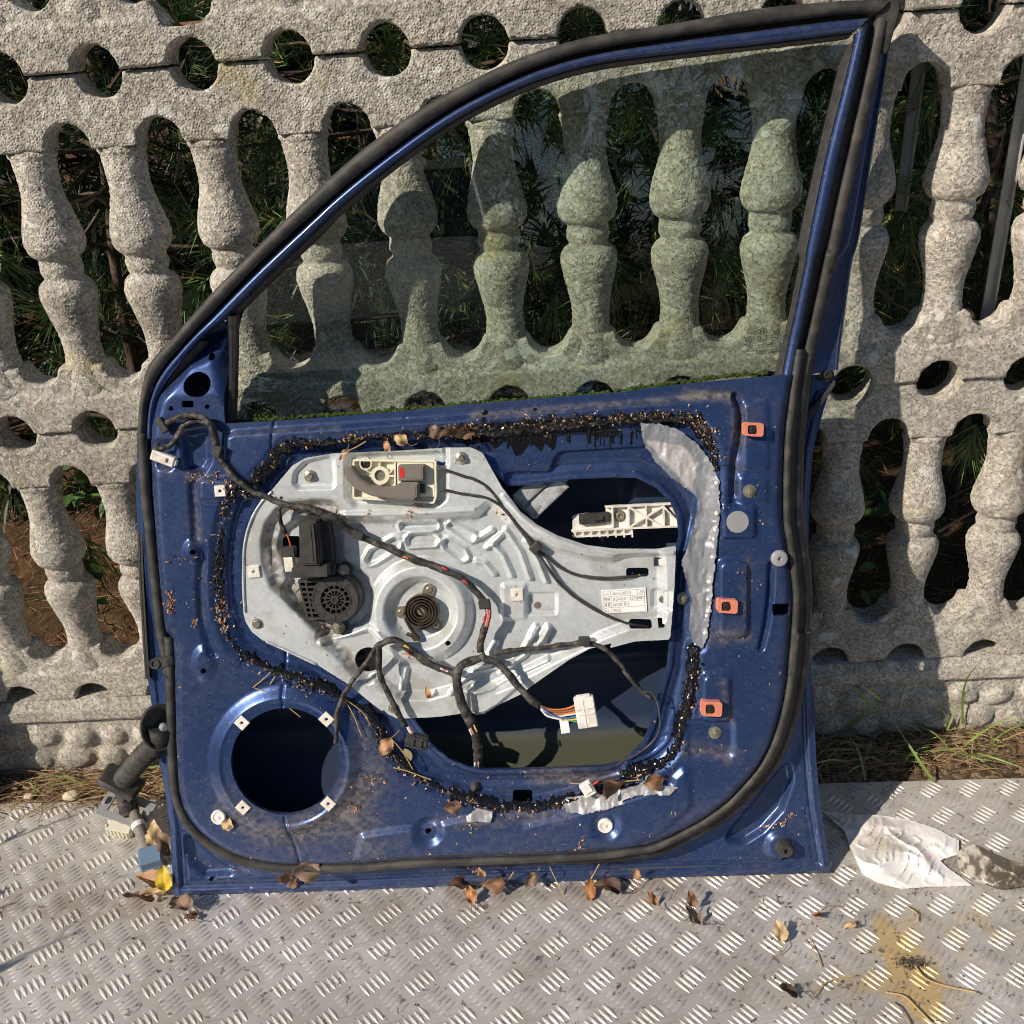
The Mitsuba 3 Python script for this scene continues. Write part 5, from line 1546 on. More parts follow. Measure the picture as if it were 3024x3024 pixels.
for k in range(L_):
    q, wd = mastic_s[k], wide[k]
    if wd == 0:
        continue
    for _ in range(rg.poisson(1.3 if wd > .009 else .7)):
        o = rg.normal(0, wd * .6)
        r = rg.uniform(.0008, .0024) if rg.random() < .85 else rg.uniform(.002, .0034)
        c_ = q + nn[k] * o + rg.normal(0, .002, 2)
        h = float(panel.at(c_)[0])
        v = sph.vertices * [r * rg.uniform(.7, 1.6), r * rg.uniform(.7, 1.6), r * rg.uniform(.5, 1.1)] + rg.normal(0, .0003, sph.vertices.shape)
        bl.append((door(c_[0] + v[:, 0], c_[1] + v[:, 1], h + .0012 + v[:, 2]), sph.faces))
    if rg.random() < .22:      # stringy threads pulled out of the bead
        c_ = q + nn[k] * rg.normal(0, wd * .8)
        e = c_ + rg.normal(0, .007, 2)
        m = (c_ + e) / 2 + rg.normal(0, .003, 2)
        p3 = spline([[*c_, .002], [*m, rg.uniform(.002, .007)], [*e, .0015]], n=8)
        bl.append(tube(door(p3[:, 0], p3[:, 1], panel.at(p3[:, :2]) + p3[:, 2]), .0005, 4))
for _ in range(46):     # drips hanging from the upper bead, torn scraps elsewhere
    x = rg.uniform(60, 1190)
    q = sv(WP - .004, 'C', [(x, 300 + rg.uniform(-10, 25))])[0]
    ln = rg.uniform(.003, .018) if rg.random() < .75 else rg.uniform(.016, .026)
    tt = np.linspace(0, 1, 7)
    pts = np.column_stack([q[0] + rg.normal(0, .001) * tt, q[1] - ln * tt])
    bl.append(tube(door(pts[:, 0], pts[:, 1], panel.at(pts) + .0007), np.r_[.0024, .0022, .0019, .0016, .0016, .0019, .0008] * rg.uniform(.3, .9), 6))
lo_ = sv(WP - .004, 'C', [(20, 300), (140, 430), (190, 395), (210, 340), (260, 410), (295, 480), (330, 470), (400, 380), (480, 450), (500, 380), (560, 440), (580, 410), (590, 330), (800, 320), (900, 345), (1190, 320), (1195, 400), (1060, 390), (1050, 300), (900, 260), (30, 285)])
v, f = extrude(rnd(lo_, .001) is not None and Polygon(rnd(lo_, .001)).buffer(0), 0, .0004)
tri = trimesh.Trimesh(v, f).subdivide_to_size(.006)
bl.append((door(tri.vertices[:, 0], tri.vertices[:, 1], panel.at(tri.vertices[:, :2]) + .0006 + tri.vertices[:, 2]), tri.faces))
ms2 = sv(WP, 'G', [(555, 260), (690, 250), (640, 380), (560, 380)])
for c, l, cnt in (('G', [(600, 300), (610, 380), (590, 480), (570, 620), (540, 740)], 70), ('F', [(960, 250), (1010, 320)], 0), ('A', [(1000, 850), (1110, 740), (1170, 650), (1300, 580)], 50)):
    l = resample(sv(WP - .004, c, l), 100)
    for _ in range(cnt):
        q = l[rg.integers(100)] + rg.normal(0, .0042, 2)
        r = rg.uniform(.0012, .0034)
        v = sph.vertices * [r * rg.uniform(.8, 1.5), r * rg.uniform(.8, 2.0), r * .7] + rg.normal(0, .0004, sph.vertices.shape)
        bl.append((door(q[0] + v[:, 0], q[1] + v[:, 1], float(panel.at(q)[0]) + v[:, 2]), sph.faces))
part(car_door, 'mastic_bead', join(bl), 'mastic_black', True, label='glossy black butyl mastic round the carrier plate, torn and stringy', kind='stuff')


def tape_color(p, n, uv):
    return mix((0.185, 0.205, 0.235), (0.42, 0.41, 0.415), uv.x) * (0.85 + .3 * fbm(p.x * 40, p.y * 40, p.z * 40, 3))


scene['duct_tape'] = two({'type': 'principled', 'base_color': proc(tape_color), 'roughness': .38, 'specular': .6, 'metallic': .15})


def tape(poly, name, label, seed, base, light=None, amp=.004, lift=.002):
    ts = Sheet(np.min(poly, 0) - .004, np.max(poly, 0) + .004, .0016, 0)
    h = panel.at(ts.P)
    H = np.maximum(h, WP - .006).reshape(len(ts.v), len(ts.u))
    kk_ = np.exp(-.5 * (np.arange(-9, 10) / 4.) ** 2)
    kk_ /= kk_.sum()
    for ax in (0, 1):
        H = np.apply_along_axis(lambda a: np.convolve(np.pad(a, 9, 'edge'), kk_, 'valid'), ax, H)
    q = np.column_stack([ts.P, 0 * ts.P[:, 0]])
    d = sdf(ts.P, poly)
    ts.H = H.ravel() + lift + amp * (np.abs(meshkit.fbm(q * [60, 26, 1], 3, seed) - .5) * 2) + .5 * amp * meshkit.fbm(q * 110, 2, seed + 2)
    ts.H += .003 * np.clip(1 + d / .006, 0, 1) * (meshkit.noise(q * 120, seed + 5) - .2)
    ts.outline(poly)
    lt = np.clip(.5 + .6 * (meshkit.fbm(q * 40, 2, seed) - .5), 0, 1) * base
    if light is not None:
        lt = np.maximum(lt, 1 - sst(-.002, .002, sdf(ts.P, light) + .004 * (meshkit.noise(q * 150, 3) - .5)))
    u_, h_, e_, f_ = ts.mesh(.0006, lt[:, None])
    part(car_door, name, (door(u_[:, 0], u_[:, 1], h_), f_), 'duct_tape', True, uv=np.column_stack([e_[:, 0], 0 * h_]), label=label)
    return ts


jag = lambda poly, s, seed: resample(np.vstack([poly, poly[:1]]), 260)[:-1] + np.random.default_rng(seed).normal(0, s, (259, 2))
tape(jag(tapeP, .0007, 1), 'duct_tape', 'wrinkled grey duct tape down the right edge of the opening', 31, .25, sv(WP, 'C', [(1220, 365), (1470, 390), (1560, 480), (1585, 600), (1560, 735), (1400, 560)]))
tape(jag(sv(WP, 'I', [(1275, 668), (1300, 640), (1420, 628), (1560, 605), (1700, 580), (1760, 545), (1850, 552), (1932, 570)]), .0001, 1)[:1].repeat(0, 0) if False else jag(np.vstack([sv(WP, 'I', [(1275, 668), (1300, 640), (1420, 628), (1560, 605), (1690, 570), (1740, 545)]), sv(WP, 'G', [(250, 1218), (330, 1240), (485, 1250), (420, 1300), (330, 1305), (200, 1310), (80, 1350)]), sv(WP, 'I', [(1640, 655), (1500, 700), (1400, 722), (1300, 715)])]), .0006, 2),
     'duct_tape', 'pale grey tape strip below the opening', 37, .9, amp=.005)
tape(jag(sv(WP, 'I', [(728, 740), (790, 695), (880, 715), (872, 768), (730, 762)]), .0004, 3), 'duct_tape', None, 41, 1.0, amp=.005)

bub = []
for y in list(range(880, 1800, 62)) + [650, 700, 990, 1010]:
    if rg.random() < .3:
        continue
    q = sv(WP, 'C', [(np.interp(y, [600, 900, 1200, 1500, 1800], [1728, 1732, 1708, 1680, 1645]) + rg.uniform(-14, 2), y + rg.uniform(-18, 18))])[0]
    v = sph.vertices * [rg.uniform(.0018, .0050), rg.uniform(.0018, .0034), .0020]
    bub.append((door(q[0] + v[:, 0], q[1] + v[:, 1], float(panel.at(q)[0]) + .0045 + v[:, 2]), sph.faces))
part(car_door + '__duct_tape', 'glue_bubbles', join(bub), 'white_plastic', True)
# orange clips, bolts, stops
scene['grey_plastic'] = pr((0.24, 0.25, 0.26), .5)
for c, (x0, y0, x1, y1) in (('O', (332, 478, 450, 562)), ('O', (182, 1486, 302, 1572)), ('G', (654, 656, 806, 768))):
    w = WP + .006
    pts = rnd(sv(w + .012, c, [(x0, y0), (x1, y0 + 6), (x1 - 4, y1), (x0, y1 - 8)]), .004)
    rec = rnd(sv(w + .012, c, [(x0 + .22 * (x1 - x0), y0 + .2 * (y1 - y0)), (x1 - .35 * (x1 - x0), y0 + .2 * (y1 - y0)), (x1 - .35 * (x1 - x0), y1 - .2 * (y1 - y0)), (x0 + .22 * (x1 - x0), y1 - .2 * (y1 - y0))]), .003)
    m_ = slab(pts, w - .002, w + .008, .001)
    rim_ = Polygon(pts).difference(Polygon(rec))
    v, f = extrude(rim_, w + .007, w + .012, .0008)
    k = part(car_door, 'trim_clip', join([m_, (door(v[:, 0], v[:, 1], v[:, 2]), f)]), 'orange_plastic', 35, label='salmon orange plastic trim clip with a black screw' if y0 == 478 else None)
    part(k, 'screw', on_door(screw(.0040, .005), sv(w + .01, c, [(x0 + .43 * (x1 - x0), y0 + .5 * (y1 - y0))])[0], w + .008), 'dark_metal', 35)
for c, x, y in (('O', 366, 870), ('G', 752, 876), ('C', 1492, 1490)):
    q, w = pan_at(c, x, y)
    part(car_door, 'bolt', on_door(hexnut(.0056, .006, .001, 1.6), q, w, .4), 'plated_bolt', 30)
q, w = pan_at('O', 535, 1253)
part(car_door, 'rubber_stop', on_door(lathe([(.0115, 0), (.0105, .004), (.008, .0055), (.003, .0055), (.0025, .002), (0, .002)], 24), q, w), 'grey_plastic', 40)
q, w = pan_at('O', 298, 1045)
part(car_door, 'round_patch', on_door(lathe([(.0148, 0), (.0148, .0006), (.0142, .0010), (0, .0010)], 32), q, w + .0004), 'grey_plastic', 40)
q, w = pan_at('G', 1245, 1690)
part(car_door, 'rubber_stop', on_door(lathe([(.013, 0), (.012, .012), (.009, .016), (.0035, .016), (.003, .010), (0, .010)], 24), q, w), 'black_plastic', 40)
# latch lever of white plastic and a metal strut inside the upper opening
wl = -.008
lt = car_door + '__latch_lever'
pl = [slab(rnd(sv(wl, 'C', [(940, 838), (1300, 825), (1420, 812), (1480, 860), (1480, 985), (1120, 998), (1115, 1030), (705, 1052), (700, 905), (745, 885), (940, 880)]), .002), wl - .004, wl, .001)]
for l in ([(940, 838), (1480, 812)], [(1100, 990), (1480, 975)], [(1100, 835), (1105, 990)], [(1225, 832), (1230, 985)], [(1350, 828), (1355, 980)], [(1105, 840), (1350, 980)], [(1105, 985), (1350, 835)], [(1350, 835), (1480, 975)], [(985, 845), (990, 980)], [(700, 1010), (1115, 990)], [(705, 1050), (1115, 1030)]) + tuple([(720 + 58 * k, 1008), (722 + 58 * k, 1048)] for k in range(8)):
    g = LineString(sv(wl + .006, 'C', l)).buffer(.0013)
    v, f = extrude(g, wl - .002, wl + .008, .0004)
    pl.append((door(v[:, 0], v[:, 1], v[:, 2]), f))
part(car_door, 'latch_lever', join(pl), 'white_plastic', 30, label='white ribbed plastic lever inside the upper opening')
part(lt, 'switch', join([slab(rnd(sv(wl + .008, 'C', [(748, 892), (965, 875), (970, 945), (750, 965)]), .002), wl, wl + .010, .002), slab(sv(wl + .008, 'C', [(850, 905), (920, 900), (922, 930), (852, 935)]), wl + .008, wl + .013, .001)]), 'black_plastic', 30)
part(lt, 'screw', on_door(screw(.0058, .004), sv(wl + .004, 'C', [(1040, 905)])[0], wl), 'plated_bolt', 30)
st_ = []
for l in ([(310, 800), (480, 650)], [(400, 890), (640, 660)]):
    a, b = sv(.030, 'C', l)
    g = LineString([a, b]).buffer(.0105, cap_style=2)
    v, f = extrude(g, .018, .030, .003)
    st_.append((door(v[:, 0], v[:, 1], v[:, 2]), f))
st_.append(slab(sv(.022, 'C', [(270, 790), (470, 620), (680, 640), (420, 930)]), .014, .018))
part(car_door, 'regulator_rail', join(st_), 'galvanised', 40)
part(car_door, 'skin_plug', join([on_door(box(-.008, .008, -.008, .008, 0, .012, .001), sv(-.03, 'F', [(1505, 1050)])[0], -.052)]), 'white_plastic', 30)
part(car_door, 'panel_clip', join([slab(sv(WM - .004, 'C', l), WM - .009, WM - .003, .0005) for l in ([(1318, 1215), (1420, 1200), (1422, 1250), (1320, 1258)], [(1345, 1640), (1410, 1625), (1412, 1680), (1346, 1672)])]), 'white_plastic', 30)
q, w = pan_at('I', 780, 578)
part(car_door, 'rubber_stop', on_door(lathe([(.008, 0), (.006, .005), (0, .009)], 14), q, w), 'black_plastic', 40)
# ------------------------------------------------------------------ hinge side: rubber boot and its plugs
def J_(c, x, y):
    return cv(c, [(x, y)])[0]


def stand(center, axis, side):
    z = np.asarray(axis, float) / np.linalg.norm(axis)
    x = np.asarray(side, float) - z * np.dot(side, z)
    x /= np.linalg.norm(x)
    return frame(center, x, np.cross(z, x), z)


bt = car_door + '__cable_boot'
c0 = on_y(*J_('H', 915, 238), -.262)
c1 = on_z(*J_('H', 690, 553), -1.050)
c2 = on_z(*J_('H', 722, 705), -1.092)
ax0 = np.array([.55, -.75, .25])
path = spline([c0 - .004 * ax0, on_y(*J_('H', 900, 318), -.262), on_y(*J_('H', 820, 425), -.256) * .5 + .5 * (c0 + c1) / 2 + 0 * c0, c1 + (c0 - c1) * .06], n=360)
rb_ = .0130 + .0040 * np.sin(np.linspace(0, 2 * np.pi * 14, 360))
rb_[:24] = np.linspace(.018, .0150, 24)
put(bt, tube(path, rb_, 24), 'rubber', 35)
labels[bt] = {'label': 'black rubber bellows boot hanging from the hinge side of the door'}
part(bt, 'cup', xf(lathe([(.010, -.012), (.020, -.009), (.0275, -.002), (.0285, .002), (.0265, .0035), (.023, .001), (.018, -.006), (0, -.008)], 36), stand(c0, ax0, [0, 0, 1]) @ np.diag([1.25, 1, 1, 1])), 'rubber', 35)
part(bt, 'cup_pin', xf(lathe([(.006, -.008), (.006, .002), (.004, .004), (0, .004)], 16), stand(c0 + [.006, -.002, 0], ax0, [0, 0, 1])), 'grey_plastic', 35)
fl = box(-.034, .034, -.021, .021, -.007, .007, .005)
part(bt, 'flange', xf(fl, stand(c1, [.42, -.30, .85], [1, -.25, -.35])), 'rubber', 40)
part(bt, 'sleeve', tube(spline([c1, c1 * .5 + c2 * .5 + [0.002, 0, 0], c2 + [.004, -.002, -.008]], n=20), np.linspace(.013, .016, 20), 14), 'wire_tape', True)
Mf = stand(c2, [.28, -.34, .9], [1, -.15, -.4])
fo = shapely.box(-.038, -.022, .038, .022).buffer(.003).difference(shapely.box(-.026, -.013, .026, .013))
fr_ = [extrude(fo, -.004, .003, .001), box(-.040, -.034, -.006, .006, -.006, .008), box(.034, .040, -.006, .006, -.006, .008), box(-.02, -.012, -.026, -.021, -.012, .002), box(.0, .008, -.026, -.021, -.012, .002), box(.014, .022, -.026, -.021, -.012, .002)]
part(bt, 'latch_frame', xf(join(fr_), Mf), 'grey_frame', 30, label='grey plastic latch frame on the cable')
scene['grey_frame'] = pr((.30, .31, .31), .5)
c3 = on_z(*J_('H', 690, 805), -1.112)
pm = [box(-.019, .019, -.013, .013, -.014, .014, .001)] + [box(-.0185 + .0062 * k, -.0155 + .0062 * k, -.0145, -.0135, -.013, .013, .0004) for k in range(6)] + [box(-.021, -.018, -.010, -.004, -.015, .016), box(.018, .021, -.010, .004, -.015, .010)]
part(bt, 'plug', xf(join(pm), stand(c3, [.25, -.45, .85], [1, -.1, -.1])), 'cream_plastic', 30, label='cream white plug on the plate')
c4 = on_z(*J_('H', 790, 800), -1.098)
c5 = on_z(*J_('H', 845, 945), -1.116)
part(bt, 'tail_sleeve', tube(spline([c2 + [.012, -.004, -.004], c4, c4 * .5 + c5 * .5 + [0, 0, .002], c5], n=30), np.interp(np.arange(30), [0, 8, 29], [.0085, .0095, .0098]), 14), 'grey_tape', True)
scene['grey_tape'] = pr(proc(lambda p, n, uv: mix((.10, .095, .08), (.24, .23, .20), fbm(p.x * 120, p.y * 120, p.z * 120, 3))), .7)
part(bt, 'white_band', tube(spline([c4 - (c5 - c4) * .10, c4, c4 + (c5 - c4) * .12], n=6), .0112, 14), 'white_plastic', True)
c6 = on_z(*J_('H', 862, 985), -1.116)
part(bt, 'blue_plug', xf(join([box(-.0165, .0165, -.015, .015, -.012, .012, .0012), box(-.018, -.0165, -.012, .012, -.010, .010), box(-.012, .012, -.016, -.0145, -.009, -.004)]), stand(c6, [.1, -.3, .95], [1, .35, 0])), 'blue_plastic', 30, label='pale blue plug lying among the leaves')
scene['blue_plastic'] = pr((.12, .20, .30), .5)
# upper hinge-side fittings: cable eyelet
q = survey(cv('N', [(905, 1838)]), .052)[0]
part(car_door, 'eyelet_strap', join([slab(rnd(sv(.054, 'N', [(862, 1838), (890, 1818), (950, 1810), (985, 1812), (985, 1862), (950, 1868), (895, 1892), (868, 1875)]), .003), .052, .0555, .001),
                                     on_door(lathe([(.0075, 0), (.0075, .003), (.0042, .003), (.0042, 0)], 20), sv(.054, 'N', [(885, 1853)])[0], .0545), on_door(tube([[-.006, 0, -.004], [.006, 0, -.004]], .0115, 16), sv(.050, 'N', [(962, 1838)])[0], .050, 1.5)]), 'black_plastic', 35)
# dark lines of the hinge face on the left
for off in ((800, 812), (815, 826)):
    l = sv(.012, 'N', [(off[0] - 4, 1120), (off[0] + 6, 1400), (off[1] + 12, 1700), (off[1] + 28, 1932)])
    g = LineString(l).buffer(.0014)
    v, f = extrude(g, .004, .016)
    part(car_door, 'edge_seam', (door(v[:, 0], v[:, 1], v[:, 2]), f), 'black_plastic', 30)

# ------------------------------------------------------------------ pines and the ground behind the fence
def blades(base, direc, length, width, bend, cols, rg, seg=3):
    """Thin tapering blades as strips: base (n, 3), direc (n, 3)."""
    n = len(base)
    side = np.cross(direc, rg.normal(size=(n, 3)))
    side /= np.linalg.norm(side, axis=1, keepdims=True) + 1e-9
    other = np.cross(direc, side)
    ph = rg.uniform(-1, 1, n)[:, None] * bend
    V, C = [], []
    for k in range(seg + 1):
        t = k / seg
        c = base + direc * (length[:, None] * t) + other * ph * (length[:, None] * t * t) + np.array([0, 0, -.35]) * (np.abs(bend) * length[:, None] * t * t)
        w = width[:, None] * (1 - t) ** .5 if k < seg else 0 * width[:, None]
        V += [c - side * w / 2, c + side * w / 2] if k < seg else [c]
        C += [cols] * (2 if k < seg else 1)
    V = np.stack(V, 1)
    m = V.shape[1]
    F = []
    for k in range(seg - 1):
        F += [[2 * k, 2 * k + 1, 2 * k + 3], [2 * k, 2 * k + 3, 2 * k + 2]]
    F.append([2 * seg - 2, 2 * seg - 1, 2 * seg])
    F = (np.array(F)[None] + (np.arange(n) * m)[:, None, None]).reshape(-1, 3)
    return V.reshape(-1, 3), F, np.stack(C, 1).reshape(-1, 3)


def unit(v):
    return v / (np.linalg.norm(v, axis=-1, keepdims=True) + 1e-12)


def shoot(p, d, ln, n, rg, nl=.065, dry=.06):
    t = rg.uniform(0, 1, n)
    rad = unit(np.cross(d, rg.normal(size=(n, 3))))
    seg = 2 if nl < .0855 and ln > .05 else 3
    dirs = unit(d * rg.uniform(.5, 1.1, (n, 1)) + rad * rg.uniform(.45, 1.0, (n, 1)))
    g = rg.uniform(.55, 1.35, (n, 1))
    cols = np.where(rg.random((n, 1)) < dry, np.array([.26, .15, .06]), np.array([.055, .105, .035]) + rg.uniform(-.3, 1, (n, 1)) * np.array([.02, .02, .01])) * g
    wd_ = .0018 if nl < .1 else .011 if nl < .2 else .03
    return blades(p + d * ln * t[:, None], dirs, rg.uniform(.7, 1.15, n) * nl, np.full(n, wd_), .25, cols, rg, seg)


def cat(parts):
    vs, fs, cs, at = [], [], [], 0
    for v, f, c in parts:
        vs.append(v)
        fs.append(f + at)
        cs.append(c)
        at += len(v)
    return np.vstack(vs), np.vstack(fs), np.vstack(cs)


def pine(label, x0, y0, span, n_sh, seed, zlo=-.80, zhi=1.5):
    rg = np.random.default_rng(seed)
    key = thing('pine_shrub', label, 'pine tree', None)
    tr = spline([[x0, y0, ZB - .02], [x0 + rg.normal(0, .03), y0 + .03, -.5], [x0 + rg.normal(0, .05), y0 + .02, .2], [x0, y0, zhi + .2]], n=30)
    part(key, 'trunk', tube(tr, np.linspace(.013, .007, 30), 10), 'bark', True)
    nee, br = [], []
    for k in range(n_sh):
        z = rg.uniform(zlo, .5) if rg.random() < .55 else rg.uniform(.5, zhi)
        x = x0 + rg.uniform(-span, span)
        lo = (.11 if z > -.35 else .2) if z < .5 else .0
        y = rg.uniform(lo, 1.1) if rg.random() < .7 else rg.uniform(lo, .40)
        st = tr[np.argmin(np.abs(tr[:, 2] - (z - .1)))]
        tip = np.array([x, y, z])
        d = unit(tip - st + np.array([rg.normal(0, .1), -.12, .10]))
        d = unit(d + rg.normal(0, .45, 3) + [0, -.2, .1])
        ln = rg.uniform(.07, .16)
        nee.append(shoot(tip - d * ln, d, ln, int(rg.uniform(60, 105)), rg, rg.uniform(.05, .085)))
        if rg.random() < .28:
            mid = (tip - d * ln) * .5 + st * .5 + rg.normal(0, .04, 3)
            mid[1] = max(mid[1], .09)
            br.append(tube(spline([st, mid, tip - d * ln, tip], n=10), np.linspace(.006, .0016, 10), 5))
    part(key, 'branches', join(br), 'bark', True)
    v, f, c = cat(nee)
    part(key, 'needles', (v, f), 'needle_mat', False, color=np.clip(c, 0, 1), kind='stuff', label='long dark green pine needles')
    return key


pine('dense dark pine shrub behind the left end of the fence', -.86, .72, .45, 330, 11)
pine('dark pine shrub behind the fence right of the first one, above the curved door frame', -.20, .80, .42, 330, 12)
pine('pine shrub seen through the window glass of the door', .36, .75, .36, 330, 13)
pine('pine shrub with lit drooping needles right of the leaning door', 1.00, .78, .42, 330, 14)
# drooping lit tufts close behind the fence
rg = np.random.default_rng(21)
tufts = []
for c, x, y, Y, dx, n in (('M', 1290, 1330, .10, (-.1, 0, -1), 55), ('M', 1400, 560, .12, (-.5, -.2, -.5), 45), ('M', 260, 700, .10, (-.3, -.1, -1), 50), ('M', 200, 1450, .09, (.5, -.3, -.7), 60), ('L', 1700, 900, .12, (.2, -.2, -.7), 70), ('L', 1680, 560, .10, (-.2, -.3, -.9), 40),
                         ('L', 280, 290, .075, (.02, -1, .12), 90), ('L', 1380, 190, .09, (.2, -.7, .4), 60), ('L', 840, 300, .08, (.1, -.6, .5), 40), ('M', 1800, 1080, .10, (.4, -.3, -.4), 50), ('L', 1240, 1750, .12, (-.1, -.3, -.6), 60), ('L', 1150, 560, .11, (.3, -.3, -.7), 50),
                         ('O', 1640, 560, .09, (-.2, -.2, -1), 55), ('L', 680, 1580, .12, (.2, -.2, -.9), 40), ('K', 200, 110, .09, (.1, -.4, .5), 60), ('K', 1060, 120, .10, (.4, -.4, .3), 80), ('K', 560, 420, .08, (-.5, -.4, .3), 40), ('K', 1600, 330, .10, (-.3, -.4, .4), 40), ('L', 820, 180, .1, (.3, -.5, .3), 40),
                         ('K', 1560, 1250, .10, (-.8, -.2, 0), 24), ('K', 950, 60, .12, (-.4, -.3, .3), 70), ('K', 1200, 60, .12, (.6, -.3, .3), 70)):
    p = on_y(*J_(c, x, y), Y)
    d = unit(np.array(dx, float))
    v, f, cc = shoot(p - d * .02, d, .040, n, rg, .075, .10)
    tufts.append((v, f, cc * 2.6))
for _ in range(170):
    x, z = rg.uniform(-1.0, 1.1), rg.uniform(-.44, -.03)
    if rg.random() < .25:
        z = rg.uniform(-.85, -.5)
    p = np.array([x, rg.uniform(.09, .26), z])
    d = unit(np.array([rg.normal(0, .5), -.35, rg.normal(-.55, .5)]))
    v, f, cc = shoot(p - d * .02, d, .045, int(rg.uniform(25, 55)), rg, .095, .10)
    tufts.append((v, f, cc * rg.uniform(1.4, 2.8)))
# bare twigs
tw = []
for l in ([('M', 1200, 1090, .10), ('M', 1330, 1120, .11), ('M', 1440, 1085, .09)], [('M', 1330, 1120, .11), ('M', 1405, 1190, .10), ('M', 1370, 1280, .10)], [('M', 1120, 1660, .11), ('M', 1200, 1740, .10), ('M', 1280, 1780, .09), ('M', 1340, 1900, .08)], [('M', 100, 1640, .10), ('M', 220, 1700, .10), ('M', 245, 1800, .10), ('M', 170, 1930, .10)],
          [('K', 400, 1160, .16), ('K', 540, 1110, .15), ('K', 600, 1060, .14)], [('K', 480, 1180, .15), ('K', 550, 1130, .15), ('K', 610, 1170, .15)], [('K', 920, 1180, .14), ('K', 1000, 1240, .15), ('K', 1040, 1400, .15)], [('K', 1030, 870, .2), ('K', 1005, 1000, .2)], [('K', 1420, 1090, .16), ('K', 1550, 1140, .16)],
          [('K', 60, 1510, .14), ('K', 180, 1550, .15), ('K', 270, 1560, .14)], [('L', 1555, 830, .12), ('L', 1590, 980, .12), ('L', 1660, 1090, .12)], [('M', 700, 945, .09), ('M', 790, 975, .1)], [('O', 1440, 1100, .1), ('O', 1720, 940, .12)]):
    tw.append(tube(spline([on_y(*J_(c, x, y), Y) for c, x, y, Y in l], n=14), np.linspace(.0032, .0020, 14), 6))
tk = thing('pine_branch', 'bare twigs and lit needle tufts poking towards the fence openings', 'branch')
USED[tk + '__twig'] = 0
USED.pop(tk + '__twig')
for t_ in tw:
    part(tk, 'twig', t_, 'dead_twig', True)
v, f, c = cat(tufts)
put(tk + '__needles', (v, f), 'needle_mat', False, color=np.clip(c, 0, 1))
labels[tk + '__needles'] = {'kind': 'stuff', 'label': 'fresh green pine needles'}
scene['dead_twig'] = pr(proc(lambda p, n, uv: mix((.16, .12, .085), (.36, .29, .22), fbm(p.x * 120, p.y * 120, p.z * 120, 3))), .85, spec=.2)
# dense dark conifers further back
rg = np.random.default_rng(31)
th_ = []
for k in range(3000):
    p = np.array([rg.uniform(-3.0, 3.0), rg.uniform(1.15, 2.5), rg.uniform(-1.1, 2.4)])
    d = unit(rg.normal(size=3) + [0, -.6, .1])
    v, f, c = shoot(p, d, .22, 36, rg, .15, .05)
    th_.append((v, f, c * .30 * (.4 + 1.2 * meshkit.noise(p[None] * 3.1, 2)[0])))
for k in range(1500):
    p = np.array([rg.uniform(-7.5, 7.5), rg.uniform(3.4, 5.0), rg.uniform(-1.1, 2.6)])
    v, f, c = shoot(p, unit(rg.normal(size=3) + [0, -.6, .1]), .4, 30, rg, .36, .04)
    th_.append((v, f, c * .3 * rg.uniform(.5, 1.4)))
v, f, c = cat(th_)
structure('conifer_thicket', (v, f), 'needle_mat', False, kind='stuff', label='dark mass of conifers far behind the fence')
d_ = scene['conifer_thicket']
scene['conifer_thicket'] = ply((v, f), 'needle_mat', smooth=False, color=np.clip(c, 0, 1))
# litter on the ground behind, weeds
n = 9000
xy = np.column_stack([rg.uniform(-1.5, 1.5, n), .06 + 1.3 * rg.random(n) ** 1.4])
a = rg.uniform(0, 2 * np.pi, n)
dirs = unit(np.column_stack([np.cos(a), np.sin(a), rg.normal(.06, .18, n)]))
cols = np.array([.26, .15, .075]) * rg.uniform(.35, 1.5, (n, 1)) + rg.uniform(0, .03, (n, 1))
v, f, c = blades(np.column_stack([xy, ground_z(xy[:, 0], xy[:, 1]) + rg.uniform(0, .02, n)]), dirs, rg.uniform(.03, .085, n), np.full(n, .0018), .25, cols, rg, 2)
structure('needle_litter', (v, f), 'litter', False, kind='stuff', label='brown fallen pine needles behind the fence')
scene['needle_litter'] = ply((v, f), 'litter', smooth=False, color=np.clip(c, 0, 1))
scene['weed_leaf'] = vcol(.5, .4)


def leaf_blade(L, W, rg, cup=.25, fold=.2, tip=1.0, n=10, m=7, rag=0.0):
    t = np.linspace(0, 1, n)
    w = W * np.sin(np.pi * np.clip(t, 0.0, 1) ** .75) ** .85 * (1 - .1 * t) + 1e-5
    s = np.linspace(-1, 1, m)
    X = w[:, None] / 2 * s * (1 + rag * rg.normal(0, 1, (n, m)) * (np.abs(s) > .9))
    Y = L * t[:, None] + 0 * X
    Z = fold * np.abs(X) + cup * L * (t[:, None] ** 2) * rg.uniform(-1, 1) + .10 * L * (meshkit.noise(np.stack([X * 90, Y * 60, 0 * X + rg.uniform(0, 99)], -1)) - .5) * (1 + 3 * rag)
    return np.stack([X, Y, Z], -1).reshape(-1, 3), grid_faces(n, m)


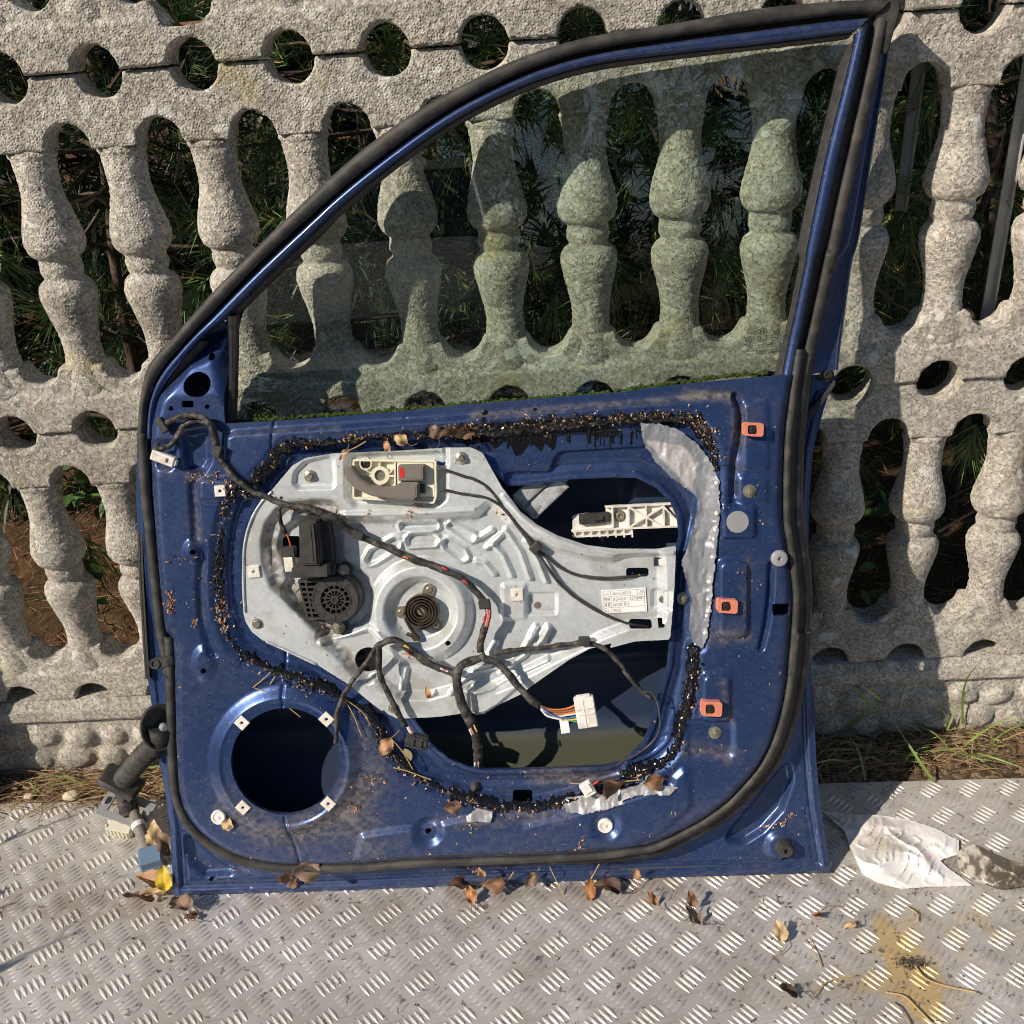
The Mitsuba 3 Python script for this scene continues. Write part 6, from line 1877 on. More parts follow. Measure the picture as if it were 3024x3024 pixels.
def weed(label, c, x, y, Y, n, size, seed, group=None):
    rg = np.random.default_rng(seed)
    o = on_y(*J_(c, x, y), Y) if Y < .13 else on_z(*J_(c, x, y), ZB + .08)
    g = np.array([o[0], o[1], float(ground_z(o[0], o[1]))])
    k = thing('weed_plant', label, 'weed', group)
    lv = []
    for _ in range(n):
        tip = o + rg.normal(0, .05, 3) * [1, .6, .9]
        tip[1] = max(tip[1], .07)
        part(k, 'stem', tube(spline([tip * .6 + o * .4 + rg.normal(0, .01, 3) - [0, 0, .035], tip + rg.normal(0, .006, 3) - [0, 0, .015], tip], n=9), .0013, 5), 'green_stem', True)
        L = size * rg.uniform(.6, 1.2)
        d = unit(rg.normal(size=3) * [1, .7, .5] + [0, -.6, .35])
        v, f = leaf_blade(L, L * .55, rg)
        yv = d
        xv = unit(np.cross(d, [0, 0, 1.0]) + rg.normal(0, .25, 3))
        xv = unit(xv - yv * (xv @ yv))
        lv.append((v @ np.stack([xv, yv, np.cross(xv, yv)]) + tip, f, np.tile(np.array([.075, .15, .04]) * rg.uniform(.6, 1.4), (len(v), 1))))
    v, f, cc = cat(lv)
    scene[k + '__leaves'] = ply((v, f), 'weed_leaf', smooth=True, color=cc)


scene['green_stem'] = pr((.07, .13, .035), .5)
weed('broad-leaved green weed behind the lower left balusters beside the door', 'N', 660, 1470, .10, 9, .045, 3)
weed('green weed at the far left behind the second row of balusters', 'N', 60, 880, .2, 10, .07, 4)
weed('green weed leaves behind the gap left of the door', 'N', 500, 830, .2, 9, .07, 5)
weed('low green weed behind the fence right beside the door edge', 'O', 1100, 880, .2, 8, .08, 6)
weed('dark green weed low behind the balusters right of the door', 'O', 960, 1380, .12, 7, .05, 7)
weed('pale green weed behind the upper left balusters', 'N', 190, 150, .35, 9, .10, 8)
for c, a, b, Y, lab in (('M', (1905, 640), (1695, 1895), .075, 'slanting grey steel bar behind the rightmost balusters'), ('M', (1300, 560), (1245, 1000), .12, 'short dark grey steel bar behind the gap right of the door')):
    k = thing('steel_bar', lab, 'metal bar')
    p0, p1 = on_y(*J_(c, *a), Y), on_y(*J_(c, *b), Y)
    d = unit(p1 - p0)
    p1 = p1 + d * .05
    p0 = p0 - d * .5
    x = unit(np.cross(d, [0, 1.0, .4]))
    L = np.linalg.norm(p1 - p0)
    put(k, xf(join([box(-.007, .007, -.0015, .0015, 0, L, .0005), box(.004, .007, .0015, .014, 0, L, .0005)]), frame(p0, x, np.cross(d, x), d)), 'zinc', 30)
scene['zinc'] = pr(proc(lambda p, n, uv: mix((.45, .46, .46), (.62, .63, .62), fbm(p.x * 60, p.y * 60, p.z * 25, 3))), .45, metallic=.4)

# outside the frame on the left: what throws the thin shadows over the plate
for i, (tip, h, lab) in enumerate(((('H', 555, 690), .36, 'tall dry weed stalk at the left end of the plate, nearest the fence'), (('H', 150, 1212), .22, 'short dry weed stalk left of the plate, in the middle'), (('H', 540, 1362), .46, 'tall leafy weed stalk left of the plate, nearest the viewer'))):
    k = thing('weed_stalk', lab, 'weed')
    t = on_z(*J_(*tip), ZB)
    b = np.array([t[0] - 1.35 * h / 1.2, t[1] - h / 1.2, ZB - .01])
    rg = np.random.default_rng(90 + i)
    st = spline([b, b + [.01, .01, h * .4], b + [-.006, .012, h * .75], b + [0, 0, h]], n=16)
    put(k + '__stem', tube(st, np.linspace(.0045 if i == 2 else .003, .0014, 16), 6), 'green_stem', True)
    lv = []
    for j in range(9 if i < 2 else 16):
        p = st[rg.integers(4, 16)]
        d = unit(rg.normal(size=3) + [0, 0, .4])
        v, f = leaf_blade(.05 * rg.uniform(.5, 1.2), .018 * rg.uniform(.6, 1.4), rg)
        xv = unit(np.cross(d, rg.normal(size=3)))
        lv.append((v @ np.stack([xv, d, np.cross(xv, d)]) + p, f, np.tile(np.array([.09, .14, .05]), (len(v), 1))))
    v, f, cc = cat(lv)
    scene[k + '__leaves'] = ply((v, f), 'weed_leaf', smooth=True, color=cc)
k = thing('wooden_board', 'short weathered board standing at the fence foot beyond the left edge', 'board')
bx_ = box(-.115, .115, -.009, .009, 0, .27, .002)
put(k, xf(bx_, stand(np.array([-1.062, -.075, ZB - .004]), [0, .16, 1], [1, 0, 0])), 'bark', 30)
# ------------------------------------------------------------------ soil strip, leaves, plastic, twigs, crumbs
rg = np.random.default_rng(51)
n = 2800
xy = np.column_stack([rg.uniform(-1.15, 1.15, n), rg.uniform(-.105, -.012, n)])
a = np.where(rg.random(n) < .65, rg.normal(0, .35, n), rg.uniform(0, 2 * np.pi, n)) + np.pi * (rg.random(n) < .5)
dirs = unit(np.column_stack([np.cos(a), np.sin(a) * .8, rg.normal(.10, .20, n)]))
tone = rg.random((n, 1))
cols = (np.array([.38, .28, .15]) * tone + np.array([.20, .12, .06]) * (1 - tone)) * rg.uniform(.6, 1.35, (n, 1))
v, f, c = blades(np.column_stack([xy, ground_z(xy[:, 0], xy[:, 1]) + rg.uniform(.001, .012, n)]), dirs, rg.uniform(.025, .11, n), rg.uniform(.0011, .0024, n), .5, cols, rg, 4)
structure('dry_grass', (v, f), 'litter', False, kind='stuff', label='straw and dry grass on the soil strip at the foot of the fence')
scene['dry_grass'] = ply((v, f), 'litter', smooth=False, color=np.clip(c, 0, 1))
gb = []
for c_, l, w in (('S', [(1265, 690, .004), (1268, 380, .07), (1320, 190, .13), (1440, 30, .17)], .0045), ('S', [(1090, 760, 0), (1080, 600, .04), (970, 475, .07)], .0022), ('S', [(1095, 770, 0), (1150, 620, .04), (1200, 535, .06)], .003), ('S', [(950, 1330, .0), (780, 1080, .03), (620, 830, .05), (490, 640, .07)], .0042), ('S', [(1250, 960, .0), (1400, 1060, .02), (1610, 1100, .02)], .0036),
                 ('S', [(1420, 1010, 0), (1600, 1060, .015), (1930, 1170, .015)], .003), ('S', [(1250, 970, .0), (1380, 850, .03), (1700, 660, .05), (1930, 655, .06)], .0036), ('S', [(1100, 780, 0), (1170, 900, .02), (1240, 960, .02)], .003), ('S', [(0, 715, .03), (200, 600, .06), (420, 540, .07)], .0042), ('S', [(210, 1310, 0), (130, 980, .03), (0, 780, .04)], .0036),
                 ('S', [(570, 520, .02), (600, 380, .05), (640, 270, .07)], .003), ('S', [(300, 520, .03), (120, 330, .07), (20, 270, .08)], .0048), ('S', [(380, 440, .03), (230, 320, .06), (150, 280, .07)], .0036), ('S', [(860, 870, .01), (1000, 830, .02)], .002), ('S', [(1110, 760, 0), (1240, 735, .01)], .0022), ('R', [(480, 1400, 0), (500, 1330, .02), (440, 1290, .03)], .002)):
    px_ = cv(c_, [q[:2] for q in l])
    pts = []
    base = on_z(*px_[0], ZB + .004 + l[0][2])
    for k, (q, h) in enumerate(zip(px_, [q[2] for q in l])):
        p = on_z(*q, ZB + .006 + h)
        p[1] = min(p[1], -.022)
        d = ray(*q)
        p = CAM + d * ((p[1] - CAM[1]) / d[1])
        pts.append(p)
    p = spline(pts, n=18)
    t = np.gradient(p, axis=0)
    s = unit(np.cross(t, C_F)) * (w * np.sin(np.linspace(.25, 1, 18) * np.pi) ** .6 / 2)[:, None]
    mid = p + unit(np.cross(s, t)) * .0006
    g_ = rg.uniform(.7, 1.3)
    col = np.array([.17, .26, .06]) * g_ if rg.random() < .75 else np.array([.34, .34, .10]) * g_
    gb.append((np.stack([p - s, mid, p + s], 1).reshape(-1, 3), grid_faces(18, 3), np.tile(col, (54, 1))))
for _ in range(34):
    x = rg.uniform(.46, .86) if rg.random() < .8 else rg.uniform(-.95, -.6)
    b = np.array([x, rg.uniform(-.09, -.02), ZB])
    b[2] = ground_z(b[0], b[1])
    L = rg.uniform(.03, .10)
    d = unit(np.array([rg.normal(0, .9), rg.normal(-.1, .3), rg.uniform(.3, 1)]))
    p = spline([b, b + d * L * .5 + [0, 0, .006], b + d * L * [1, 1, .75]], n=10)
    t = np.gradient(p, axis=0)
    s = unit(np.cross(t, [.3, -1, .4])) * (.0028 * np.sin(np.linspace(.25, 1, 10) * np.pi) ** .6 / 2)[:, None]
    col = np.array([.20, .28, .07]) * rg.uniform(.6, 1.3) if rg.random() < .6 else np.array([.42, .36, .15]) * rg.uniform(.7, 1.2)
    gb.append((np.stack([p - s, p + [0, 0, .0005], p + s], 1).reshape(-1, 3), grid_faces(10, 3), np.tile(col, (30, 1))))
v, f, c = cat(gb)
structure('green_grass', (v, f), 'weed_leaf', True, kind='stuff', label='green grass blades at the plinth right of the door')
scene['green_grass'] = ply((v, f), 'weed_leaf', smooth=True, color=np.clip(c, 0, 1))
for x, y, sz, lab in ((680, 1450, .010, 'small pale pebble in the soil left of the rubber boot'), (275, 1455, .006, 'tiny yellowish pebble in the soil at the far left')):
    k = thing('pebble', lab, 'stone')
    p = on_z(*J_('R', x, y), ZB + .005)
    m = trimesh.creation.icosphere(3, 1)
    v = m.vertices * (1 + .25 * (meshkit.fbm(m.vertices * 1.6, 2, 3)[:, None] - .5))
    put(k, (v * [sz * 1.5, sz, sz * .8] + p, m.faces), 'pebble_stone', True)
scene['pebble_stone'] = pr((.50, .44, .33), .8)

scene['leaf_mat'] = vcol(.6, .35)
LC = {'tan': (.36, .21, .11), 'brown': (.17, .09, .05), 'dark': (.075, .042, .028), 'yellow': (.55, .40, .04), 'orange': (.36, .17, .07), 'grey': (.20, .135, .095), 'pale': (.42, .30, .17)}


def dry_leaf(label, c, x, y, size, tone, rot, tilt=.3, on='plate', seed=0, wide=.7, stem=True, lift=.004, curl=.6):
    r_ = np.random.default_rng(seed * 7 + int(x) + int(y))
    size = size * .8
    v, f = leaf_blade(size, size * wide, r_, cup=curl, fold=r_.uniform(.1, .7), n=16, m=13, rag=.10)
    v = v - v.mean(0)
    v[:, 2] += .10 * size * np.sin(v[:, 0] / size * 9 + r_.uniform(0, 6)) * np.cos(v[:, 1] / size * 7)
    col = np.array(LC[tone])
    vein = np.exp(-(v[:, 0] / (size * .03)) ** 2)[:, None]
    cc = col * (.75 + .5 * meshkit.fbm(v * 160 + seed, 2, seed)[:, None]) * (1 + .35 * vein)
    parts = [(v, f, cc)]
    if stem:
        s = tube(spline([[0, v[:, 1].min() + .002, 0], [r_.normal(0, .003), v[:, 1].min() - size * .25, .002], [r_.normal(0, .008), v[:, 1].min() - size * .55, .004]], n=7), .0006, 5)
        parts.append((s[0], s[1], np.tile(col * .7, (len(s[0]), 1))))
    v, f, cc = cat(parts)
    ca, sa = math.cos(rot), math.sin(rot)
    if on == 'plate':
        Mx = frame([0, 0, 0], [ca, sa, 0], [-sa * math.cos(tilt), ca * math.cos(tilt), math.sin(tilt)], [sa * math.sin(tilt), -ca * math.sin(tilt), math.cos(tilt)])
        v = v @ Mx[:3, :3].T
        h = ZB + lift - v[:, 2].min()
        o = on_z(*J_(c, x, y), h)
        v = v + o
    else:
        w0 = on
        q = survey(cv(c, [(x, y)]), w0)[0]
        z = v[:, 2] + v[:, 1] * math.sin(tilt)
        z = z - z.min()
        v = door(q[0] + v[:, 0] * ca - v[:, 1] * math.cos(tilt) * sa, q[1] + v[:, 0] * sa + v[:, 1] * math.cos(tilt) * ca, w0 - .004 + z)
    k = thing('dry_leaf', label, 'leaf')
    scene[k] = ply((v, f), 'leaf_mat', smooth=True, color=np.clip(cc, 0, 1))


for i, a_ in enumerate((
        ('crumpled brown leaf standing upright on the plate below the right half of the door', 'J', 35, 1215, .030, 'brown', .3, .9), ('wide torn brown leaf lying at the foot of the upright crumpled one', 'J', 45, 1310, .040, 'grey', 1.2, .4), ('orange tan rolled leaf on the plate near the yellow stain', 'J', 745, 1310, .046, 'orange', 2.3, .2, 'plate', 0, .35),
        ('pale crumpled leaf scrap left of the rolled orange leaf', 'J', 540, 1400, .036, 'pale', .2, .5), ('small dark brown leaf at the left edge of the yellow stain', 'J', 590, 1740, .036, 'dark', 1.5, .3), ('small pinkish dry leaf right of the rolled orange leaf', 'J', 940, 1368, .022, 'pale', 1.7, .2),
        ('orange leaf hanging by its stalk in front of the door sill', 'I', 1432, 1140, .036, 'orange', 3.0, .9, .012), ('dark wet brown leaf on the plate under the hanging orange leaf', 'I', 1535, 1145, .050, 'dark', 1.3, .3), ('broad brown leaf leaning on the door sill near the middle', 'I', 890, 1108, .050, 'brown', 1.7, .5, .016),
        ('curled tawny leaf on the plate just below the middle of the sill', 'I', 752, 1190, .034, 'orange', .2, .5), ('dark shrivelled leaf stuck to the sill left of the broad brown leaf', 'I', 690, 1128, .045, 'dark', 1.9, .4), ('small upright tan leaf on the sill seal above the broad brown leaf', 'I', 815, 1060, .030, 'tan', .3, .5, .026, 0, .5),
        ('narrow tan leaf hanging on the sill toward the right', 'I', 1700, 1062, .040, 'tan', .1, .4, .02, 0, .35), ('crumpled grey brown leaf tangled in straw on the sill', 'I', 1100, 1090, .036, 'grey', 2.2, .6, .014), ('orange crumpled scrap on the plate right of the sill middle', 'I', 1790, 1210, .028, 'orange', .9, .5),
        ('large grey brown leaf on the plate at the lower left door corner', 'H', 1030, 1232, .060, 'grey', .6, .25), ('tan leaf in the pile left of the door corner', 'H', 845, 1105, .050, 'tan', 1.2, .7), ('bright yellow leaf in the pile at the lower left door corner', 'H', 935, 1100, .048, 'yellow', .1, .9), ('pale tan leaf under the yellow one', 'H', 880, 1175, .050, 'pale', 1.9, .3),
        ('long curled tan leaf at the tip of the leaf pile', 'H', 790, 1205, .062, 'tan', 2.1, .3, 'plate', 0, .4), ('small reddish brown leaf lying apart below the door corner', 'H', 1092, 1312, .030, 'brown', 2.4, .1), ('brown curled leaf behind the pale blue plug', 'H', 935, 900, .055, 'grey', .8, .8), ('pale leaf standing beside the grey cable sleeve', 'H', 880, 850, .050, 'pale', .2, 1.2),
        ('flat angular brown leaf on the lower seal left of the middle', 'H', 1752, 1050, .052, 'grey', 1.5, .15, .052, 0, .9, False), ('red brown leaf on the sill below the angular leaf', 'H', 1630, 1085, .034, 'brown', .8, .5, .02), ('small red brown leaf at the sill edge', 'H', 1668, 1132, .026, 'brown', 2.0, .4, .008),
        ('tan leaf caught on the mastic left of the black plug', 'E', 1790, 848, .038, 'tan', 2.6, .5, .058), ('large brown leaf caught behind the small white plug under the opening', 'I', 1555, 540, .052, 'brown', .8, .7, .058, 0, .9), ('brown leaf lying on the grey tape strip', 'I', 1790, 532, .044, 'brown', 1.8, .5, .062), ('red brown leaf on the lower mastic left of the tape scrap', 'I', 652, 692, .036, 'brown', 1.6, .3, .060),
        ('yellow tan leaf beside the round white clip', 'E', 655, 1420, .030, 'pale', 2.8, .25, .062, 0, .8, False), ('brown leaf on the upper mastic above the lock knob', 'B', 1615, 60, .034, 'grey', .3, .4, .062), ('narrow brown leaf on the upper mastic', 'B', 1720, 65, .036, 'brown', 1.6, .3, .062, 0, .4), ('tan leaf at the right on the upper mastic', 'B', 1860, 72, .036, 'tan', 1.9, .4, .062),
        ('small hanging leaf above the handle', 'B', 1222, 182, .026, 'tan', .2, .3, .056, 0, .5), ('pale crumpled leaf on the mastic above the handle', 'B', 1335, 128, .030, 'pale', 1.0, .5, .060), ('little leaf with a long stalk at the upper left of the handle', 'B', 872, 252, .024, 'tan', 2.5, .3, .058, 0, .5), ('leaf hanging on the lower carrier plate beside the thick cable', 'F', 400, 705, .028, 'orange', .3, .6, .056, 0, .4))):
    dry_leaf(*a_[:8], *(a_[8:9] or ('plate',)), seed=i, **({'wide': a_[10]} if len(a_) > 10 else {}), **({'stem': a_[11]} if len(a_) > 11 else {}))

# torn white plastic sheet
def crumpled(name, label, poly, seed, base_h, amp, color_fn, cat_):
    q = np.array(poly, float)
    lo, hi = q.min(0) - 8, q.max(0) + 8
    sh = Sheet(lo, hi, 6.0, 0)
    P = np.column_stack([sh.P / 330.0, np.zeros(len(sh.P)) + seed])
    d = sdf(sh.P, q) + 4 * (meshkit.noise(np.column_stack([sh.P / 20., 0 * sh.P[:, 0]]), 4) - .5)
    sh.cut = np.maximum(sh.cut, d)
    c_, s_ = math.cos(.5), math.sin(.5)
    R = P @ np.array([[c_, -s_, 0], [s_, c_, 0], [0, 0, 1]])
    warp = .25 * meshkit.fbm(R * 3, 2, seed + 7)[:, None] * [1, 1, 0]
    rid = 1 - np.abs(2 * meshkit.noise((R + warp) * [1.2, 3.6, 1], seed) - 1)
    rid2 = 1 - np.abs(2 * meshkit.noise((R + warp) * [6.5, 3.0, 1] + [3, 3, 0], seed + 1) - 1)
    edge = np.clip(-d / 60, .12, 1)
    H = base_h + amp * (edge * (.75 * rid ** 3 + .30 * rid2 ** 8) + .05 * meshkit.noise(P * 26, seed + 2))
    sh.H = H
    u, h, e, f = sh.mesh(0, color_fn(sh.P, rid, rid2))
    pts = np.array([on_z(*cv('J', [a])[0], ZB + .003 + b) for a, b in zip(u, h)])
    k = thing(name, label, cat_)
    scene[k] = ply((pts, f[:, ::-1]), 'plastic_film', smooth=True, color=np.clip(e, 0, 1))


scene['plastic_film'] = vcol(.32, .6)


def film_col(P, r1, r2):
    n_ = meshkit.fbm(np.column_stack([P / 60., 0 * P[:, 0]]), 3, 5)
    dirt_ = np.exp(-(((P[:, 0] - 1120) / 170) ** 2 + ((P[:, 1] - 900) / 90) ** 2)) + .8 * np.exp(-(((P[:, 0] - 950) / 150) ** 2 + ((P[:, 1] - 770) / 45) ** 2))
    c = np.array([.80, .79, .78]) * np.ones((len(P), 1))
    m = np.clip(.8 * dirt_ * sst(.35, .6, n_ + .25 * dirt_), 0, .8)[:, None]
    c = c * (1 - m) + m * np.array([.33, .29, .24])
    pk = np.exp(-(((P[:, 0] - 1385) / 22) ** 2 + ((P[:, 1] - 985) / 16) ** 2))[:, None]
    return c * (1 - .6 * pk) + .6 * pk * np.array([.8, .25, .35])


crumpled('plastic_sheet', 'torn crumpled sheet of white plastic on the plate right of the door', [(775, 712), (900, 732), (1080, 738), (1200, 752), (1300, 772), (1440, 820), (1562, 885), (1560, 965), (1450, 1000), (1540, 1070), (1640, 1146), (1400, 1150), (1230, 1163), (1100, 1130), (1010, 1080), (940, 930), (910, 835), (840, 775)], 3, .002, .013, film_col, 'plastic sheet')


def mud_col(P, r1, r2):
    n_ = meshkit.fbm(np.column_stack([P / 34., 0 * P[:, 0]]), 3, 8)[:, None]
    t = sst(1600, 1820, P[:, 0])[:, None]
    c = np.array([.58, .55, .48]) * (1 - t) + t * np.array([.30, .27, .22])
    m = .85 * sst(.38, .66, n_ + .22 * t)
    return c * (1 - m) + m * np.array([.07, .055, .04])


crumpled('plastic_scrap', 'muddy twisted end of plastic film at the right edge of the plate', [(1545, 950), (1640, 905), (1760, 960), (1850, 1000), (1990, 1030), (2060, 1080), (1980, 1140), (1800, 1168), (1650, 1120), (1560, 1040)], 7, .004, .020, mud_col, 'plastic scrap')

# stalks on the plate
for i, (l, lab, r) in enumerate((([(1310, 1600), (1370, 1670), (1470, 1710), (1660, 1752)], 'long yellowish dry stalk on the plate at the lower right', .0013), ([(1140, 1750), (1250, 1775), (1330, 1850), (1400, 1920)], 'bent dry stalk below the long yellowish one', .0012), ([(735, 1785), (770, 1720), (840, 1680), (970, 1655)], 'curved thin brown stalk left of the yellow stain', .0010),
                                 ([(715, 1455), (745, 1540), (775, 1605)], 'short dark twig left of the yellow stain', .0008), ([(1185, 1810), (1230, 1850), (1320, 1990)], 'dark forked twig near the bottom right', .0011), ([(1265, 1262), (1320, 1300), (1330, 1345)], 'small bent yellow stalk above the yellow stain', .0012))):
    k = thing('dry_stalk', lab, 'stalk')
    pts = spline([on_z(*q, ZB + .004 + .002 * (j % 2)) for j, q in enumerate(cv('J', l))], n=30)
    put(k, tube(pts, r, 6), 'straw' if 'yellow' in lab or 'dry' in lab else 'dead_twig', True)
scene['straw'] = pr((.40, .28, .13), .7)
k = thing('lichen_tuft', 'grey black tuft of dry moss on the plate beside the long stalk', 'moss')
o = on_z(*J_('J', 1290, 1582), ZB + .004)
m = rg.normal(size=(200, 3)) * [.010, .0045, .002]
v, f, c = blades(o + m, unit(rg.normal(size=(200, 3)) + [0, 0, .4]), rg.uniform(.003, .008, 200), np.full(200, .0020), .4, np.array([.12, .10, .08]) * rg.uniform(.5, 1.6, (200, 1)), rg, 2)
scene[k] = ply((v, f), 'litter', smooth=False, color=np.clip(c, 0, 1))


# crumbs: withered blossom scraps on the door and the plate
def crumbs(pos, nrm, size, cols, rg):
    out = []
    for p, nn_, s, c in zip(pos, nrm, size, cols):
        k_ = rg.integers(2, 5)
        d = unit(rg.normal(size=(k_, 3)) + nn_ * .7)
        v, f, cc = blades(np.repeat(p[None], k_, 0), d, np.full(k_, s) * rg.uniform(.6, 1.2, k_), np.full(k_, s * .55), .5, np.tile(c, (k_, 1)) * rg.uniform(.7, 1.3, (k_, 1)), rg, 3)
        out.append((v, f, cc))
    return cat(out)


rg = np.random.default_rng(71)
pts, sz = [], []
for k in range(0, L_):          # along the mastic
    q = mastic_s[k]
    f_top = ldist(q[None], top_zone)[0] < .04
    if sdf(q[None], tapeP)[0] < .004:
        continue
    dens = (4.2 if f_top else 1.4) * (.4 + 1.3 * meshkit.noise(np.array([[k * .05, 1.3, 0]]))[0])
    for _ in range(rg.poisson(dens)):
        c_ = q + nn[k] * (rg.normal(.002, .006)) + rg.normal(0, .002, 2)
        pts.append(c_)
        sz.append(rg.uniform(.0016, .0040))
for c, l, n_c, sp_ in (('A', [(420, 820), (520, 850), (640, 830), (760, 880), (900, 960), (1000, 1040)], 90, .008), ('A', [(480, 1500), (340, 1510), (250, 1560)], 12, .008), ('A', [(240, 1800), (300, 1830), (290, 1900)], 30, .007), ('N', [(960, 1480), (975, 1570)], 36, .006), ('N', [(1110, 1600), (1105, 1640)], 14, .005), ('N', [(1260, 1500), (1275, 1650)], 60, .009),
                       ('A', [(1150, 1060), (1400, 1110), (1600, 1170), (1800, 1280)], 70, .008), ('B', [(1060, 730), (1065, 740)], 10, .006), ('B', [(1380, 760), (1440, 700), (1480, 650)], 26, .006), ('B', [(640, 1340), (700, 1320)], 18, .008), ('B', [(450, 1330), (600, 1420), (730, 1560), (680, 1760)], 30, .012),
                       ('F', [(180, 400), (320, 470), (470, 540)], 36, .007), ('I', [(150, 480), (200, 540), (220, 560)], 26, .012), ('I', [(80, 690), (120, 700)], 14, .006), ('I', [(1390, 870), (1365, 930)], 14, .005), ('I', [(575, 750), (790, 800)], 18, .01), ('C', [(160, 880), (230, 915)], 8, .006), ('I', [(640, 1130), (1200, 1060), (1700, 980)], 60, .010), ('G', [(1200, 1690), (1380, 1590)], 24, .006),
                       ('H', [(1040, 1150), (1350, 1160), (1900, 1120)], 26, .006)):
    l = resample(sv(WP, c, l), 60)
    for _ in range(n_c):
        pts.append(l[rg.integers(60)] + rg.normal(0, sp_ * .6, 2))
        sz.append(rg.uniform(.0018, .0050))
N_CR = len(pts) + 900
inside_ = Polygon(door_outline).buffer(0).buffer(-.02)
op = Polygon(opening).buffer(0)
lo_, hi_ = door_outline.min(0), door_outline.max(0)
while len(pts) < 6000:
    q = lo_ + rg.random(2) * (hi_ - lo_)
    if q[1] < .72 and inside_.contains(Point(q)):
        pts.append(q)
        sz.append(rg.uniform(.0009, .0030))
    if len(pts) > N_CR:
        break
pts, sz = np.array(pts), np.array(sz)
mo_in = sdf(pts, mod_outline) < 0
dead = (sdf(pts, opening) < 0) & ~mo_in
sp_in = np.linalg.norm(pts - sv(WP, 'E', [(1072, 959)])[0], axis=1) < .098
ok = ~dead & ~(sp_in & (sz < .9))
pts, sz, mo_in = pts[ok], sz[ok], mo_in[ok]
h = np.where(mo_in, mod.at(pts), panel.at(pts))
near_m = ldist(pts, np.vstack([mastic_s, mastic_s[:1]])) < .012
h = h + np.where(near_m, .0035, .0003)
pos = door(pts[:, 0], pts[:, 1], h)
tone = rg.random((len(pts), 1))
cols = np.where(tone < .72, np.array([.54, .33, .18]), np.where(tone < .85, np.array([.17, .09, .05]), np.array([.62, .48, .31]))) * rg.uniform(.55, 1.3, (len(pts), 1))
v, f, c = crumbs(pos, np.repeat((-np.cross([1, 0, 0], [0, .309, .951]) * [1, 1, -1])[None], len(pts), 0) * 0 + np.array([0, -.95, .31]), sz, cols, rg)
structure('blossom_scraps', (v, f), 'leaf_mat', False, kind='stuff', label='withered orange brown blossom scraps scattered over the door')
scene['blossom_scraps'] = ply((v, f), 'leaf_mat', smooth=False, color=np.clip(c, 0, 1))
n = 620
px_ = np.column_stack([rg.uniform(0, 3024, n), rg.uniform(2330, 3024, n)])
px_[:260, 0] = np.clip(rg.normal(2450, 380, 260), 1700, 3024)
pos = np.array([on_z(*q, ZB + .0022) for q in px_])
pos = pos[(pos[:, 1] < -.13)]
n = len(pos)
tone = rg.random((n, 1))
cols = np.where(tone < .55, np.array([.10, .06, .04]), np.where(tone < .85, np.array([.26, .14, .08]), np.array([.45, .34, .20]))) * rg.uniform(.5, 1.3, (n, 1))
v, f, c = crumbs(pos, np.repeat(np.array([[0, 0, 1.]]), n, 0), rg.uniform(.0008, .0042, n) ** 1.0, cols, rg)
structure('plate_crumbs', (v, f), 'leaf_mat', False, kind='stuff', label='dark crumbs of soil and leaf on the chequer plate')
scene['plate_crumbs'] = ply((v, f), 'leaf_mat', smooth=False, color=np.clip(c, 0, 1))
# pine straws on the door
STRAWS = ['short pine straw at the left of the mastic below the carrier plate', 'long tan pine straw reaching over the speaker hole', 'tiny pine straw beside the one above the speaker hole', 'pine straw hanging right of the speaker hole', 'pine straw lying along the lower left mastic', 'pine straw on the lower mastic left of the middle', 'pine straw crossing the round olive patch', 'thin stalk sticking up left of the handle', 'left one of two pine straws hanging under the grey tape', 'right one of two pine straws hanging under the grey tape', 'pale straw lying behind the large brown leaf below the opening', 'grass stalk leaning on the sill at the middle', 'thin stalk hanging over the sill right of the middle', 'leaf stalk hanging on the sill, right']
for i, (c_, l, lab) in enumerate((('E', [(835, 438), (900, 385), (970, 322)], None), ('E', [(850, 440), (960, 480), (1060, 550), (1180, 640)], 'long tan pine straw reaching over the speaker hole'), ('E', [(960, 415), (1000, 350)], None), ('E', [(1490, 520), (1560, 640), (1615, 775)], None), ('E', [(1490, 515), (1620, 610), (1680, 700)], None), ('F', [(150, 1250), (260, 1275), (420, 1330)], None), ('F', [(150, 1060), (220, 1140), (290, 1255)], None), ('B', [(910, 222), (980, 190), (1055, 145)], None), ('G', [(440, 1280), (445, 1380), (440, 1455)], None), ('G', [(450, 1290), (455, 1380), (470, 1460)], None), ('I', [(1320, 560), (1450, 560), (1720, 535)], None), ('I', [(900, 1190), (960, 1120), (1000, 1060)], None), ('I', [(1205, 1040), (1240, 1110), (1285, 1190)], None), ('I', [(1490, 1020), (1440, 1100)], None))):
    ps = spline(np.column_stack([sv(WP + .003, c_, l), np.linspace(.062, .066, len(l))]), n=20)
    if c_ == 'I' and l[0][1] > 700:
        ps = spline(np.column_stack([sv(.022, c_, l), np.linspace(.020, .024, len(l))]), n=20)
    k = numbered('pine_straw')
    put(k, tube(door(ps[:, 0], ps[:, 1], ps[:, 2]), .0008, 5), 'straw', True)
    labels[k] = {'label': STRAWS[i], 'category': 'straw'}

# ------------------------------------------------------------------ behind the viewer: what the door glass mirrors
def hull(pts, sub=0):
    return mf(trimesh.convex.convex_hull(np.array(pts, float)))


def sym(pts):
    return [(sx * x, y, z) for x, y, z in pts for sx in (-1, 1)]


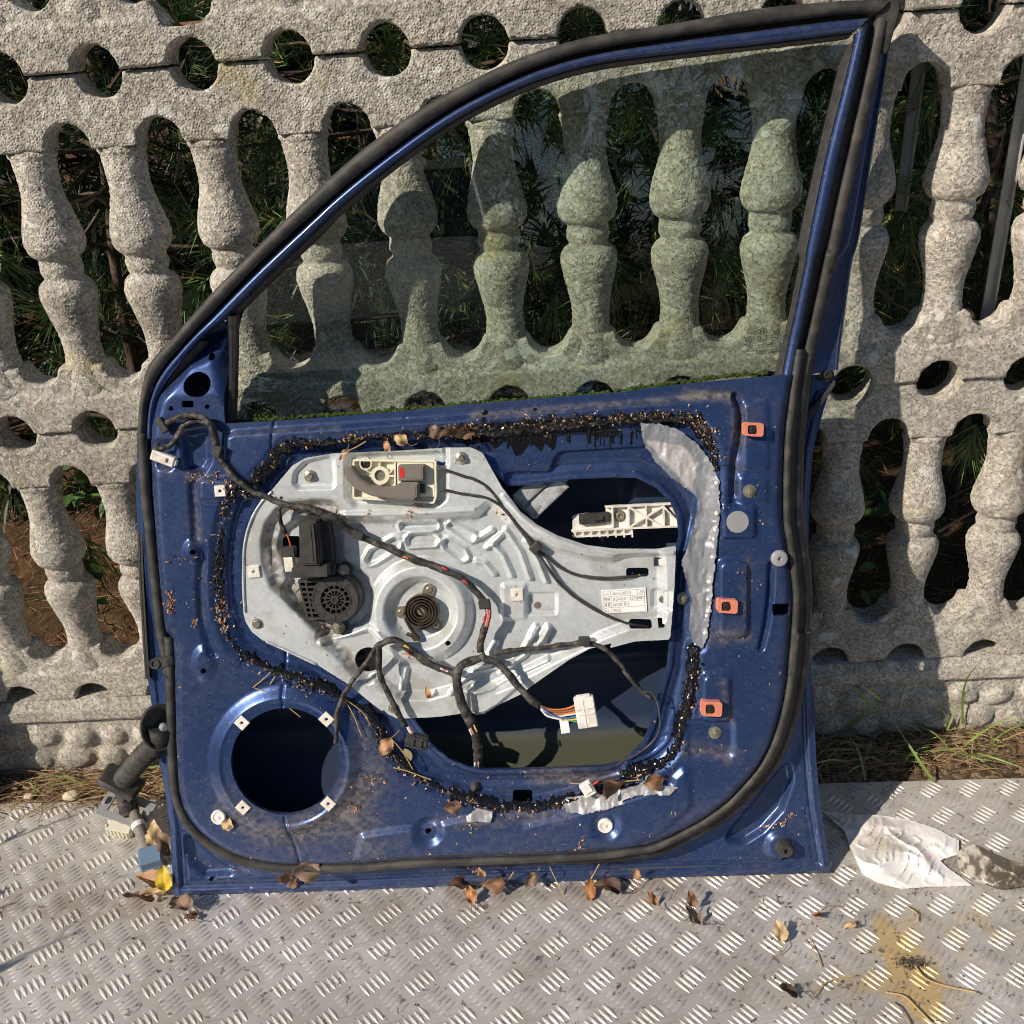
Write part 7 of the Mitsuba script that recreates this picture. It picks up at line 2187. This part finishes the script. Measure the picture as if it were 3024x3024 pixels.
pc = thing('parked_car', 'pale silver car standing behind the viewer, faintly mirrored in the door glass', 'car')
CO = np.array([-1.02, -3.55, ZB])
scene['silver_paint'] = pr((.22, .225, .23), .5, metallic=.1)
scene['dark_glass'] = pr((.02, .022, .025), .06, spec=.8)
scene['tyre'] = pr((.02, .02, .02), .8)
scene['lamp_glass'] = pr((.40, .42, .44), .35, spec=.5)
put(pc + '__body', join([xf(m, frame(CO, [1, 0, 0], [0, 1, 0], [0, 0, 1])) for m in (
    hull(sym([(.62, 0, .30), (.66, .02, .62), (.60, -.02, .52), (.80, -.25, .28), (.83, -.30, .66), (.86, -1.2, .25), (.86, -1.2, .86), (.70, -.12, .72), (.62, -1.15, .98), (.86, -3.9, .30), (.84, -3.9, .90), (.70, -4.1, .5)])),)]), 'silver_paint', 25)
part(pc, 'cabin_glass', xf(hull(sym([(.74, -1.10, .92), (.60, -1.75, 1.40), (.58, -3.0, 1.42), (.76, -3.85, .92)])), frame(CO, [1, 0, 0], [0, 1, 0], [0, 0, 1])), 'dark_glass', 25)
part(pc, 'roof', xf(hull(sym([(.61, -1.72, 1.395), (.55, -1.85, 1.46), (.54, -2.9, 1.47), (.60, -3.05, 1.41)])), frame(CO, [1, 0, 0], [0, 1, 0], [0, 0, 1])), 'silver_paint', 25)
for sx in (-1, 1):
    part(pc, 'headlamp', xf(hull([(sx * .46, .02, .60), (sx * .80, -.20, .66), (sx * .78, -.16, .54), (sx * .48, .03, .52), (sx * .70, -.05, .70), (sx * .62, .035, .6)]), frame(CO, [1, 0, 0], [0, 1, 0], [0, 0, 1])), 'lamp_glass', 30)
    part(pc, 'pillar', xf(tube([[sx * .745, -1.09, .93], [sx * .61, -1.74, 1.40]], .03, 8), frame(CO, [1, 0, 0], [0, 1, 0], [0, 0, 1])), 'silver_paint', True)
    for y in (-.78, -3.2):
        part(pc, 'wheel', xf(lathe([(0, -.10), (.20, -.10), (.30, -.09), (.31, -.05), (.31, .05), (.30, .09), (.22, .10), (.20, .07), (0, .08)], 32), frame(CO + [sx * .78, y, .31], [0, 1, 0], [0, 0, 1], [sx, 0, 0])), 'tyre', 30)
part(pc, 'grille', xf(box(-.40, .40, -.02, .045, .36, .50, .01), frame(CO, [1, 0, 0], [0, 1, 0], [0, 0, 1])), 'black_plastic', 30)
rg = np.random.default_rng(131)
hg_ = []
for k in range(2300):
    p = np.array([rg.uniform(-9, 9), rg.uniform(-11.0, -9.6), rg.uniform(-1.1, 4.6)])
    v, f, c = shoot(p, unit(rg.normal(size=3) + [0, .5, .2]), .4, 30, rg, .34, .02)
    hg_.append((v, f, c * .8 * rg.uniform(.6, 1.3)))
v, f, c = cat(hg_)
hk = thing('hedge', 'long dark green hedge far behind the viewer, mirrored in the door glass', 'hedge')
scene[hk + '__foliage'] = ply((v, f), 'needle_mat', smooth=False, color=np.clip(c, 0, 1))
labels[hk + '__foliage'] = {'kind': 'stuff', 'label': 'dark green hedge foliage'}
